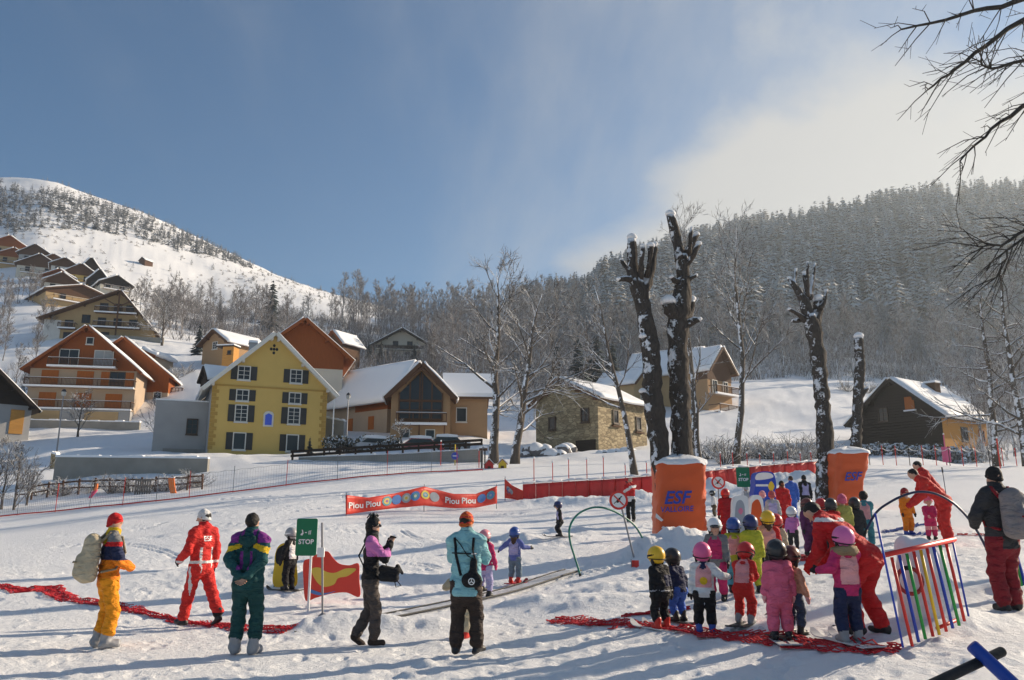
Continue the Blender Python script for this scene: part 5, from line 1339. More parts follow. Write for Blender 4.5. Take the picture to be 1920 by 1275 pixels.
# --- arches
def arch(label, path, Y0, Y1, rad, mat, name='arch'):
    n = len(path); P_ = []
    L = [0]
    for a, b in zip(path[:-1], path[1:]): L.append(L[-1] + abs(b[0] - a[0]))
    for (a, b), l in zip(path, L): P_.append(pt(a, b, Y0 + (Y1 - Y0) * l / L[-1]))
    o = P_[0].copy(); P_[0].z -= .15; P_[-1].z -= .2
    pts_ = []
    for i in range(n - 1):
        p0 = P_[max(i - 1, 0)]; p1 = P_[i]; p2 = P_[i + 1]; p3 = P_[min(i + 2, n - 1)]
        for k in range(6):
            t = k / 6; pts_.append(.5 * ((2 * p1) + (p2 - p0) * t + (2 * p0 - 5 * p1 + 4 * p2 - p3) * t * t + (3 * p1 - p0 - 3 * p2 + p3) * t ** 3) - o)
    pts_.append(P_[-1] - o)
    r_ = thing(name, label, 'arch', o); MB().tube(pts_, rad, 8).build('hoop', mat, r_, True); MB().tube(pts_[:4], rad * 1.3, 8).build('sleeve', BLACK, r_, True); MB().tube(pts_[-4:], rad * 1.3, 8).build('sleeve', BLACK, r_, True)
    return r_
gA = ground(1093, 1080); gB = ground(1221, 1028)
arch('bent green hoop standing in the snow over the magic carpet', [(1093, 1081), (1080, 1052), (1069, 1015), (1068, 990), (1078, 970), (1095, 957), (1118, 951), (1142, 955), (1168, 968), (1195, 992), (1221, 1028)], gA.y, min(gB.y, 19), .022, PTEAL)
gB = ground(1862, 1037)
arch('bent navy hoop over the children right of the gate', [(1612, 1002), (1640, 965), (1668, 942), (1700, 927), (1728, 922), (1760, 928), (1795, 950), (1830, 992), (1862, 1038)], 14.5, gB.y, .022, PNAVY)
# --- rainbow gates
def gate():
    Y0, Y1 = 8.35, 8.95
    Yf = lambda px: Y0 + (Y1 - Y0) * (px - 1660) / 130
    o = pt(1692, 1200, Yf(1680)); root = thing('rainbow_gate', 'gate of slanting red, blue, green and yellow bars under a red top rail', 'gate', o)
    def bar(a, b, mat, r=.017, nm='bar', ext=.08):
        p = pt(*a, Yf(a[0])) - o; q = pt(*b, Yf(a[0]) + .02) - o; q += (q - p).normalized() * ext
        MB().tube([p, q], r, 8).build(nm, mat, root, True)
    for a, b, m in (((1672, 1045), (1707, 1196), PRED), ((1686, 1041), (1719, 1188), PBLUE), ((1700, 1038), (1732, 1183), PGREEN), ((1713, 1034), (1746, 1178), PRED), ((1726, 1031), (1758, 1175), PYEL), ((1738, 1028), (1771, 1169), PRED), ((1750, 1025), (1783, 1163), PBLUE), ((1762, 1022), (1795, 1158), PGREEN), ((1774, 1019), (1805, 1150), PRED)): bar(a, b, m)
    bar((1641, 962), (1690, 1198), PBLUE, .011, 'leg'); bar((1786, 1014), (1813, 1141), PBLUE, .011, 'leg')
    p = pt(1657, 1041, Yf(1657) - .04) - o; q = pt(1790, 1011, Yf(1790) - .04) - o; MB().tube([p, q], .026, 8).build('top_rail', PRED, root, True)
    p = pt(1757, 1178, Yf(1757) - .03) - o; q = pt(1793, 1163, Yf(1793) - .03) - o; MB().tube([p, q], .02, 8).build('bottom_rail', PRED, root, True)
gate()
def fan_gate():
    Y = 10.6; o = pt(1868, 1118, Y); root = thing('rainbow_gate', 'narrow fan of rainbow-coloured bars beside the man with the backpack', 'gate', o)
    for k, m in enumerate((PBLUE, PRED, PGREEN, PYEL, VORANGE, PYEL, PGREEN, PBLUE)):
        a = pt(1884 + k * 2.6, 1022, Y + .02 * k) - o; b = pt(1873 + k * 7, 1108 - k * 1.5, Y) - o
        MB().tube([a, b], [.012, .022], 6).build('bar', m, root)
    MB().tube([pt(1881, 1020, Y) - o, (0, 0, -.1)], .012, 6).build('leg', BLACK, root)
fan_gate()
def crossed():
    o = pt(1840, 1500, 4.4); o.z = zg(o.x, o.y); root = thing('crossed_poles', 'thick blue pole crossed by a black pole, propped up out of the snow', 'poles', o)
    a = pt(1821, 1209, 4.4) - o; b = pt(1893, 1276, 4.35) - o; d = (b - a).normalized(); b = a + d * (a.z + .1) / max(.2, -d.z)
    MB().tube([a, a + d * .01, b], [.03, .035, .035], 14).build('blue_pole', simple('blue_foam', (.012, .05, .30), .35, bump=.1), root, True)
    a2 = pt(1880, 1221, 4.47) - o; b2 = pt(1763, 1276, 4.3) - o; d = (b2 - a2).normalized(); b2 = a2 + d * (a2.z + .1) / max(.2, -d.z)
    MB().tube([a2, a2 + d * .01, b2], [.023, .026, .026], 14).build('black_pole', BLACK, root, True)
crossed()
# --- snow pillar with a red ring
g = on_ground(1733, 9.5, 1160); t_ = thing('snow_pillar', 'stubby white pillar of packed snow behind the rainbow gate', 'pillar', g)
PILLAR = t_
# --- red nets and tapes lying on the snow
def net(label, path, width, seed, mat=NETRED, cells=None, name='safety_net'):
    """crumpled netting lying along photo points [(px, row)]"""
    rg = random.Random(seed); P_ = [ground(a, b) for a, b in path]; o = P_[0].copy(); root = thing(name, label, 'net', o)
    L = [0]
    for a, b in zip(P_[:-1], P_[1:]): L.append(L[-1] + (b - a).length)
    def at(l):
        i = max(0, min(len(L) - 2, int(np.searchsorted(L, l)) - 1)); f = (l - L[i]) / max(1e-6, L[i + 1] - L[i]); p = P_[i].lerp(P_[i + 1], f); d = P_[i + 1] - P_[i]; d.z = 0; d.normalize(); return p, Vector((-d.y, d.x, 0))
    m = MB(); step = .07; n = int(L[-1] / step); nl = max(3, int(width / .055))
    prev = None
    for i in range(n):
        l = i * step; p, nn = at(l); w_ = width * (.75 + .35 * float(fbm(np.array(l * .8 + seed), np.array(seed * 1.3), 2)))
        row = []
        for k in range(nl + 1):
            q = p + nn * ((k / nl - .5) * w_ + .05 * float(vnoise(np.array(l * 3 + k * .4), np.array(seed + k * .7)))); q.z = zg(q.x, q.y) + .012 + max(0, .05 * float(vnoise(np.array(l * 2.2 + seed), np.array(k * .8)))); row.append(q - o)
        if prev:
            for k in range(nl):
                if rg.random() < .60: m.beam(prev[k], row[k + 1], .016, .010)
                if rg.random() < .60: m.beam(prev[k + 1], row[k], .016, .010)
                if rg.random() < .22: m.beam(prev[k], row[k], .03, .012)
        prev = row
    m.build('netting', mat, root)
    return root
net('red safety net lying along the snow behind the woman with the beige backpack', [(0, 1098), (45, 1108), (85, 1100), (130, 1125), (230, 1140), (340, 1165), (430, 1178), (553, 1194)], .5, 3)
net('red net crumpled on the snow beneath the skis of the queueing children', [(1040, 1163), (1130, 1172), (1230, 1180), (1330, 1195), (1440, 1205), (1560, 1214), (1700, 1222)], .5, 5)
net('red and white net heap behind the child with the yellow helmet', [(1165, 1156), (1215, 1150), (1260, 1146), (1305, 1140)], .45, 7)
net('red net on the snow under the children of the second row', [(1490, 1052), (1530, 1040), (1575, 1027)], .35, 9)
net('red tape across the snow behind the bending instructors', [(1795, 1003), (1830, 1003), (1866, 1003)], .25, 11)
net('blue net lying on the snow behind the child in the orange suit', [(1648, 1000), (1690, 994), (1730, 985)], .35, 13, simple('net_blue', (.03, .08, .3), .8))
# --- magic carpet
def carpet():
    a, b = ground(552, 1194), ground(1090, 1073); o = a.copy(); root = thing('magic_carpet', 'long dark conveyor belt running up the snow', 'conveyor'); root.location = o
    d = (b - a); L = d.length; d.normalize(); n = Vector((-d.y, d.x, 0)).normalized()
    k = 60; pts_ = []
    for i in range(k + 1):
        p = a.lerp(b, i / k); p.z = float(base_z(p.x, p.y)) + .045; pts_.append(p - o)
    zs = np.array([p.z for p in pts_]); zs = np.convolve(np.pad(zs, 4, mode='edge'), np.ones(9) / 9, mode='valid')
    for p, z in zip(pts_, zs): p.z = z
    MB().sheet(lambda u, v: pts_[int(round(u * k))] + n * (.03 + .36 * v), k, 1, thick=(0, 0, -.1)).build('belt', simple('belt_rubber', (.52, .53, .55), .8, bump=.5, bscale=40, var=.6, vscale=5), root)
    MB().tube([p + Vector((0, 0, .015)) for p in pts_], .018, 6).build('edge', BLACK, root); MB().tube([p + n * .42 + Vector((0, 0, .015)) for p in pts_], .014, 6).build('edge', BLACK, root)
    return root
carpet()
# --- cut-out boards (printed figures left out)
def board(label, outline, Y, mat, extra=(), name='play_board', t=.03, cat='board'):
    xs = [q[0] for q in outline]; ys = [q[1] for q in outline]; bx = sum(xs) / len(xs); o = pt(bx, max(ys), Y); root = thing(name, label, cat, o)
    def P2(q, dy): p = pt(q[0], q[1], Y) - o; return (p.x, dy, p.z)
    n = len(outline); m = MB()
    m.add([P2(q, 0) for q in outline] + [P2(q, t) for q in outline], [tuple(range(n - 1, -1, -1)), tuple(range(n, 2 * n))] + [(i, (i + 1) % n, (i + 1) % n + n, i + n) for i in range(n)]); b = m.build('board', mat, root)
    for k, (poly, mt) in enumerate(extra): MB().add([P2(q, -.004 - .003 * k) for q in poly], [tuple(range(len(poly)))]).build('print', mt, b)
    return root
def smooth(pts_, k=4):
    out = []; n = len(pts_)
    for i in range(n):
        p0, p1, p2, p3 = [Vector(pts_[(i + j) % n]) for j in (-1, 0, 1, 2)]
        for s_ in range(k):
            t = s_ / k; q = .5 * ((2 * p1) + (p2 - p0) * t + (2 * p0 - 5 * p1 + 4 * p2 - p3) * t * t + (3 * p1 - p0 - 3 * p2 + p3) * t ** 3); out.append((q.x, q.y))
    return out
board('red wavy cut-out board standing in the snow behind the STOP sign', smooth([(569, 1054), (582, 1047), (598, 1037), (614, 1034), (624, 1046), (636, 1057), (655, 1060), (672, 1057), (673, 1085), (674, 1119), (650, 1111), (622, 1113), (592, 1121), (573, 1126), (569, 1090)]), 14.9, VBAN,
  [(smooth([(584, 1068), (598, 1064), (612, 1072), (628, 1074), (648, 1066), (668, 1067), (652, 1080), (634, 1084), (626, 1096), (606, 1100), (592, 1088)]), DT[3]), (smooth([(580, 1104), (606, 1112), (630, 1108), (604, 1116), (584, 1112)]), DT[1])])
board('yellow rounded cut-out board behind the child in the black suit', smooth([(514, 1060), (516, 1038), (524, 1022), (540, 1018), (552, 1030), (556, 1060), (557, 1092), (548, 1101), (520, 1102), (511, 1090)]), 16.4, PYEL, [(smooth([(517, 1052), (520, 1030), (536, 1021), (545, 1030), (535, 1044), (524, 1058)]), BLACK)])
board('white rounded board with pale grey and pink print among the waiting children', smooth([(1374, 1004), (1374, 960), (1375, 938), (1382, 930), (1396, 929), (1403, 936), (1404, 965), (1403, 1004)]), 18.6, SIGNW, [(smooth([(1379, 1000), (1378, 965), (1381, 942), (1390, 938), (1396, 950), (1396, 980), (1394, 1000)]), DT[4]), (smooth([(1384, 958), (1389, 952), (1393, 958), (1389, 965)]), simple('pink_print', (.7, .2, .3), .5))], t=.18)
board('white rounded board with an orange print among the waiting children', smooth([(1405, 1000), (1405, 950), (1408, 933), (1418, 928), (1428, 932), (1432, 950), (1433, 1000)]), 19.2, SIGNW, [(smooth([(1409, 996), (1409, 952), (1413, 940), (1422, 937), (1428, 955), (1429, 996)]), VORANGE)], t=.18)
board('blue and white play block with a yellow disc in front of the red padded fence', smooth([(1417, 940), (1416, 905), (1418, 888), (1430, 884), (1446, 885), (1453, 893), (1456, 915), (1456, 940)]), 25.5, PBLUE, [(smooth([(1418, 900), (1419, 889), (1432, 886), (1446, 888), (1448, 896)]), SIGNW), (smooth([(1440, 912), (1446, 902), (1452, 912), (1446, 922)]), PYEL), ([(1417, 908), (1440, 908), (1440, 912), (1417, 912)], SIGNW)], t=.5, cat='play block')
# --- small red flag and markers
def marker(label, px, row, Y, h, mat, name='marker_flag'):
    g = on_ground(px, Y, row); t = thing(name, label, 'flag', g); MB().tube([(0, 0, -.1), (0, 0, h)], .012, 6).build('pole', POLEG, t); MB().sheet(lambda u, v: (u * .16, .02 * math.sin(u * 6), h - .02 - .2 * v * (1 - .4 * u)), 5, 3, thick=(0, .004, 0)).build('flag', mat, t)
gq = ground(1184, 1066); marker('tiny red flag in the snow beside the slanting sign pole', 1184, 1066, gq.y, .16, PRED)
# --- left-hand fences and bits
def net_fence(label, path, hgt):
    P_ = [on_ground(a, Y, b) for a, b, Y in path]; o = P_[0].copy(); root = thing('safety_net_fence', label, 'fence', o)
    def along(t):
        f = t * (len(P_) - 1); i = min(int(f), len(P_) - 2); q = P_[i].lerp(P_[i + 1], f - i); q.z = zg(q.x, q.y); return q - o
    N = 260; A = [along(i / N) for i in range(N + 1)]; up = Vector((0, 0, 1))
    MB().tube([p + up * .06 for p in A], .035, 5).build('bottom_tape', PRED, root); MB().tube([p + up * (hgt - .05 * math.sin(i * .55) ** 2) for i, p in enumerate(A)], .008, 4).build('top_line', POLEG, root)
    m = MB()
    for i in range(N): m.beam(A[i] + up * .05, A[i] + up * (hgt - .04), .006)
    for k in range(1, 5): m.tube([p + up * hgt * k / 5 for p in A], .003, 3)
    m.build('netting', simple('net_grey', (.35, .33, .33), .8), root)
    for k in range(14):
        q = along(k / 13); MB().tube([q, q + up * (hgt + .2) + Vector((.03 * (k % 3 - 1), 0, 0))], .018, 6).build('post', POLEG if k % 2 else PRED, root)
net_fence('long safety net fence with red lower tape along the left side of the piste', [(-40, 978, 42), (115, 960, 42), (250, 946, 43), (385, 932, 44), (600, 906, 46), (800, 886, 48.5), (905, 880, 49.5)], 1.25)
def rail_fence():
    root = thing('rail_fence', 'weathered wooden rail fence among shrubs at the left of the piste', 'fence', on_ground(30, 53, 930)); o = root.location.copy()
    A = [on_ground(30 + k * 29, 53 - k * .04, 930) - o for k in range(13)]
    for k, p in enumerate(A):
        MB().beam(p + Vector((0, 0, -.3)), p + Vector((.05 * (k % 3 - 1), 0, 1.0)), .10).build('post', BROWNWOOD, root)
        if k: 
            for z in (.45, .85): MB().beam(A[k - 1] + Vector((0, -.06, z)), p + Vector((0, -.06, z - .06 * (k % 2))), .06, .1).build('rail', BROWNWOOD, root)
rail_fence()
def pallet():
    g = on_ground(266, 51.5, 922); t = thing('pallet_gate', 'upright grey wooden pallet standing by the rail fence', 'pallet', g)
    for k in range(7): MB().box(-.48 + k * .15, -.38 + k * .15, 0, .025, -.1, .95).build('slat', wood('grey_wood', (.16, .14, .12), 2, 8), t)
    for z in (.1, .45, .8): MB().box(-.5, .55, .028, .08, z, z + .1).build('cross_rail', wood('grey_wood', (.16, .14, .12), 2, 8), t)
pallet()
t_ = thing('orange_marker', 'bright orange curved foam marker leaning by the rail fence', 'marker', on_ground(318, 51, 928)); MB().sheet(lambda u, v: (-.18 + .36 * u + .18 * (1 - v) ** 2 * 1.2, .05 * math.sin(v * 3), .95 * v), 3, 8, thick=(0, .1, 0)).build('foam', simple('orange_foam', (.85, .2, .03), .6), t_, True); MB().box(-.2, .2, -.02, .14, .95, 1.03).build('snow', SNOW, t_)
t_ = thing('pink_marker', 'crumpled pink and red marker by the rail fence', 'marker', on_ground(176, 51, 930)); MB().tube([(-.25, 0, 0), (-.05, .02, .35), (.15, 0, .5)], [.08, .12, .07], 7).build('lower', simple('pink_foam', (.6, .05, .15), .6), t_, True); MB().tube([(.05, 0, .45), (.12, 0, .75), (.14, 0, .9)], [.1, .08, .05], 7).build('upper', simple('orange_foam', (.85, .2, .03), .6), t_, True)
def lamp(label, px, base, top, Y):
    g = pt(px, base, Y); g.z = min(g.z, zg(g.x, g.y)); h = pt(px, top, Y).z - g.z; t = thing('street_lamp', label, 'street lamp', g)
    MB().tube([(0, 0, -.3), (0, 0, h * .8), (0, 0, h)], [.07, .05, .04], 8).build('post', POLEG, t)
    MB().lathe([(.05, h - .55), (.16, h - .5), (.2, h - .2), (.1, h - .1), (.03, h + .05)], 8).build('lantern', simple('lamp_glass', (.4, .4, .38), .3), t); MB().lathe([(.22, h - .21), (.12, h - .02), (.02, h + .04)], 8).build('cap', DARKMETAL, t)
lamp('grey street lamp on a tall post before the orange balconied chalet', 106, 850, 730, 66); lamp('street lamp on the road between the yellow and beige houses', 649, 838, 737, 70)
def car(label, px, row, Y, rz, col, sc=1.0):
    p = pt(px, row, Y); t = thing('parked_car', label, 'car', p, R(rz), 'cars parked in the snow by the beige chalet'); t.scale = (.88,) * 3
    prof = [(-2.0, .3), (2.0, .3), (2.05, .75), (1.35, .88), (.75, 1.38), (-1.1, 1.42), (-1.75, .95), (-2.05, .85)]
    MB().prism(prof, -.8, .8).build('body', col, t)
    MB().prism([(-1.6, .98), (1.2, .93), (.7, 1.33), (-1.05, 1.36)], -.815, -.803).build('side_window', GLASS, t)
    for x in (-1.25, 1.25): 
        w_ = MB().prism([(x + .32 * math.cos(k * .524), .32 + .32 * math.sin(k * .524)) for k in range(12)], -.86, -.66).build('wheel', BLACK, t); MB().prism([(x + .18 * math.cos(k * .785), .32 + .18 * math.sin(k * .785)) for k in range(8)], -.875, -.862).build('rim', METAL, w_)
    MB().prism([(-1.3, 1.425), (.85, 1.39), (.8, 1.62), (-.2, 1.72), (-1.2, 1.66)], -.74, .74).build('snow', ROOFSNOW, t); MB().prism([(1.3, .905), (2.06, .77), (2.0, .95), (1.4, 1.08)], -.76, .76).build('snow', ROOFSNOW, t)
    MB().box(2.03, 2.08, -.75, -.45, .55, .72).build('headlight', SIGNW, t); MB().box(2.03, 2.08, .45, .75, .55, .72).build('headlight', SIGNW, t)
for px, rw_, Yc, rz, c, lb in ((792, 851, 68, 8, 'red', 'small dark red car with snow on its roof behind the guard rail'), (842, 848, 68.5, 4, 'dark', 'dark car with thick snow on roof and bonnet by the beige chalet'), (705, 850, 69, 20, 'silver', 'pale car buried under snow beside the garden shrubs')):
    car(lb, px, rw_, Yc, rz, simple('car_' + c, {'red': (.3, .03, .03), 'dark': (.03, .03, .04), 'silver': (.4, .4, .42)}[c], .3, spec=.6, coat=.5))
t_ = thing('road_sign', 'round blue road sign on a yellow post by the road wall', 'sign', on_ground(853, 56, 872)); z_ = pt(853, 855, 56).z - t_.location.z
MB().tube([(0, 0, -.2), (0, 0, z_ + .8)], .04, 8).build('post', PYEL, t_); MB().prism([(.26 * math.cos(k * .393), z_ + .26 * math.sin(k * .393)) for k in range(16)], -.07, -.045).build('plate', PBLUE, t_); MB().box(-.16, .16, -.076, -.072, z_ - .03, z_ + .03).build('mark', SIGNW, t_)
for px, row, top, Y, m, lb in ((826, 875, 828, 57, PRED, 'slim red pole beside the road wall'), (1775, 868, 815, 55, simple('pink_net', (.6, .12, .25), .8), 'pink wrapped pole before the snowy hedge'), (1876, 880, 822, 46, PRED, 'slim red pole right of the snowy hedge'), (898, 880, 845, 52, PRED, 'red pole by the wooden play huts')):
    g = on_ground(px, Y, row); t_ = thing('marker_pole', lb, 'pole', g); hz = pt(px, top, Y).z - g.z; MB().tube([(0, 0, -.2), (0, 0, hz)], .035, 6).build('pole', m, t_); MB().lathe([(.05, hz), (.06, hz + .06), (.02, hz + .12)], 8).build('snow', SNOW, t_)
    if 'wrapped' in lb: MB().sheet(lambda u, v: (-.25 + .6 * u, .05 * math.sin(u * 9), hz * .1 + (hz * .5) * v), 6, 4, thick=(0, .02, 0)).build('net', m, t_)
for px, Y, m, lb in ((917, 51, 'red', 'little snow-topped red play hut near the leaning tree'), (942, 51, 'yel', 'little orange and yellow play frame near the leaning tree')):
    g = on_ground(px, Y, 878); g.z -= .15; t_ = thing('play_hut', lb, 'play hut', g); t_.scale = (.75, .75, .75)
    MB().prism([(-.35, -.1), (.35, -.1), (.35, .55), (0, .9), (-.35, .55)], 0, .6).build('wall', VRED if m == 'red' else PYEL, t_)
    for sg in (-1, 1): MB().beam((0, -.05, .95), (sg * .45, -.05, .5), .05, .06).build('roof_edge', ORANGEWOOD, t_)
    MB().prism([(-.45, .56), (0, .98), (.45, .56), (.4, .66), (0, 1.1), (-.4, .66)][::-1], -.04, .64).build('snow', SNOW, t_); MB().box(-.12, .12, -.02, -.003, -.05, .4).build('door', BROWNWOOD, t_)
for px in (903, 909): 
    g = on_ground(px, 51.5, 880); t_ = thing('feeder_post', 'dark post with a snow-capped box by the play huts', 'post', g, 0, 'snow-capped posts by the play huts'); MB().tube([(0, 0, -.2), (0, 0, 1.1)], .05, 6).build('post', DARKWOOD, t_); MB().box(-.16, .16, -.12, .12, 1.1, 1.25).build('box', BROWNWOOD, t_); MB().prism([(-.2, 1.253), (.2, 1.253), (0, 1.45)], -.15, .15).build('snow', SNOW, t_)
# dark wooden steps of bench behind carpet, low rope line of the upper fence
def ropes():
    P_ = [on_ground(px, 53, 860) for px in range(1630, 1930, 25)]; o = P_[0].copy(); root = thing('rope_fence', 'sagging rope fence on thin posts along the snowy hedge', 'fence', o)
    for k, p in enumerate(P_):
        MB().tube([p - o + Vector((0, 0, -.2)), p - o + Vector((0, 0, 1.3))], .025, 5).build('post', PRED if k % 3 else DARKWOOD, root)
        if k:
            a, b = P_[k - 1] - o, p - o; MB().tube([a.lerp(b, t) + Vector((0, 0, 1.15 - .8 * t * (1 - t))) for t in (0, .25, .5, .75, 1)], .016, 4).build('rope', SIGNW, root)
ropes()
print('props', round(time.time() - T0, 1))
# ------------------------------------------------------------------ smooth bodies: distance field -> one continuous surface
def surface_nets(D, org, h):
    """D: field (nx,ny,nz), negative inside -> vertices, quads"""
    S = D < 0
    nx, ny, nz = D.shape
    c = S[:-1, :-1, :-1].astype(np.int8)
    cnt = np.zeros((nx - 1, ny - 1, nz - 1), np.int8)
    for i in (0, 1):
        for j in (0, 1):
            for k in (0, 1):
                cnt += S[i:nx - 1 + i, j:ny - 1 + j, k:nz - 1 + k]
    act = (cnt > 0) & (cnt < 8)
    I = np.argwhere(act)
    idx = -np.ones(act.shape, np.int64); idx[act] = np.arange(len(I))
    acc = np.zeros((len(I), 3)); num = np.zeros(len(I))
    corners = [(i, j, k) for i in (0, 1) for j in (0, 1) for k in (0, 1)]
    val = {q: D[I[:, 0] + q[0], I[:, 1] + q[1], I[:, 2] + q[2]] for q in corners}
    for a in corners:
        for ax in range(3):
            if a[ax]: continue
            b = tuple(1 if n == ax else a[n] for n in range(3))
            va, vb = val[a], val[b]
            cr = (va < 0) != (vb < 0)
            t = np.where(cr, va / np.where(cr, va - vb, 1), 0)
            p = np.zeros((len(I), 3)); p[:] = a; p[:, ax] += t
            acc += p * cr[:, None]; num += cr
    V = (I + acc / num[:, None]) * h + np.array(org)
    quads = []
    for ax in range(3):
        b, c2 = [(1, 2), (2, 0), (0, 1)][ax]
        sl0 = [slice(None)] * 3; sl1 = [slice(None)] * 3
        sl0[ax] = slice(0, -1); sl1[ax] = slice(1, None)
        e = np.argwhere(S[tuple(sl0)] != S[tuple(sl1)])
        ok = (e[:, b] > 0) & (e[:, c2] > 0) & (e[:, b] < D.shape[b] - 1) & (e[:, c2] < D.shape[c2] - 1)
        e = e[ok]
        ins = S[e[:, 0], e[:, 1], e[:, 2]]
        def cell(db, dc):
            q = e.copy(); q[:, b] -= db; q[:, c2] -= dc
            return idx[q[:, 0], q[:, 1], q[:, 2]]
        q = np.stack([cell(1, 1), cell(0, 1), cell(0, 0), cell(1, 0)], -1)
        q[~ins] = q[~ins][:, ::-1]
        quads.append(q)
    F = np.concatenate(quads)
    F = F[(F >= 0).all(1)]
    return V, F
class Prim:
    """tapered capsule a->b (radii ra, rb), optionally flattened along direction f, painted with material key m"""
    def __init__(s, a, b, ra, rb, m, f=None, flat=1.0, k=None, sub=False):
        s.a = np.array(a, float); s.b = np.array(b, float); s.ra = ra; s.rb = rb; s.m = m
        s.f = None if f is None else np.array(f, float) / np.linalg.norm(f)
        s.flat = flat; s.k = k; s.sub = sub
    def dist(s, P):
        ab = s.b - s.a; L2 = ab @ ab
        d = P - s.a
        t = np.clip((d @ ab) / L2, 0, 1) if L2 > 1e-12 else np.zeros(P.shape[:-1])
        q = d - t[..., None] * ab
        if s.f is not None:
            qf = q @ s.f
            q = q + s.f * (qf * (1 / s.flat - 1))[..., None]
        return np.sqrt((q * q).sum(-1)) - (s.ra + (s.rb - s.ra) * t)
def sdf_body(prims, h, k=0.03, cuts=(), wr=0.0, seed=0, wsc=14.0):
    """smooth union -> (V, F, material keys per face)"""
    lo = np.min([np.minimum(p.a, p.b) - max(p.ra, p.rb) * max(1, 1) for p in prims], 0) - 3 * h - k
    hi = np.max([np.maximum(p.a, p.b) + max(p.ra, p.rb) for p in prims], 0) + 3 * h + k
    n = np.ceil((hi - lo) / h).astype(int) + 1
    D = np.full(n, 1.0)
    ax = [lo[i] + np.arange(n[i]) * h for i in range(3)]
    for p in prims:
        r = max(p.ra, p.rb) + 2.5 * k + 2 * h
        i0 = np.maximum(((np.minimum(p.a, p.b) - r - lo) / h).astype(int), 0)
        i1 = np.minimum(((np.maximum(p.a, p.b) + r - lo) / h).astype(int) + 2, n)
        G = np.stack(np.meshgrid(*[ax[q][i0[q]:i1[q]] for q in range(3)], indexing='ij'), -1)
        d = p.dist(G)
        sl = tuple(slice(i0[q], i1[q]) for q in range(3))
        D0 = D[sl]; kk_ = p.k if p.k is not None else k
        if p.sub:
            D[sl] = np.maximum(D0, -d)
        else:
            hh_ = np.clip(0.5 + 0.5 * (D0 - d) / kk_, 0, 1)
            D[sl] = D0 * (1 - hh_) + d * hh_ - kk_ * hh_ * (1 - hh_)
    if wr > 0 or cuts:
        G = np.stack(np.meshgrid(*ax, indexing='ij'), -1)
        if wr > 0:
            s1, s2, s3 = seed * 1.7, seed * 0.9 + 1, seed * 2.3 + 2
            x, y, z = G[..., 0] * wsc, G[..., 1] * wsc, G[..., 2] * wsc
            wv = np.sin(z * 2.3 + 1.9 * np.sin(x * 1.1 + s1) + y + s2) * np.sin(x * 1.5 - z * .8 + s3) + 0.6 * np.sin(z * 4.1 + 2.1 * np.sin(y * 1.7 + x + s2) + s1)
            D = D + wr * wv
        for nrm, off in cuts:
            D = np.maximum(D, G @ np.array(nrm) - off)
    V, F = surface_nets(D, lo, h)
    C = V[F].mean(1)
    best = np.full(len(C), 9.0); who = np.zeros(len(C), int)
    for q, p in enumerate(prims):
        if p.sub: continue
        d = p.dist(C)
        b = d < best
        best[b] = d[b]; who[b] = q
    return V, F, C, who
def v3(*a): return np.array(a, float)
def rotx(p, a, piv):
    c, s = math.cos(a), math.sin(a); q = p - piv
    return piv + v3(q[0], q[1] * c - q[2] * s, q[1] * s + q[2] * c)
def roty(p, a, piv):
    c, s = math.cos(a), math.sin(a); q = p - piv
    return piv + v3(q[0] * c + q[2] * s, q[1], -q[0] * s + q[2] * c)
def rotz(p, a, piv):
    c, s = math.cos(a), math.sin(a); q = p - piv
    return piv + v3(q[0] * c - q[1] * s, q[0] * s + q[1] * c, q[2])
def ik(a, c, l1, l2, pole):
    """joint between a and c with bone lengths l1, l2, bending towards pole"""
    d = c - a; L = np.linalg.norm(d); L = max(L, 1e-6)
    if L > (l1 + l2) * .999:
        c = a + d / L * (l1 + l2) * .999; d = c - a; L = np.linalg.norm(d)
    x = (l1 * l1 - l2 * l2 + L * L) / (2 * L)
    hgt = math.sqrt(max(l1 * l1 - x * x, 0))
    u = d / L; p = pole - u * (pole @ u); p /= max(np.linalg.norm(p), 1e-6)
    return a + u * x + p * hgt, c
_hands = {}
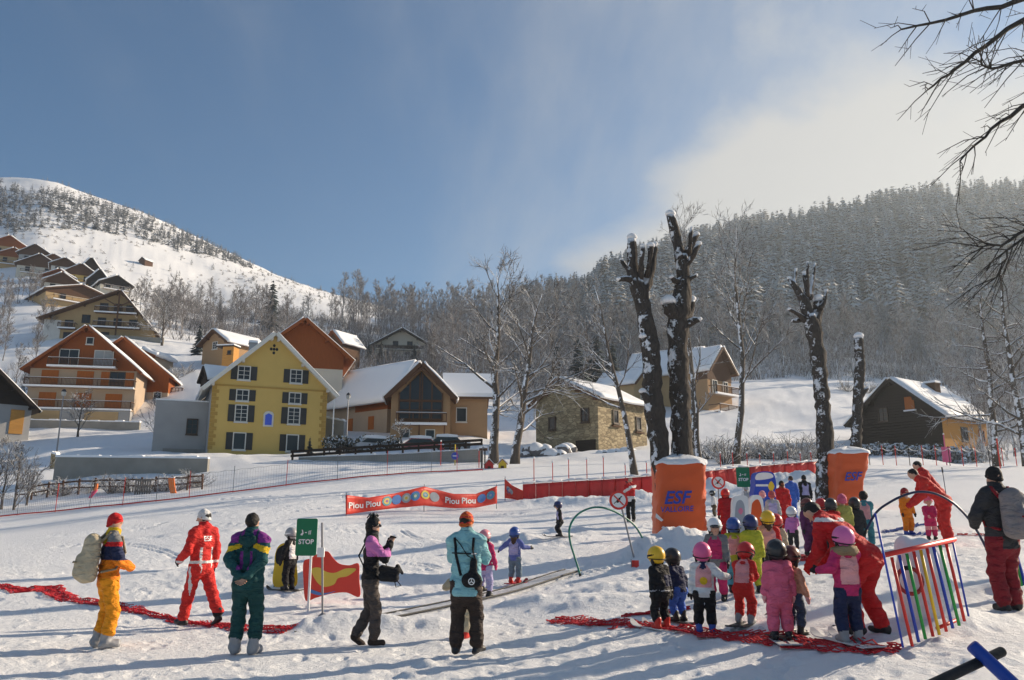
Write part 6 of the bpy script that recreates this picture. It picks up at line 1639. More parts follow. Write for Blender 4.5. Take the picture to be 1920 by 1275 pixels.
def hand_mesh(kind):
    """kind: 'glove' (five fingers, lightly curled), 'mitten', 'bare'. fingers point to -z, palm faces +y, thumb on +x"""
    if kind in _hands: return _hands[kind]
    P_ = []
    if kind == 'mitten':
        P_.append(Prim((0, 0, .02), (0, .004, -.06), .036, .042, 'h', (0, 1, 0), .62))
        P_.append(Prim((0, .004, -.06), (0, .022, -.115), .042, .03, 'h', (0, 1, 0), .62))
        P_.append(Prim((.028, .006, -.02), (.058, .018, -.065), .018, .015, 'h'))
        P_.append(Prim((0, 0, .05), (0, 0, .0), .04, .04, 'h', (0, 1, 0), .8))
        V, F, C, wq = sdf_body(P_, .008, .014)
    else:
        g = 1.0 if kind == 'bare' else 1.18
        P_.append(Prim((0, 0, .03), (0, 0, -.0), .026 * g, .03 * g, 'h', (0, 1, 0), .7))
        P_.append(Prim((-.012, 0, -.01), (-.016, .002, -.062), .026 * g, .024 * g, 'h', (0, 1, 0), .5))
        P_.append(Prim((.012, 0, -.01), (.016, .002, -.064), .026 * g, .024 * g, 'h', (0, 1, 0), .5))
        for i, (x, ln) in enumerate(((-.031, .055), (-.0105, .072), (.0105, .076), (.031, .068))):
            a = v3(x, .002, -.068); sp_ = (i - 1.5) * -.04
            b = a + v3(-sp_ * .45 * ln * 0, ln * .22, -ln * .46) + v3(x * .12, 0, 0)
            c = b + v3(x * .06, ln * .26, -ln * .2)
            d = c + v3(0, ln * .16, -ln * .05)
            r = .0086 * g
            P_ += [Prim(a, b, r * 1.06, r, 'h', k=.004), Prim(b, c, r, r * .95, 'h', k=.004), Prim(c, d, r * .95, r * .8, 'h', k=.004)]
        a = v3(.03, .004, -.018); b = v3(.052, .016, -.045); c = v3(.056, .03, -.07)
        P_ += [Prim(a, b, .013 * g, .0105 * g, 'h'), Prim(b, c, .0105 * g, .009 * g, 'h')]
        if kind == 'glove': P_.append(Prim((0, 0, .06), (0, 0, .01), .042, .036, 'h', (0, 1, 0), .8))
        V, F, C, wq = sdf_body(P_, .0062, .008)
    me = np_mesh('hand_' + kind, V, F, [BLACK])
    _hands[kind] = me
    return me
def hand(name, root, kind, wrist, direction, palm, mat, side, size):
    d = Vector(direction).normalized()
    z = -d
    y = Vector(palm); y = (y - z * y.dot(z)); y = y.normalized() if y.length > 1e-4 else z.orthogonal().normalized()
    x = y.cross(z)
    M = Matrix((x, y, z)).transposed()
    if side < 0: M = M @ Matrix.Diagonal((-1, 1, 1))
    o = link(name, hand_mesh(kind), root)
    o.matrix_local = Matrix.Translation(Vector(wrist)) @ M.to_4x4() @ Matrix.Scale(size, 4)
    o.material_slots[0].link = 'OBJECT'; o.material_slots[0].material = mat
    return o
SKIN = simple('skin', (0.52, 0.30, 0.21), 0.55, bump=0.1, var=0.08)
LIP = simple('lips', (0.35, 0.12, 0.10), 0.5)
LENS = simple('goggle_lens', (0.02, 0.02, 0.025), 0.12, spec=0.7)
def ski_mesh(L):
    k = 'ski%.2f' % L
    if k in _hands: return _hands[k]
    def f(u, v):
        y = (u - .45) * L
        w_ = .042 + .012 * (2 * u - 1) ** 2
        if u > .93: w_ *= math.sqrt(max(0, 1 - ((u - .93) / .075) ** 2))
        z = .012 + (max(0, u - .86) / .14) ** 2 * .07 + (max(0, .06 - u) / .06) ** 2 * .015
        return ((v - .5) * 2 * w_, y, z)
    mb = MB().sheet(f, 26, 2, thick=(0, 0, -.012))
    me = bpy.data.meshes.new('ski'); me.from_pydata(mb.v, [], mb.f); me.materials.append(BLACK); me.update()
    _hands[k] = me
    return me
def person(label, loc, H, yaw, jacket, pants, boots, *, cat='person', group=None, kid=False, bulk=1.0, lean=0.0, side=0.0, twist=0.0,
           crouch=0.0, feet=((-.06, 0), (.06, 0)), toe=(0.08, 0.08), lift=(0, 0), arms='down', hands='glove', glove=None, head=(0, 0, 0), hat=None, hatcol=None, hatcol2=None,
           hair=None, hairlen=0.0, skis=None, zones=(), coat=0.0, goggles=None, collar=None, cell=None, seed=0, sun=False, name='person', bib=None, skirt_m=None, palm=None, bare_face=True, ski_boots=False):
    """one continuous clothed body facing local +y; yaw turns it (0 looks away from the camera); H standing height in m"""
    root = thing(name, label, cat, loc, yaw, group)
    s = H
    if kid and feet == ((-.06, 0), (.06, 0)): feet = ((-.075, 0), (.075, .01))
    hd = .232 * s / 1.75 if not kid else .218 + .02 * (H - 1)        # head height
    hipz = (.492 if not kid else .45) * s; hw = (.052 if not kid else .058) * s
    shz = s - hd * 1.0 - (.046 * s if not kid else .022 * s); sw = (.103 if not kid else .100) * s * (1 + .1 * (bulk - 1))
    hipz -= crouch * s; drop = crouch * s
    hip = v3(0, -.6 * drop, hipz)
    b = bulk * (1.0 if not kid else 1.16)
    T = lambda p: rotz(roty(rotx(v3(*p) + v3(0, -.6 * drop, -drop), -lean, hip), side, hip), twist, hip)
    fz = lambda v: rotz(roty(rotx(v3(*v), -lean, v3(0, 0, 0)), side, v3(0, 0, 0)), twist, v3(0, 0, 0))
    fw = fz((0, 1, 0))
    J, PA, BO, SK = 'jacket', 'pants', 'boots', 'skin'
    pr = []
    # legs
    th, shn = (.226 if not kid else .197) * s, (.212 if not kid else .185) * s
    bz = (.06 if not kid else .075) * s; sb = kid or ski_boots
    for i, sg in enumerate((-1, 1)):
        fx, fy = feet[i][0] * s, feet[i][1] * s
        ank = v3(fx, fy, bz + lift[i] * s)
        hj = v3(sg * hw, hip[1], hipz)
        kn, ank = ik(hj, ank, th, shn, v3(sg * .1 + toe[i] * sg * .5, 1, 0))
        rt, rk, ra = .060 * s * b, .047 * s * b, .046 * s * b
        pr += [Prim(hj, kn, rt, rk, PA, k=.010 * s), Prim(kn, ank + (kn - ank) * (.34 if sb else .12), rk, ra * (1.05 if sb else 1), PA, k=.010 * s)]
        bd = v3(math.sin(sg * toe[i]), math.cos(toe[i]), 0)
        heel = v3(ank[0], ank[1], ank[2] - bz + .02 * s) - bd * .022 * s
        if lift[i] > .01:
            heel = ank + v3(0, -.012 * s, -.035 * s); bd = bd * .8 + v3(0, 0, -.6)
        tip = heel + bd * (.098 if not kid else .1) * s
        rb_ = (.024 if not sb else .032) * s
        pr += [Prim(heel + v3(0, 0, rb_ * .55), tip + v3(0, 0, rb_ * .45), rb_ * 1.15, rb_ * .95, BO, k=.012), Prim(heel + v3(0, 0, rb_) + bd * .015 * s, ank + v3(0, 0, (.05 if sb else .04) * s), rb_ * 1.25, rb_ * 1.28, BO, k=.012)]
    # trunk
    pel = hip + v3(0, 0, .005 * s)
    waist = T((0, .0, hipz + drop + .10 * s)); chest = T((0, .004 * s, hipz + drop + (shz - hipz - drop) * .68)); neck0 = T((0, -.004 * s, shz + drop * 0 + .0))
    shc = T((0, -.004 * s, shz))
    pr += [Prim(hip + v3(-hw * .55, 0, 0), hip + v3(hw * .55, 0, 0), .068 * s * b, .068 * s * b, PA, (0, 1, 0), .86)]
    jb = T((0, 0, hipz + drop + (.01 - coat) * s))
    hemr = (.085 if coat < .03 else .092) * s * b
    f2 = fw
    pr += [Prim(jb, waist, hemr * 1.04, .080 * s * b, J, f2, .84), Prim(waist, chest, .078 * s * b, .094 * s * b, J, f2, .72)]
    for sg in (-1, 1):
        pr.append(Prim(jb + fz((sg * .036 * s, 0, 0)), chest + fz((sg * .035 * s, 0, 0)), .070 * s * b, .072 * s * b, J, f2, .85))
        pr.append(Prim(chest + fz((sg * .03 * s, 0, 0)), T((sg * sw * .82, -.004 * s, shz - .012 * s)), .066 * s * b, .046 * s * b, J))
    pr.append(Prim(T((-sw * .8, -.005 * s, shz - .005 * s)), T((sw * .8, -.005 * s, shz - .005 * s)), .040 * s * b, .040 * s * b, J))
    # arms
    ua, fa = (.165 if not kid else .15) * s, (.145 if not kid else .125) * s
    wr_pts = []
    PRE = {
     'down': ((.15, .01, -.30), (-.3, -1, 0)), 'relax': ((.16, .05, -.28), (.4, -1, 0)), 'out': ((.28, .03, -.12), (.0, -1, -.4)), 'wide': ((.29, -.02, -.16), (0, -1, -.2)),
     'pocket': ((.10, .13, -.22), (.8, -.7, 0)), 'front': ((.05, .21, -.12), (.6, -.3, -.8)), 'chest': ((.03, .15, -.02), (.5, -.2, -.9)),
     'back': ((.028, -.112, -.262), (.9, -.25, 0)), 'fwdlow': ((.10, .19, -.19), (.5, -.8, -.3)), 'reach': ((.08, .27, -.10), (.5, -.4, -.6)), 'hip': ((.13, .06, -.2), (1, -.5, 0)),
     'swingf': ((.14, .12, -.25), (.3, -1, 0)), 'swingb': ((.15, -.1, -.26), (.3, -1, 0)), 'up': ((.12, .12, .1), (.8, -.2, -.6)), 'mouth': ((.0, .12, .04), (.7, .1, -.8)),
    }
    A = arms if isinstance(arms, (tuple, list)) else (arms, arms)
    for i, sg in enumerate((-1, 1)):
        sj = T((sg * sw, -.004 * s, shz - .012 * s))
        if isinstance(A[i], str): tg, pole = PRE[A[i]]
        else: tg, pole = A[i]
        wp = T((sg * (tg[0] if abs(tg[0]) > 0 else 0) * s, tg[1] * s, shz + tg[2] * s))
        el, wp = ik(sj, wp, ua, fa, fz((sg * pole[0], pole[1], pole[2])))
        pr += [Prim(sj, el, .044 * s * b, .039 * s * b, 'sleeve', k=.010 * s), Prim(el, wp, .039 * s * b, .031 * s * b, 'cuff', k=.009 * s)]
        wr_pts.append((sg, el, wp))
    # neck and head
    hp, ht, hr = head                                   # pitch (down +), turn (left +), roll
    hc0 = T((0, .012 * s, s - hd * .5))
    npiv = T((0, 0, shz + .02 * s))
    tilt = -lean * .0
    def HT(p):                                          # head-local (x right, y forward, z up; unit = head height) -> body
        q = v3(*p) * hd
        q = rotx(q, -hp, v3(0, 0, -.45 * hd)); q = roty(q, hr, v3(0, 0, -.45 * hd)); q = rotz(q, ht, v3(0, 0, 0))
        return hc0 + fz(q)
    pr += [Prim(shc, HT((0, -.06, -.28)), .036 * s, .034 * s, SK)]
    pr.append(Prim(shc + fz((0, .0, -.01 * s)), HT((0, -.05, -.46)), .062 * s, .046 * s, 'collar', k=.012))
    for sg in (-1, 1): pr.append(Prim(T((sg * sw * .85, -.006 * s, shz - .002 * s)), HT((0, -.1, -.56)), .034 * s * b, .040 * s, J))
    hw_ = hd
    pr += [Prim(HT((0, -.06, .12)), HT((0, -.02, .10)), .40 * hw_, .40 * hw_, SK, HT((1, 0, 0)) - HT((0, 0, 0)), .86),
           Prim(HT((0, .08, -.12)), HT((0, .13, -.33)), .27 * hw_, .15 * hw_, SK, HT((1, 0, 0)) - HT((0, 0, 0)), .95),
           Prim(HT((0, .35, .02)), HT((0, .44, -.09)), .03 * hw_, .055 * hw_, SK, k=.012),
           Prim(HT((-.34, -.03, -.02)), HT((-.36, -.05, .06)), .055 * hw_, .07 * hw_, SK, k=.01), Prim(HT((.34, -.03, -.02)), HT((.36, -.05, .06)), .055 * hw_, .07 * hw_, SK, k=.01)]
    h = cell or (.0145 if not kid else .0115)
    V, F, C, who = sdf_body(pr, h, .022 * s, wr=.0080 * (1 if not kid else .7), seed=seed, wsc=13)
    keys = np.array([p.m for p in pr], dtype=object)[who]
    keys[(keys == 'sleeve') | (keys == 'cuff')] = J if not any(z[0] in ('sleeve', 'cuff') for z in zones) else keys[(keys == 'sleeve') | (keys == 'cuff')]
    hem = hip + fz((0, 0, (-.035 - coat) * s)); upv = fz((0, 0, 1))
    keys[(keys == J) & ((C - hem) @ upv < 0)] = PA
    # painted zones: (body piece, test on normalised local position, material)
    mats = {J: jacket, PA: pants, BO: boots, SK: SKIN, 'collar': collar or jacket, 'sleeve': jacket, 'cuff': jacket}
    for zi, (piece, test, mt) in enumerate(zones):
        Q = C / s
        sel = np.isin(keys, [piece] if isinstance(piece, str) else list(piece)) & test(Q[:, 0], Q[:, 1], Q[:, 2])
        kz = 'zone%d' % zi; mats[kz] = mt
        keys[sel] = kz
    if bib:
        # bib lies over chest and back
        Q = C / s
        orig = np.array([p.m for p in pr], dtype=object)[who]
        sel = (orig == J) & (Q[:, 2] > (hipz + .07 * s) / s) & (Q[:, 2] < (shz + .02 * s) / s) & (np.abs(Q[:, 0]) < .092 - .7 * np.maximum(0, Q[:, 2] - (shz - .05 * s) / s))
        mats['bib'] = bib; keys[sel] = 'bib'
    # mouth and eyes
    hy = (C - HT((0, .36, -.2))); mouth = (np.linalg.norm(hy / np.array([1, 1, .45]), axis=1) < .07 * hd) & (keys == SK)
    keys[mouth] = 'lip'; mats['lip'] = LIP
    used = [k_ for k_ in mats if (keys == k_).any()]
    mi = np.zeros(len(F), int)
    for q, k_ in enumerate(used): mi[keys == k_] = q
    body = link('body', np_mesh('body', V, F, [mats[k_] for k_ in used], True, mi), root)
    if bare_face and not sun:
        for sg in (-1, 1):
            e = MB().lathe([(.001, -.02), (.03, -.012), (.034, 0), (.03, .012), (.001, .02)], 8)
            eo = e.build('eye', BLACK, root, True); eo.location = HT((sg * .15, .345, .05)); eo.scale = (hd * 1.25,) * 3
    if sun:
        g = MB()
        for sg in (-1, 1):
            g.tube([HT((sg * .04, .40, .07)), HT((sg * .16, .39, .06)), HT((sg * .28, .30, .06))], [.06 * hd, .085 * hd, .05 * hd], 8)
            g.tube([HT((sg * .28, .30, .08)), HT((sg * .40, -.05, .08))], .016 * hd, 5)
        g.build('sunglasses', LENS, root, True)
    # hands
    HK = hands if isinstance(hands, (tuple, list)) else (hands, hands)
    for i, (sg, el, wp) in enumerate(wr_pts):
        if HK[i] is None: continue
        d = wp - el; d = d / np.linalg.norm(d)
        pv = palm[i] if palm else (-sg * 1.0, .25, 0)
        pv = fz(pv)
        size = s / 1.72 * (1.0 if not kid else 1.18)
        hand('hand' if HK[i] == 'bare' else HK[i], root, HK[i], wp + d * .012 * s, d, pv, SKIN if HK[i] == 'bare' else (glove or BLACK), sg, size)
    # head-wear
    def head_part(nm, prims, mat, hcell=.009, cuts=(), k=.01, mats2=None, test=None):
        V2, F2, C2, w2 = sdf_body(prims, hcell, k, cuts, wr=.004 if nm == 'hair' else 0, wsc=30)
        if mats2:
            mi2 = test(C2).astype(int)
            return link(nm, np_mesh(nm, V2, F2, [mat] + mats2, True, mi2), root)
        return link(nm, np_mesh(nm, V2, F2, [mat]), root)
    xax = HT((1, 0, 0)) - HT((0, 0, 0)); xax = xax / np.linalg.norm(xax)
    zax = HT((0, 0, 1)) - HT((0, 0, 0)); zax = zax / np.linalg.norm(zax)
    yax = HT((0, 1, 0)) - HT((0, 0, 0)); yax = yax / np.linalg.norm(yax)
    if hair is not None:
        ps = [Prim(HT((0, -.10, .12)), HT((0, -.09, .13)), .43 * hd, .43 * hd, 'x', xax, .87)]
        nrm = yax * .93 - zax * .37
        off = nrm @ HT((0, .12, .20))
        cut = [(nrm, off)]
        if hairlen > 0:
            cut = []
            ps = [Prim(HT((0, -.14, .10)), HT((0, -.16, .0)), .40 * hd, .38 * hd, 'x', xax, .87), Prim(HT((0, -.22, -.1)), HT((0, -.30, -.4 - hairlen)), .28 * hd, .14 * hd, 'x', xax, 1.2),
                  Prim(HT((.16, -.18, -.1)), HT((.2, -.25, -.35 - hairlen * .8)), .18 * hd, .08 * hd, 'x'), Prim(HT((-.16, -.18, -.1)), HT((-.2, -.28, -.35 - hairlen * .7)), .18 * hd, .08 * hd, 'x')]
        head_part('hair', ps, hair, .012, cut)
    if hat == 'beanie' or hat == 'cap':
        ps = [Prim(HT((0, -.07, .02)), HT((0, -.06, .22)), .435 * hd, .43 * hd, 'x', xax, .9)]
        if hat == 'beanie': ps.append(Prim(HT((0, -.08, .35)), HT((0, -.1, .55)), .28 * hd, .07 * hd, 'x', k=.03))
        nrm = -zax * .93 + yax * .36
        cuts = [(nrm, nrm @ HT((0, 0, .0)))]
        band = None
        if hatcol2 is not None:
            head_part('hat', ps, hatcol, .01, cuts, .02, [hatcol2], lambda c_: ((c_ - HT((0, 0, 0))) @ zax / hd % .16) < .06)
        else: head_part('hat', ps, hatcol, .01, cuts, .02)
        MBt = MB()
        ring = []
        for q in range(17):
            a_ = 2 * math.pi * q / 16
            ring.append(HT((.375 * math.cos(a_), -.06 + .415 * math.sin(a_), .015 + .165 * math.sin(a_))))
        MBt.tube(ring, .05 * hd, 6, flat=1.5).build('hat_brim', hatcol2 if hat == 'cap' and hatcol2 is not None else hatcol, root, True)
    elif hat == 'helmet':
        ps = [Prim(HT((0, -.08, .16)), HT((0, -.05, .18)), .56 * hd, .54 * hd, 'x', xax, .9), 
              Prim(HT((0, -.32, .0)), HT((0, -.34, -.1)), .3 * hd, .22 * hd, 'x'),
              Prim(HT((0, .34, -.06)), HT((0, .62, -.12)), .29 * hd, .30 * hd, 'x', k=.004, sub=True), Prim(HT((0, .1, -.36)), HT((0, -.1, -.75)), .34 * hd, .3 * hd, 'x', k=.004, sub=True)]
        ho = head_part('helmet', ps, hatcol, .0095, (), .012)
        MB().tube([HT((.50 * math.cos(a_), -.08 + .50 * math.sin(a_), -.04 + .12 * math.sin(a_))) for a_ in [math.pi * (.9 + 1.2 * q / 16) for q in range(17)]], .03 * hd, 6).build('rim', BLACK, root, True)
        for sg in (-1, 1): head_part('ear_pad', [Prim(HT((sg * .36, -.10, -.06)), HT((sg * .34, -.06, -.27)), .19 * hd, .15 * hd, 'x', xax, .5)], BLACK, .011)
        for q in (-.16, 0, .16):
            MB().tube([HT((q, .12, .655 - abs(q) * .25)), HT((q, -.05, .69 - abs(q) * .25)), HT((q, -.22, .655 - abs(q) * .25))], .025 * hd, 5).build('vent', BLACK, root, True)
        MB().tube([HT((.34, .02, -.22)), HT((.2, .16, -.42)), HT((0, .2, -.47)), HT((-.2, .16, -.42)), HT((-.34, .02, -.22))], .022 * hd, 5).build('chin_strap', BLACK, root, True)
    if goggles is not None:
        zo = .08 if hat != 'helmet' else (.12 if goggles != 'up' else .34)
        g = MB(); rg = []
        for q in range(21):
            a_ = 2 * math.pi * q / 20
            rg.append(HT((.50 * math.cos(a_), -.06 + .51 * math.sin(a_), zo + .04 + .02 * math.sin(a_))))
        st = g.tube(rg, .035 * hd, 6, flat=1.6).build('goggle_strap', goggles if not isinstance(goggles, str) else BLACK, root, True)
        MB().tube([HT((-.3, .34, zo)), HT((-.16, .44, zo)), HT((0, .46, zo + .01)), HT((.16, .44, zo)), HT((.3, .34, zo))], [.07 * hd, .12 * hd, .11 * hd, .12 * hd, .07 * hd], 8).build('goggles', LENS, root, True)
    if skis is not None:
        L, mt = skis
        for i, sg in enumerate((-1, 1)):
            o = link('ski', ski_mesh(L), root)
            o.location = (feet[i][0] * s, feet[i][1] * s + .03, .0)
            o.rotation_euler = (0, 0, -sg * toe[i] * .6)
            o.material_slots[0].link = 'OBJECT'; o.material_slots[0].material = mt
    root['_h'] = H
    frame = dict(V=V, F=F, T=T, fz=fz, HT=HT, s=s, b=b, hd=hd, wr=wr_pts, shz=shz, hipz=hipz, sw=sw)
    del root['_h']
    return root, frame
def backpack(fr, root, mat, mat2, wid=.15, hgt=.27, dep=.09):
    s, T = fr['s'], fr['T']
    zt = fr['shz'] - .03 * s
    P_ = [Prim(T((-wid * .28 * s, -.135 * s, zt)), T((-wid * .30 * s, -.155 * s, zt - hgt * .85 * s)), .052 * s, .062 * s, 'x'), Prim(T((wid * .28 * s, -.135 * s, zt)), T((wid * .30 * s, -.155 * s, zt - hgt * .85 * s)), .052 * s, .062 * s, 'x'),
          Prim(T((0, -.14 * s, zt + .01 * s)), T((0, -.165 * s, zt - hgt * .85 * s)), .06 * s, .068 * s, 'x'), Prim(T((0, -.2 * s, zt - hgt * .45 * s)), T((0, -.205 * s, zt - hgt * .8 * s)), .05 * s, .055 * s, 'x')]
    V, F, C, w_ = sdf_body(P_, .013, .03, wr=.003, seed=3)
    bp_ = thing('backpack', '', 'backpack')
    link('pack', np_mesh('pack', V, F, [mat]), bp_)
    for sg in (-1, 1):
        x = sg * .07 * s
        MB().tube([T((x, -.10 * s, zt)), T((x, -.03 * s, fr['shz'] + .045 * s)), T((x * 1.1, .055 * s, fr['shz'] + .01 * s)), T((x * 1.15, .085 * s, zt - .08 * s)), T((x * 1.5, .02 * s, zt - .2 * s)), T((x * 1.2, -.08 * s, zt - .22 * s))], .02 * s, 6, flat=.5).build('strap', mat2, bp_, True)
    MB().tube([T((-wid * .3 * s, -.25 * s, zt - hgt * .5 * s)), T((0, -.262 * s, zt - hgt * .52 * s)), T((wid * .3 * s, -.25 * s, zt - hgt * .5 * s))], .006 * s, 5).build('zip', mat2, bp_, True)
    bp_.location = root.location; bp_.rotation_euler = root.rotation_euler
    return bp_

from mathutils.bvhtree import BVHTree
def on_body(fr, from_back=True, fx=None):
    """projector: (x, z) in body heights -> point on the back or front of the body"""
    t = BVHTree.FromPolygons([Vector(v) for v in fr['V']], [tuple(int(i) for i in f) for f in fr['F']])
    s = fr['s']; sg = -1 if from_back else 1
    def f(x, z, off=.012):
        hit = t.ray_cast(Vector((x * s, sg * 1.0, z * s)), Vector((0, -sg, 0)))
        if hit[0] is None: return Vector((x * s, sg * .08 * s, z * s))
        return hit[0] + Vector((0, sg * off, 0))
    return f
def strap_on(fr, root, name, pts_, mat, r=.018, back=True, n=14):
    f = on_body(fr, back); out = []
    for (x0, z0), (x1, z1) in zip(pts_[:-1], pts_[1:]):
        for k in range(n): t = k / n; out.append(f(x0 + (x1 - x0) * t, z0 + (z1 - z0) * t))
    out.append(f(*pts_[-1]))
    return MB().tube(out, r, 6, flat=.5).build(name, mat, root, True)
def text_on(fr, root, txt, x, z, w, mat, back=True):
    f = on_body(fr, back); me = text_mesh(txt, 1.0, .02); xs = [v.co.x for v in me.vertices]; sc = w / (max(xs) - min(xs))
    for v in me.vertices: v.co = f(x + v.co.x * sc * (1 if back else -1), z + v.co.y * sc, .014)
    me.materials.clear(); me.materials.append(mat); link('lettering', me, root)
V_, F_, C_, w_ = sdf_body([Prim((0, 0, -.1), (0, 0, .62), .27, .23, 'x'), Prim((-.12, 0, .72), (-.12, 0, .76), .13, .12, 'x'), Prim((.05, -.02, .2), (.1, 0, .3), .26, .24, 'x')], .03, .06, wr=.012, seed=2, wsc=6)
link('pillar', np_mesh('pillar', V_, F_, SNOW), PILLAR)
q = pt(1706, 1089, 9.1) - PILLAR.location
t_ = thing('ring', 'dark red ring hanging on the snow pillar behind the gate bars', 'ring', pt(1706, 1089, 9.12))
MB().tube([(.135 * math.cos(a), .02 * math.sin(a), .135 * math.sin(a)) for a in [k * 2 * math.pi / 24 for k in range(25)]], .022, 8).build('hoop', simple('ring_red', (.35, .03, .03), .5), t_, True)
MB().tube([(.135 * math.cos(a), .02 * math.sin(a), .135 * math.sin(a)) for a in [1.2 + k * .1 for k in range(8)]], .024, 8).build('band', BLACK, t_, True)
# ------------------------------------------------------------------ people
C_ = cloth
RED = C_('red', (.55, .018, .02)); RED2 = C_('bright_red', (.62, .03, .025)); DRED = C_('dark_red', (.30, .012, .02)); ORANGE = C_('orange', (.80, .22, .012)); NAVY = C_('navy', (.018, .025, .07)); BLK = C_('black', (.013, .013, .015)); CHAR = C_('charcoal', (.035, .036, .04)); BROWN = C_('brown', (.045, .03, .024)); TAUPE = C_('taupe', (.075, .06, .055))
TEAL = C_('teal_green', (.012, .07, .075)); PURP = C_('purple', (.20, .03, .22)); YEL = C_('yellow', (.72, .46, .02)); PINK = C_('pink', (.72, .13, .22)); LPINK = C_('light_pink', (.78, .36, .36)); MAG = C_('magenta', (.55, .03, .13)); ORCH = C_('orchid', (.60, .19, .48)); LBLUE = C_('light_blue', (.26, .52, .56)); AQUA = C_('aqua', (.12, .42, .52)); BLUE = C_('blue', (.03, .10, .42)); ROY = C_('royal_blue', (.05, .14, .52)); LILAC = C_('lilac', (.42, .38, .60)); DPUR = C_('plum', (.15, .035, .11)); WHT = C_('white', (.70, .69, .68)); GRY = C_('grey', (.20, .20, .20)); LGRY = C_('light_grey', (.42, .42, .43)); BEIGE_ = C_('beige', (.50, .42, .29)); PEACH = C_('peach', (.70, .34, .22)); LIME = C_('lime', (.50, .50, .04)); OLIVE = C_('olive_lime', (.42, .40, .10)); TEALB = C_('teal_blue', (.06, .24, .28)); GBLUE = C_('grey_blue', (.16, .22, .27)); FUR = C_('fur', (.28, .2, .11)); PERI = C_('periwinkle', (.13, .16, .42))
BOOTG = simple('boot_grey', (.28, .28, .29), .45, bump=.2); BOOTR = simple('boot_red', (.55, .03, .02), .4); BOOTB = simple('boot_blue', (.03, .08, .35), .4); BOOTK = simple('boot_black', (.02, .02, .022), .45)
def shell(n, c): return simple('helmet_' + n, c, .38, spec=.4, coat=.15, var=.12, vscale=14)
HY = shell('yellow', (.75, .45, .02)); HP = shell('pink', (.70, .10, .26)); HR = shell('red', (.5, .02, .02)); HB = shell('blue', (.03, .08, .30)); HN = shell('navy', (.02, .03, .12)); HK = shell('black', (.02, .02, .022)); HW = shell('white', (.72, .72, .72)); HG = shell('grey', (.36, .36, .36)); HBR = shell('brown', (.14, .03, .025)); HLP = shell('light_pink', (.70, .26, .30)); HPK = shell('orchid', (.66, .14, .36))
HAIRK = simple('hair_black', (.012, .010, .009), .6, bump=.6, bscale=60); HAIRB = simple('hair_brown', (.06, .03, .018), .6, bump=.6, bscale=60); HAIRR = simple('hair_auburn', (.22, .06, .02), .6, bump=.6, bscale=60)
SKB = simple('ski_black', (.03, .03, .035), .35); SKR = simple('ski_red', (.45, .04, .05), .35); SKW = simple('ski_white', (.6, .6, .6), .35); SKU = simple('ski_blue', (.05, .10, .35), .35)
HLOG = []
def stand(px, head, foot=None, Y=None):
    if Y is None: p = ground(px, foot)
    else: p = on_ground(px, Y, foot or 1000)
    H = (pt(px, head, p.y).z - p.z); HLOG.append((px, round(p.y, 1), round(H, 2))); return p, H
# --- woman in orange with beige backpack
p, H = stand(190, 966, 1214)
r_, fr = person('woman in orange ski trousers and red hat with a beige backpack', p, H, R(-52), ORANGE, C_('amber', (.80, .29, .012)), BOOTG, arms=('pocket', 'pocket'), hat='beanie', hatcol=RED, collar=YEL, hands=None, head=(0, R(-25), 0), bulk=1.06, seed=1, feet=((-.045, -.02), (.05, .02)), goggles=None, ski_boots=True,
  zones=((('sleeve',), lambda x, y, z: z > .675, NAVY), (('sleeve',), lambda x, y, z: z > .655, RED), (('jacket',), lambda x, y, z: z > .80, GRY), (('jacket',), lambda x, y, z: z > .765, RED), (('jacket',), lambda x, y, z: z > .66, NAVY), (('cuff',), lambda x, y, z: np.abs(z - .62) < .012, RED)))
b_ = backpack(fr, r_, BEIGE_, C_('khaki', (.32, .26, .17)), .16, .28); b_['label'] = 'beige backpack worn by the woman in orange'
# --- walking red instructor
p, H = stand(368, 958, 1174)
r_, fr = person('ski instructor in red walking, with a white hat and black gloves', p, H, R(58), RED2, RED2, BOOTK, arms=('swingf', 'down'), hat='beanie', hatcol=WHT, hair=HAIRK, collar=RED, head=(.1, R(30), 0), feet=((-.07, .10), (.06, -.22)), lift=(0, .035), seed=2, hands='glove', glove=CHAR, bulk=1.05,
  zones=((('jacket',), lambda x, y, z: np.abs(z - .555) < .010, WHT), (('jacket',), lambda x, y, z: (y < -.02) & (np.abs(np.abs(x) - .055) < .009) & (z < .68), WHT), (('sleeve',), lambda x, y, z: (np.abs(z - .74) < .03) & (np.abs(z - .74) > .018), WHT), (('sleeve',), lambda x, y, z: np.abs(z - .685) < .007, WHT), (('pants',), lambda x, y, z: (np.abs(x) > .085) & (np.abs(y) < .012) & (z > .07), WHT), (('pants',), lambda x, y, z: (z < .13) & (y < -.08), BLK)))
text_on(fr, r_, 'ESF', .0, .755, .085, SIGNW)
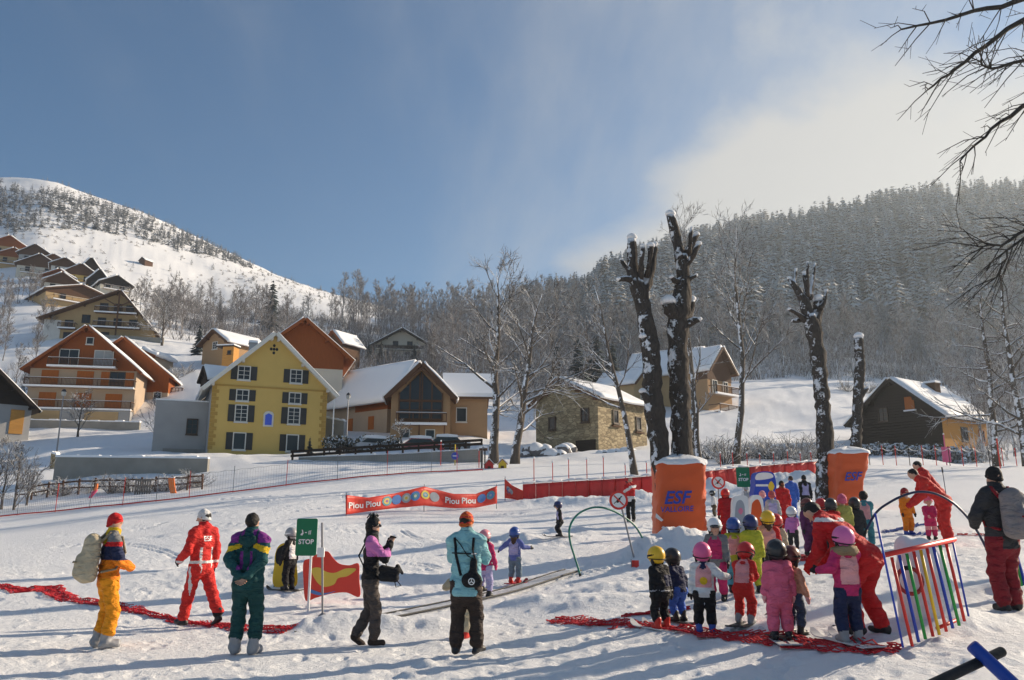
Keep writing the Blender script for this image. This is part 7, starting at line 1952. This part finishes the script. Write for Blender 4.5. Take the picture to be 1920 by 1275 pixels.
# --- man in teal
p, H = stand(456, 963, 1230)
r_, fr = person('man in dark teal ski suit with purple and yellow panels, hands clasped behind his back', p, H, R(-3), TEAL, C_('dark_teal', (.010, .055, .055)), BOOTG, arms='back', hands='bare', hair=HAIRK, seed=3, bulk=1.06, feet=((-.068, 0), (.068, .01)), toe=(.12, .2), coat=.0, ski_boots=True, palm=((.3, -1, 0), (-.3, -1, 0)),
  zones=((('jacket',), lambda x, y, z: (y < -.0) & (z > .775) & (np.abs(x) < .055 + (z - .775) * .0), PURP), (('jacket',), lambda x, y, z: (y < 0) & (z > .60) & (z < .73) & (np.abs(np.abs(x) - .035) < .012), PURP), (('jacket', 'sleeve'), lambda x, y, z: (z > .79) & (np.abs(x) > .07), PURP), (('jacket', 'sleeve'), lambda x, y, z: (z > .735 - .35 * (np.abs(x) - .1)) & (z < .775 - .3 * (np.abs(x) - .1)) & (np.abs(x) > .045), YEL), (('sleeve', 'cuff'), lambda x, y, z: (np.abs(x) > .142) & (z > .56), YEL)))
f = on_body(fr); s = fr['s']
V_, F_, Cc_, w_ = sdf_body([Prim(f(-.05, .80), f(.05, .80), .035, .035, 'x'), Prim(f(0, .81), f(0, .735), .045, .03, 'x'), Prim(f(-.04, .82), f(0, .76), .04, .03, 'x'), Prim(f(.04, .82), f(0, .76), .04, .03, 'x')], .013, .03); link('hood', np_mesh('hood', V_, F_, C_('dark_teal', (.010, .055, .055))), r_)
# --- woman in pink, profile
p, H = stand(690, 972, 1214)
r_, fr = person('woman in pink sleeves and black vest with tasselled hat and sunglasses', p, H, R(-78), BLK, TAUPE, BROWN, arms=('chest', 'chest'), hands=('glove', 'bare'), glove=BLK, hat='beanie', hatcol=BLK, hair=HAIRK, hairlen=.55, sun=True, collar=CHAR, seed=4, feet=((-.05, -.10), (.05, .04)), lift=(.02, 0), head=(.02, 0, 0), bulk=.98,
  zones=((('sleeve', 'cuff'), lambda x, y, z: z > 0, ORCH), (('jacket',), lambda x, y, z: (np.abs(x) > .085) & (z > .70), ORCH)))
HT = fr['HT']; tm = MB(); rg = random.Random(4)
for k in range(16):
    a = rg.uniform(0, 6.28); d = rg.uniform(.12, .38); tm.tube([HT((0, -.08, .55)), HT((d * .6 * math.cos(a), -.08 + d * .6 * math.sin(a), .70 + rg.uniform(0, .12))), HT((d * 1.3 * math.cos(a), -.08 + d * 1.3 * math.sin(a), .58 + rg.uniform(-.1, .12)))], [.008, .012, .009], 5)
tm.build('tassels', CHAR, r_, True); tm = MB()
for k in range(7):
    a = rg.uniform(0, 6.28); tm.tube([HT((0, -.08, .56)), HT((.15 * math.cos(a), -.08 + .15 * math.sin(a), .82)), HT((.3 * math.cos(a), -.08 + .3 * math.sin(a), .74))], [.007, .010, .007], 5)
tm.build('pale_tassels', LGRY, r_, True)
s = fr['s']; T = fr['T']
bg_ = thing('shoulder_bag', 'black shoulder bag hanging at the hip of the woman in pink', 'bag', r_.location, R(-78))
V_, F_, Cc_, w_ = sdf_body([Prim((.10 * s, .09 * s, .60 * s), (.12 * s, .20 * s, .58 * s), .055, .05, 'x'), Prim((.10 * s, .09 * s, .54 * s), (.12 * s, .19 * s, .53 * s), .06, .055, 'x'), Prim((.10 * s, .21 * s, .62 * s), (.09 * s, .25 * s, .565 * s), .03, .02, 'x')], .013, .025); link('pouch', np_mesh('pouch', V_, F_, BLK), bg_)
MB().tube([(.10 * s, .12 * s, .63 * s), (.12 * s, .07 * s, .72 * s), (.08 * s, .03 * s, .82 * s), (.0, -.01 * s, .85 * s), (-.06 * s, -.05 * s, .8 * s), (-.03 * s, -.10 * s, .7 * s), (.10 * s, -.05 * s, .6 * s), (.12 * s, .05 * s, .57 * s)], .012, 6, flat=.5).build('strap', BLK, bg_, True)
MB().tube([(.12 * s, .20 * s, .52 * s), (.13 * s, .24 * s, .47 * s), (.12 * s, .20 * s, .46 * s), (.12 * s, .19 * s, .5 * s)], .007, 5).build('loop', BLK, bg_, True)
# --- woman in light blue
p, H = stand(872, 964, 1238)
r_, fr = person('woman in pale blue coat and striped orange hat, seen from behind', p, H, R(-10), LBLUE, BROWN, BOOTK, arms=('front', 'front'), hands='glove', glove=BEIGE_, hat='beanie', hatcol=C_('hat_orange', (.60, .12, .02)), hatcol2=C_('hat_red', (.48, .03, .03)), hair=HAIRK, collar=LBLUE, seed=5, coat=.045, feet=((-.07, -.0), (.075, .045)), head=(0, R(-22), 0), bulk=1.1, toe=(.05, .35), goggles=None)
strap_on(fr, r_, 'strap', [(-.075, .83), (-.06, .70), (-.02, .56)], BLK, .016); strap_on(fr, r_, 'strap', [(.07, .83), (.065, .74)], BLK, .03); strap_on(fr, r_, 'strap', [(-.09, .72), (.09, .715)], BLK, .016); strap_on(fr, r_, 'strap', [(.065, .74), (.085, .66)], BLK, .02); strap_on(fr, r_, 'buckle', [(.055, .715), (.085, .715)], SIGNW, .017)
s = fr['s']; f = on_body(fr)
bg_ = thing('camera_bag', 'black camera bag with a white emblem, worn by the woman in pale blue', 'bag', r_.location, R(-10))
q0 = f(.075, .66); q1 = f(.07, .53); q0.y -= .03; q1.y -= .03
V_, F_, Cc_, w_ = sdf_body([Prim(q0, q0.lerp(q1, .6), .045, .05, 'x', (0, 1, 0), .7), Prim(q1 + Vector((-.05, 0, 0)), q1 + Vector((.03, 0, 0)), .085, .085, 'x', (0, 1, 0), .6)], .013, .03); link('pouch', np_mesh('pouch', V_, F_, BLK), bg_)
c = q1 + Vector((0, -.062, -.01)); em = MB(); em.tube([c + Vector((.035 * math.cos(a), 0, .035 * math.sin(a))) for a in [k * math.pi / 8 for k in range(17)]], .006, 5)
for a in (1.57, 3.67, 5.76): em.tube([c, c + Vector((.034 * math.cos(a), 0, .034 * math.sin(a)))], .006, 5)
em.build('emblem', SIGNW, bg_)
MB().tube([q0 + Vector((0, 0, .03)), f(.03, .70), f(-.03, .78), f(-.075, .83)], .011, 6, flat=.5).build('strap', BLK, bg_, True)
# --- right-hand man with backpack
p, H = stand(1897, 879, 1150)
r_, fr = person('man in grey jacket, black hat and dark red trousers', p, H, R(12), CHAR, C_('wine', (.20, .012, .02)), BOOTK, arms=('pocket', 'pocket'), hands=None, hat='beanie', hatcol=BLK, collar=CHAR, seed=6, coat=.02, bulk=1.15, feet=((-.05, 0), (.07, .03)))
b_ = backpack(fr, r_, C_('pack_grey', (.22, .20, .20)), DRED, .15, .26); b_['label'] = 'grey and red backpack worn by the man in the grey jacket'
# --- children and instructors
def K(label, px, top, foot=None, Y=None, yaw=0, j=RED, p_=BLK, b=BOOTK, hat='helmet', hc=HR, **k):
    pos, H = stand(px, top, foot, Y)
    adult = k.pop('adult', False); H = k.pop('H', H)
    lf = k.pop('raise_', 0); pos.z += lf
    if not adult and hat == 'helmet' and 'goggles' not in k: k['goggles'] = (BLACK, WHITE, DARKMETAL, BLACK)[px % 4]
    kw = dict(kid=not adult, hat=hat, hatcol=hc, seed=px % 17, bulk=k.pop('bulk', 1.0), hands=k.pop('hands', 'mitten' if not adult else 'glove'))
    kw.update(k)
    return person(label, pos, H, R(yaw), j, p_, b, **kw)
# left of the carpet
K('child in black suit and grey helmet with a white bib beside the yellow cut-out board', 541, 993, 1112, yaw=62, j=BLK, p_=BLK, hc=HG, bib=WHT, arms=('relax', 'down'), skis=(.8, SKB), head=(.15, 0, 0))
K('child with pale pink helmet and magenta sleeves standing on the conveyor belt', 909, 997, Y=15.6, yaw=-25, j=MAG, p_=LILAC, hc=HLP, bib=LILAC, arms='relax', glove=MAG)
K('child in blue jacket and blue helmet with arms held out on the belt', 965, 999, 1098, yaw=-22, j=PERI, p_=GBLUE, b=BOOTR, hc=HB, arms=('wide', 'out'), hair=HAIRB, hairlen=.5, bib=LILAC, skis=(.7, SKR), raise_=.08)
K('child in cream coat half hidden behind the woman in pale blue', 866, 1052, Y=11.6, yaw=-30, j=BEIGE_, p_=BEIGE_, b=BOOTR, hat='beanie', hc=BEIGE_, arms='out', bulk=1.2)
K('small skier in black with a lilac bib sliding down the open slope', 1050, 950, 1018, yaw=100, j=BLK, p_=BLK, hc=HN, bib=LILAC, arms='relax', skis=(.85, SKB), crouch=.04, lean=.15, H=1.0, feet=((-.1, 0), (.1, 0)))
K('adult in red and white jacket and black trousers by the red padded fence', 1184, 896, 980, yaw=150, j=RED, p_=BLK, adult=True, hat=None, hair=HAIRK, arms=('mouth', 'relax'), zones=((('jacket',), lambda x, y, z: (np.abs(z - .75 + .4 * x) < .035) | (z < .58), WHT), (('sleeve',), lambda x, y, z: z > .74, WHT)))
# queue in front
K('child with yellow helmet in black suit, first of the queue on the red net', 1243, 1040, 1184, yaw=28, j=BLK, p_=BLK, b=BOOTR, hc=HY, goggles=BLK, arms='down', skis=(.9, SKW), crouch=.02, lean=.2, H=1.0, zones=((('jacket',), lambda x, y, z: np.abs(z - .47) < .010, LGRY), (('jacket',), lambda x, y, z: (y < 0) & (x > .02) & (z > .52) & (z < .66), NAVY)))
K('child in navy jacket and blue trousers bending beside the yellow-helmeted child', 1276, 1054, 1170, yaw=30, j=NAVY, p_=ROY, hc=HK, arms='down', skis=(.8, SKB), crouch=.03, lean=.3, H=.93)
rk, fk = K('child in pink helmet and white jacket with a pink bib badge', 1324, 1023, 1192, yaw=-12, j=WHT, p_=BLK, b=BOOTB, hc=HP, goggles=HPK, bib=LPINK, arms=('down', 'out'), collar=NAVY, glove=BLK, skis=(.95, SKR), zones=((('sleeve', 'cuff'), lambda x, y, z: x > .1, C_('dark_olive', (.05, .05, .03))),), bulk=1.06)
f = on_body(fk); MB().add([f(.045 * math.cos(a), .60 + .045 * math.sin(a), .010) for a in [k * math.pi / 6 for k in range(12)]], [tuple(range(12))]).build('badge', YEL, rk)
K('child in bright red suit and red helmet leaning forward with a pink bib', 1398, 1028, 1178, yaw=-35, j=RED2, p_=RED2, b=BOOTG, hc=HR, bib=LPINK, arms=('front', 'front'), skis=(.95, SKB), lean=.35, crouch=.02, H=.98, head=(.2, 0, 0), goggles=BLK, bulk=1.08)
K('child in pink one-piece suit and black helmet seen from behind', 1467, 1018, 1206, yaw=-4, j=PINK, p_=PINK, b=BOOTK, hc=HK, arms='down', glove=LPINK, skis=(.95, SKW), bulk=1.15, zones=((('cuff',), lambda x, y, z: np.abs(z - .5) < .02, LPINK),))
K('child in brown helmet and peach jacket beside the child in the pink suit', 1493, 1030, 1196, yaw=-60, j=PEACH, p_=C_('denim', (.05, .07, .12)), hc=HBR, goggles=BLK, arms='relax', skis=(.9, SKB), glove=LPINK)
rk, fk = K('child in red jacket with fur collar and pink helmet, one arm stretched out', 1598, 994, 1208, yaw=10, j=MAG, p_=NAVY, b=BOOTG, hc=HPK, goggles=BLK, arms=(((.24, .05, -.14), (0, -1, -.4)), 'front'), bib=LPINK, glove=BLK, skis=(1.0, SKW), bulk=1.05)
HT = fk['HT']; MB().tube([HT((.42 * math.cos(a), -.08 + .38 * math.sin(a), -.50 - .06 * math.sin(a))) for a in [k * math.pi / 10 for k in range(21)]], [.05 + .008 * (k % 2) for k in range(21)], 8, wob=.12, rng=random.Random(2)).build('fur_collar', FUR, rk, True)
K('instructor in red suit bending over behind the child with the fur collar', 1636, 905, 1196, yaw=42, j=RED, p_=RED, adult=True, hat=None, hair=HAIRK, arms=('reach', 'reach'), lean=.85, crouch=.03, H=1.72, feet=((-.08, .05), (.09, -.03)), head=(.1, 0, 0), collar=RED, bulk=1.12, glove=RED, zones=((('jacket', 'sleeve'), lambda x, y, z: (np.abs(z - .70) < .012), WHT),))
# second row
K('child in white helmet looking back, with grey and pink suit', 1341, 976, Y=12.2, yaw=150, j=GRY, p_=MAG, hc=HW, bib=MAG, arms='relax', head=(0, R(20), 0))
K('child in blue helmet with pink bib and aqua trousers', 1376, 975, Y=12.6, yaw=-15, j=LIME, p_=AQUA, hc=HB, bib=LPINK, arms='relax')
K('child in lime overalls and navy helmet with white sleeves', 1408, 970, Y=12.4, yaw=0, j=LIME, p_=LIME, hc=HN, arms='down', zones=((('sleeve', 'cuff'), lambda x, y, z: z > 0, WHT),), hair=HAIRK)
K('child in yellow helmet and peach jacket with a pink and red bib', 1441, 962, Y=12.9, yaw=-10, j=PEACH, p_=CHAR, hc=HY, bib=LPINK, arms='relax', hair=HAIRB, hairlen=.2, zones=((('jacket',), lambda x, y, z: (x > .05), RED),))
K('child in red helmet and cream jacket half hidden behind the yellow helmet', 1456, 968, Y=13.4, yaw=-10, j=BEIGE_, p_=BLK, hc=HR, arms='relax')
K('child in white helmet and orchid jacket with dark trousers', 1489, 953, 1031, yaw=-30, j=ORCH, p_=CHAR, hc=HW, arms=('relax', 'front'), Y=None, bulk=1.05)
K('child in plum snowsuit with a dark red helmet facing down the slope', 1520, 938, 1043, yaw=-160, j=DPUR, p_=DPUR, hc=HBR, arms='relax', skis=(.8, SKR), bulk=1.1)
K('child in black and white patterned jacket with a red helmet', 1546, 938, 1033, yaw=-8, j=simple('patterned_cloth', (.25, .25, .25), .8, var=.98, vscale=22), p_=BLK, b=BOOTR, hc=HR, arms='down', skis=(.8, SKR))
K('child in red jacket with a dark hat behind the patterned jacket', 1562, 938, Y=15.4, yaw=-10, j=RED, p_=BLK, hc=HK, arms='front')
K('child in pink pointed hat and olive jacket beside the far padding', 1584, 929, Y=15.6, yaw=0, j=OLIVE, p_=OLIVE, hat='beanie', hc=PINK, arms='relax', bulk=1.1)
K('child in black helmet behind the bending instructor', 1607, 936, Y=15.8, yaw=-20, j=CHAR, p_=CHAR, hc=HK, arms='relax')
K('child in teal suit with black hair and a pale bib by the navy hoop', 1625, 921, Y=16.2, yaw=-25, j=TEALB, p_=TEALB, hat=None, hc=None, hair=HAIRK, bib=LPINK, arms=('relax', 'reach'))
# back row
K('person in long plum-red snowsuit beside the white board', 1364, 919, Y=20.5, yaw=-20, j=DRED, p_=DRED, hc=HR, arms='down')
K('child in white jacket and brown trousers walking far behind the round sign', 1341, 921, 968, yaw=60, j=WHT, p_=C_('khaki_brown', (.10, .07, .04)), hc=HK, arms='relax', lean=.15)
K('person in pale jacket behind the far STOP sign', 1404, 911, Y=30, yaw=20, j=LGRY, p_=CHAR, hat='beanie', hc=LGRY, arms='relax')
K('child in lilac bib and red and white hat near the orange print board', 1452, 922, Y=20.5, yaw=-10, j=LGRY, p_=LGRY, hat='beanie', hc=C_('hat_rose', (.5, .1, .1)), bib=LILAC, arms='relax')
K('small child in blue with a pale striped hat behind the orange print board', 1434, 922, Y=22, yaw=-10, j=ROY, p_=ROY, hat='beanie', hc=LPINK, arms='relax')
K('person in long red coat with auburn hair among the waiting children', 1472, 903, Y=22.5, yaw=15, j=RED, p_=RED, adult=True, hat='beanie', hc=BLK, hair=HAIRR, hairlen=.5, arms='down', bulk=1.15, coat=.12)
K('adult in royal blue suit walking up towards the red padded fence', 1490, 893, Y=27, yaw=10, j=ROY, p_=ROY, adult=True, hat=None, hair=HAIRB, arms='down')
K('adult in black jacket with a lilac bib in front of the red padded fence', 1515, 892, Y=28, yaw=5, j=BLK, p_=BLK, adult=True, hat='beanie', hc=BLK, bib=LILAC, arms='down')
# right side
K('child in orange snowsuit and red hat by the blue net', 1704, 917, 1002, yaw=195, j=ORANGE, p_=ORANGE, b=BOOTB, hat='beanie', hc=DRED, arms='relax', skis=(.8, SKU), hair=HAIRB, hairlen=.2, bulk=1.1)
K('child in magenta snowsuit and pink hat held by the bending instructor', 1748, 931, 1012, yaw=170, j=MAG, p_=MAG, hat='beanie', hc=PINK, arms='fwdlow', glove=LPINK, bulk=1.1, zones=((('pants',), lambda x, y, z: (np.abs(z - .27) < .04) & (y > 0), LPINK),))
K('instructor in red bending over the child in magenta', 1778, 880, Y=16.6, yaw=75, j=RED2, p_=RED2, adult=True, hat=None, hair=HAIRK, arms=('reach', 'reach'), lean=.75, H=1.72, bulk=1.1, zones=((('sleeve',), lambda x, y, z: np.abs(z - .66) < .02, WHT),), glove=RED)
rk, fk = K('second instructor in red leaning forward with ski poles behind the first', 1770, 870, Y=19.5, yaw=70, j=RED, p_=RED, adult=True, hat=None, hair=HAIRK, arms=('fwdlow', 'relax'), lean=.55, H=1.74, glove=BLK)
for i, (a, b) in enumerate((((1767, 876), (1785, 1000)),)):
    t_ = thing('ski_pole', 'thin ski pole held upright by the second bending instructor', 'ski pole', on_ground(1785, 19, 1000)); MB().tube([(0, 0, 0), pt(1766, 876, 19.2) - t_.location], .008, 6).build('shaft', PNAVY, t_); MB().lathe([(.04, .05), (.04, .06)], 8).build('basket', BLACK, t_); d_ = pt(1766, 876, 19.2) - t_.location; MB().tube([d_ * .91, d_], .016, 6).build('grip', BLACK, t_)
print('people', round(time.time() - T0, 1)); print(HLOG)
# ------------------------------------------------------------------ air
m = bpy.data.materials.new('haze'); m.use_nodes = True
nt = m.node_tree; nt.nodes.clear()
vo = nt.nodes.new('ShaderNodeVolumePrincipled'); vo.inputs['Color'].default_value = (.80, .90, 1, 1); vo.inputs['Density'].default_value = 0.00038; vo.inputs['Anisotropy'].default_value = 0.45
out = nt.nodes.new('ShaderNodeOutputMaterial'); nt.links.new(vo.outputs[0], out.inputs['Volume'])
hz = MB().box(-840, 840, -840, 840, -8, 262).build('haze', m); hz['kind'] = 'stuff'
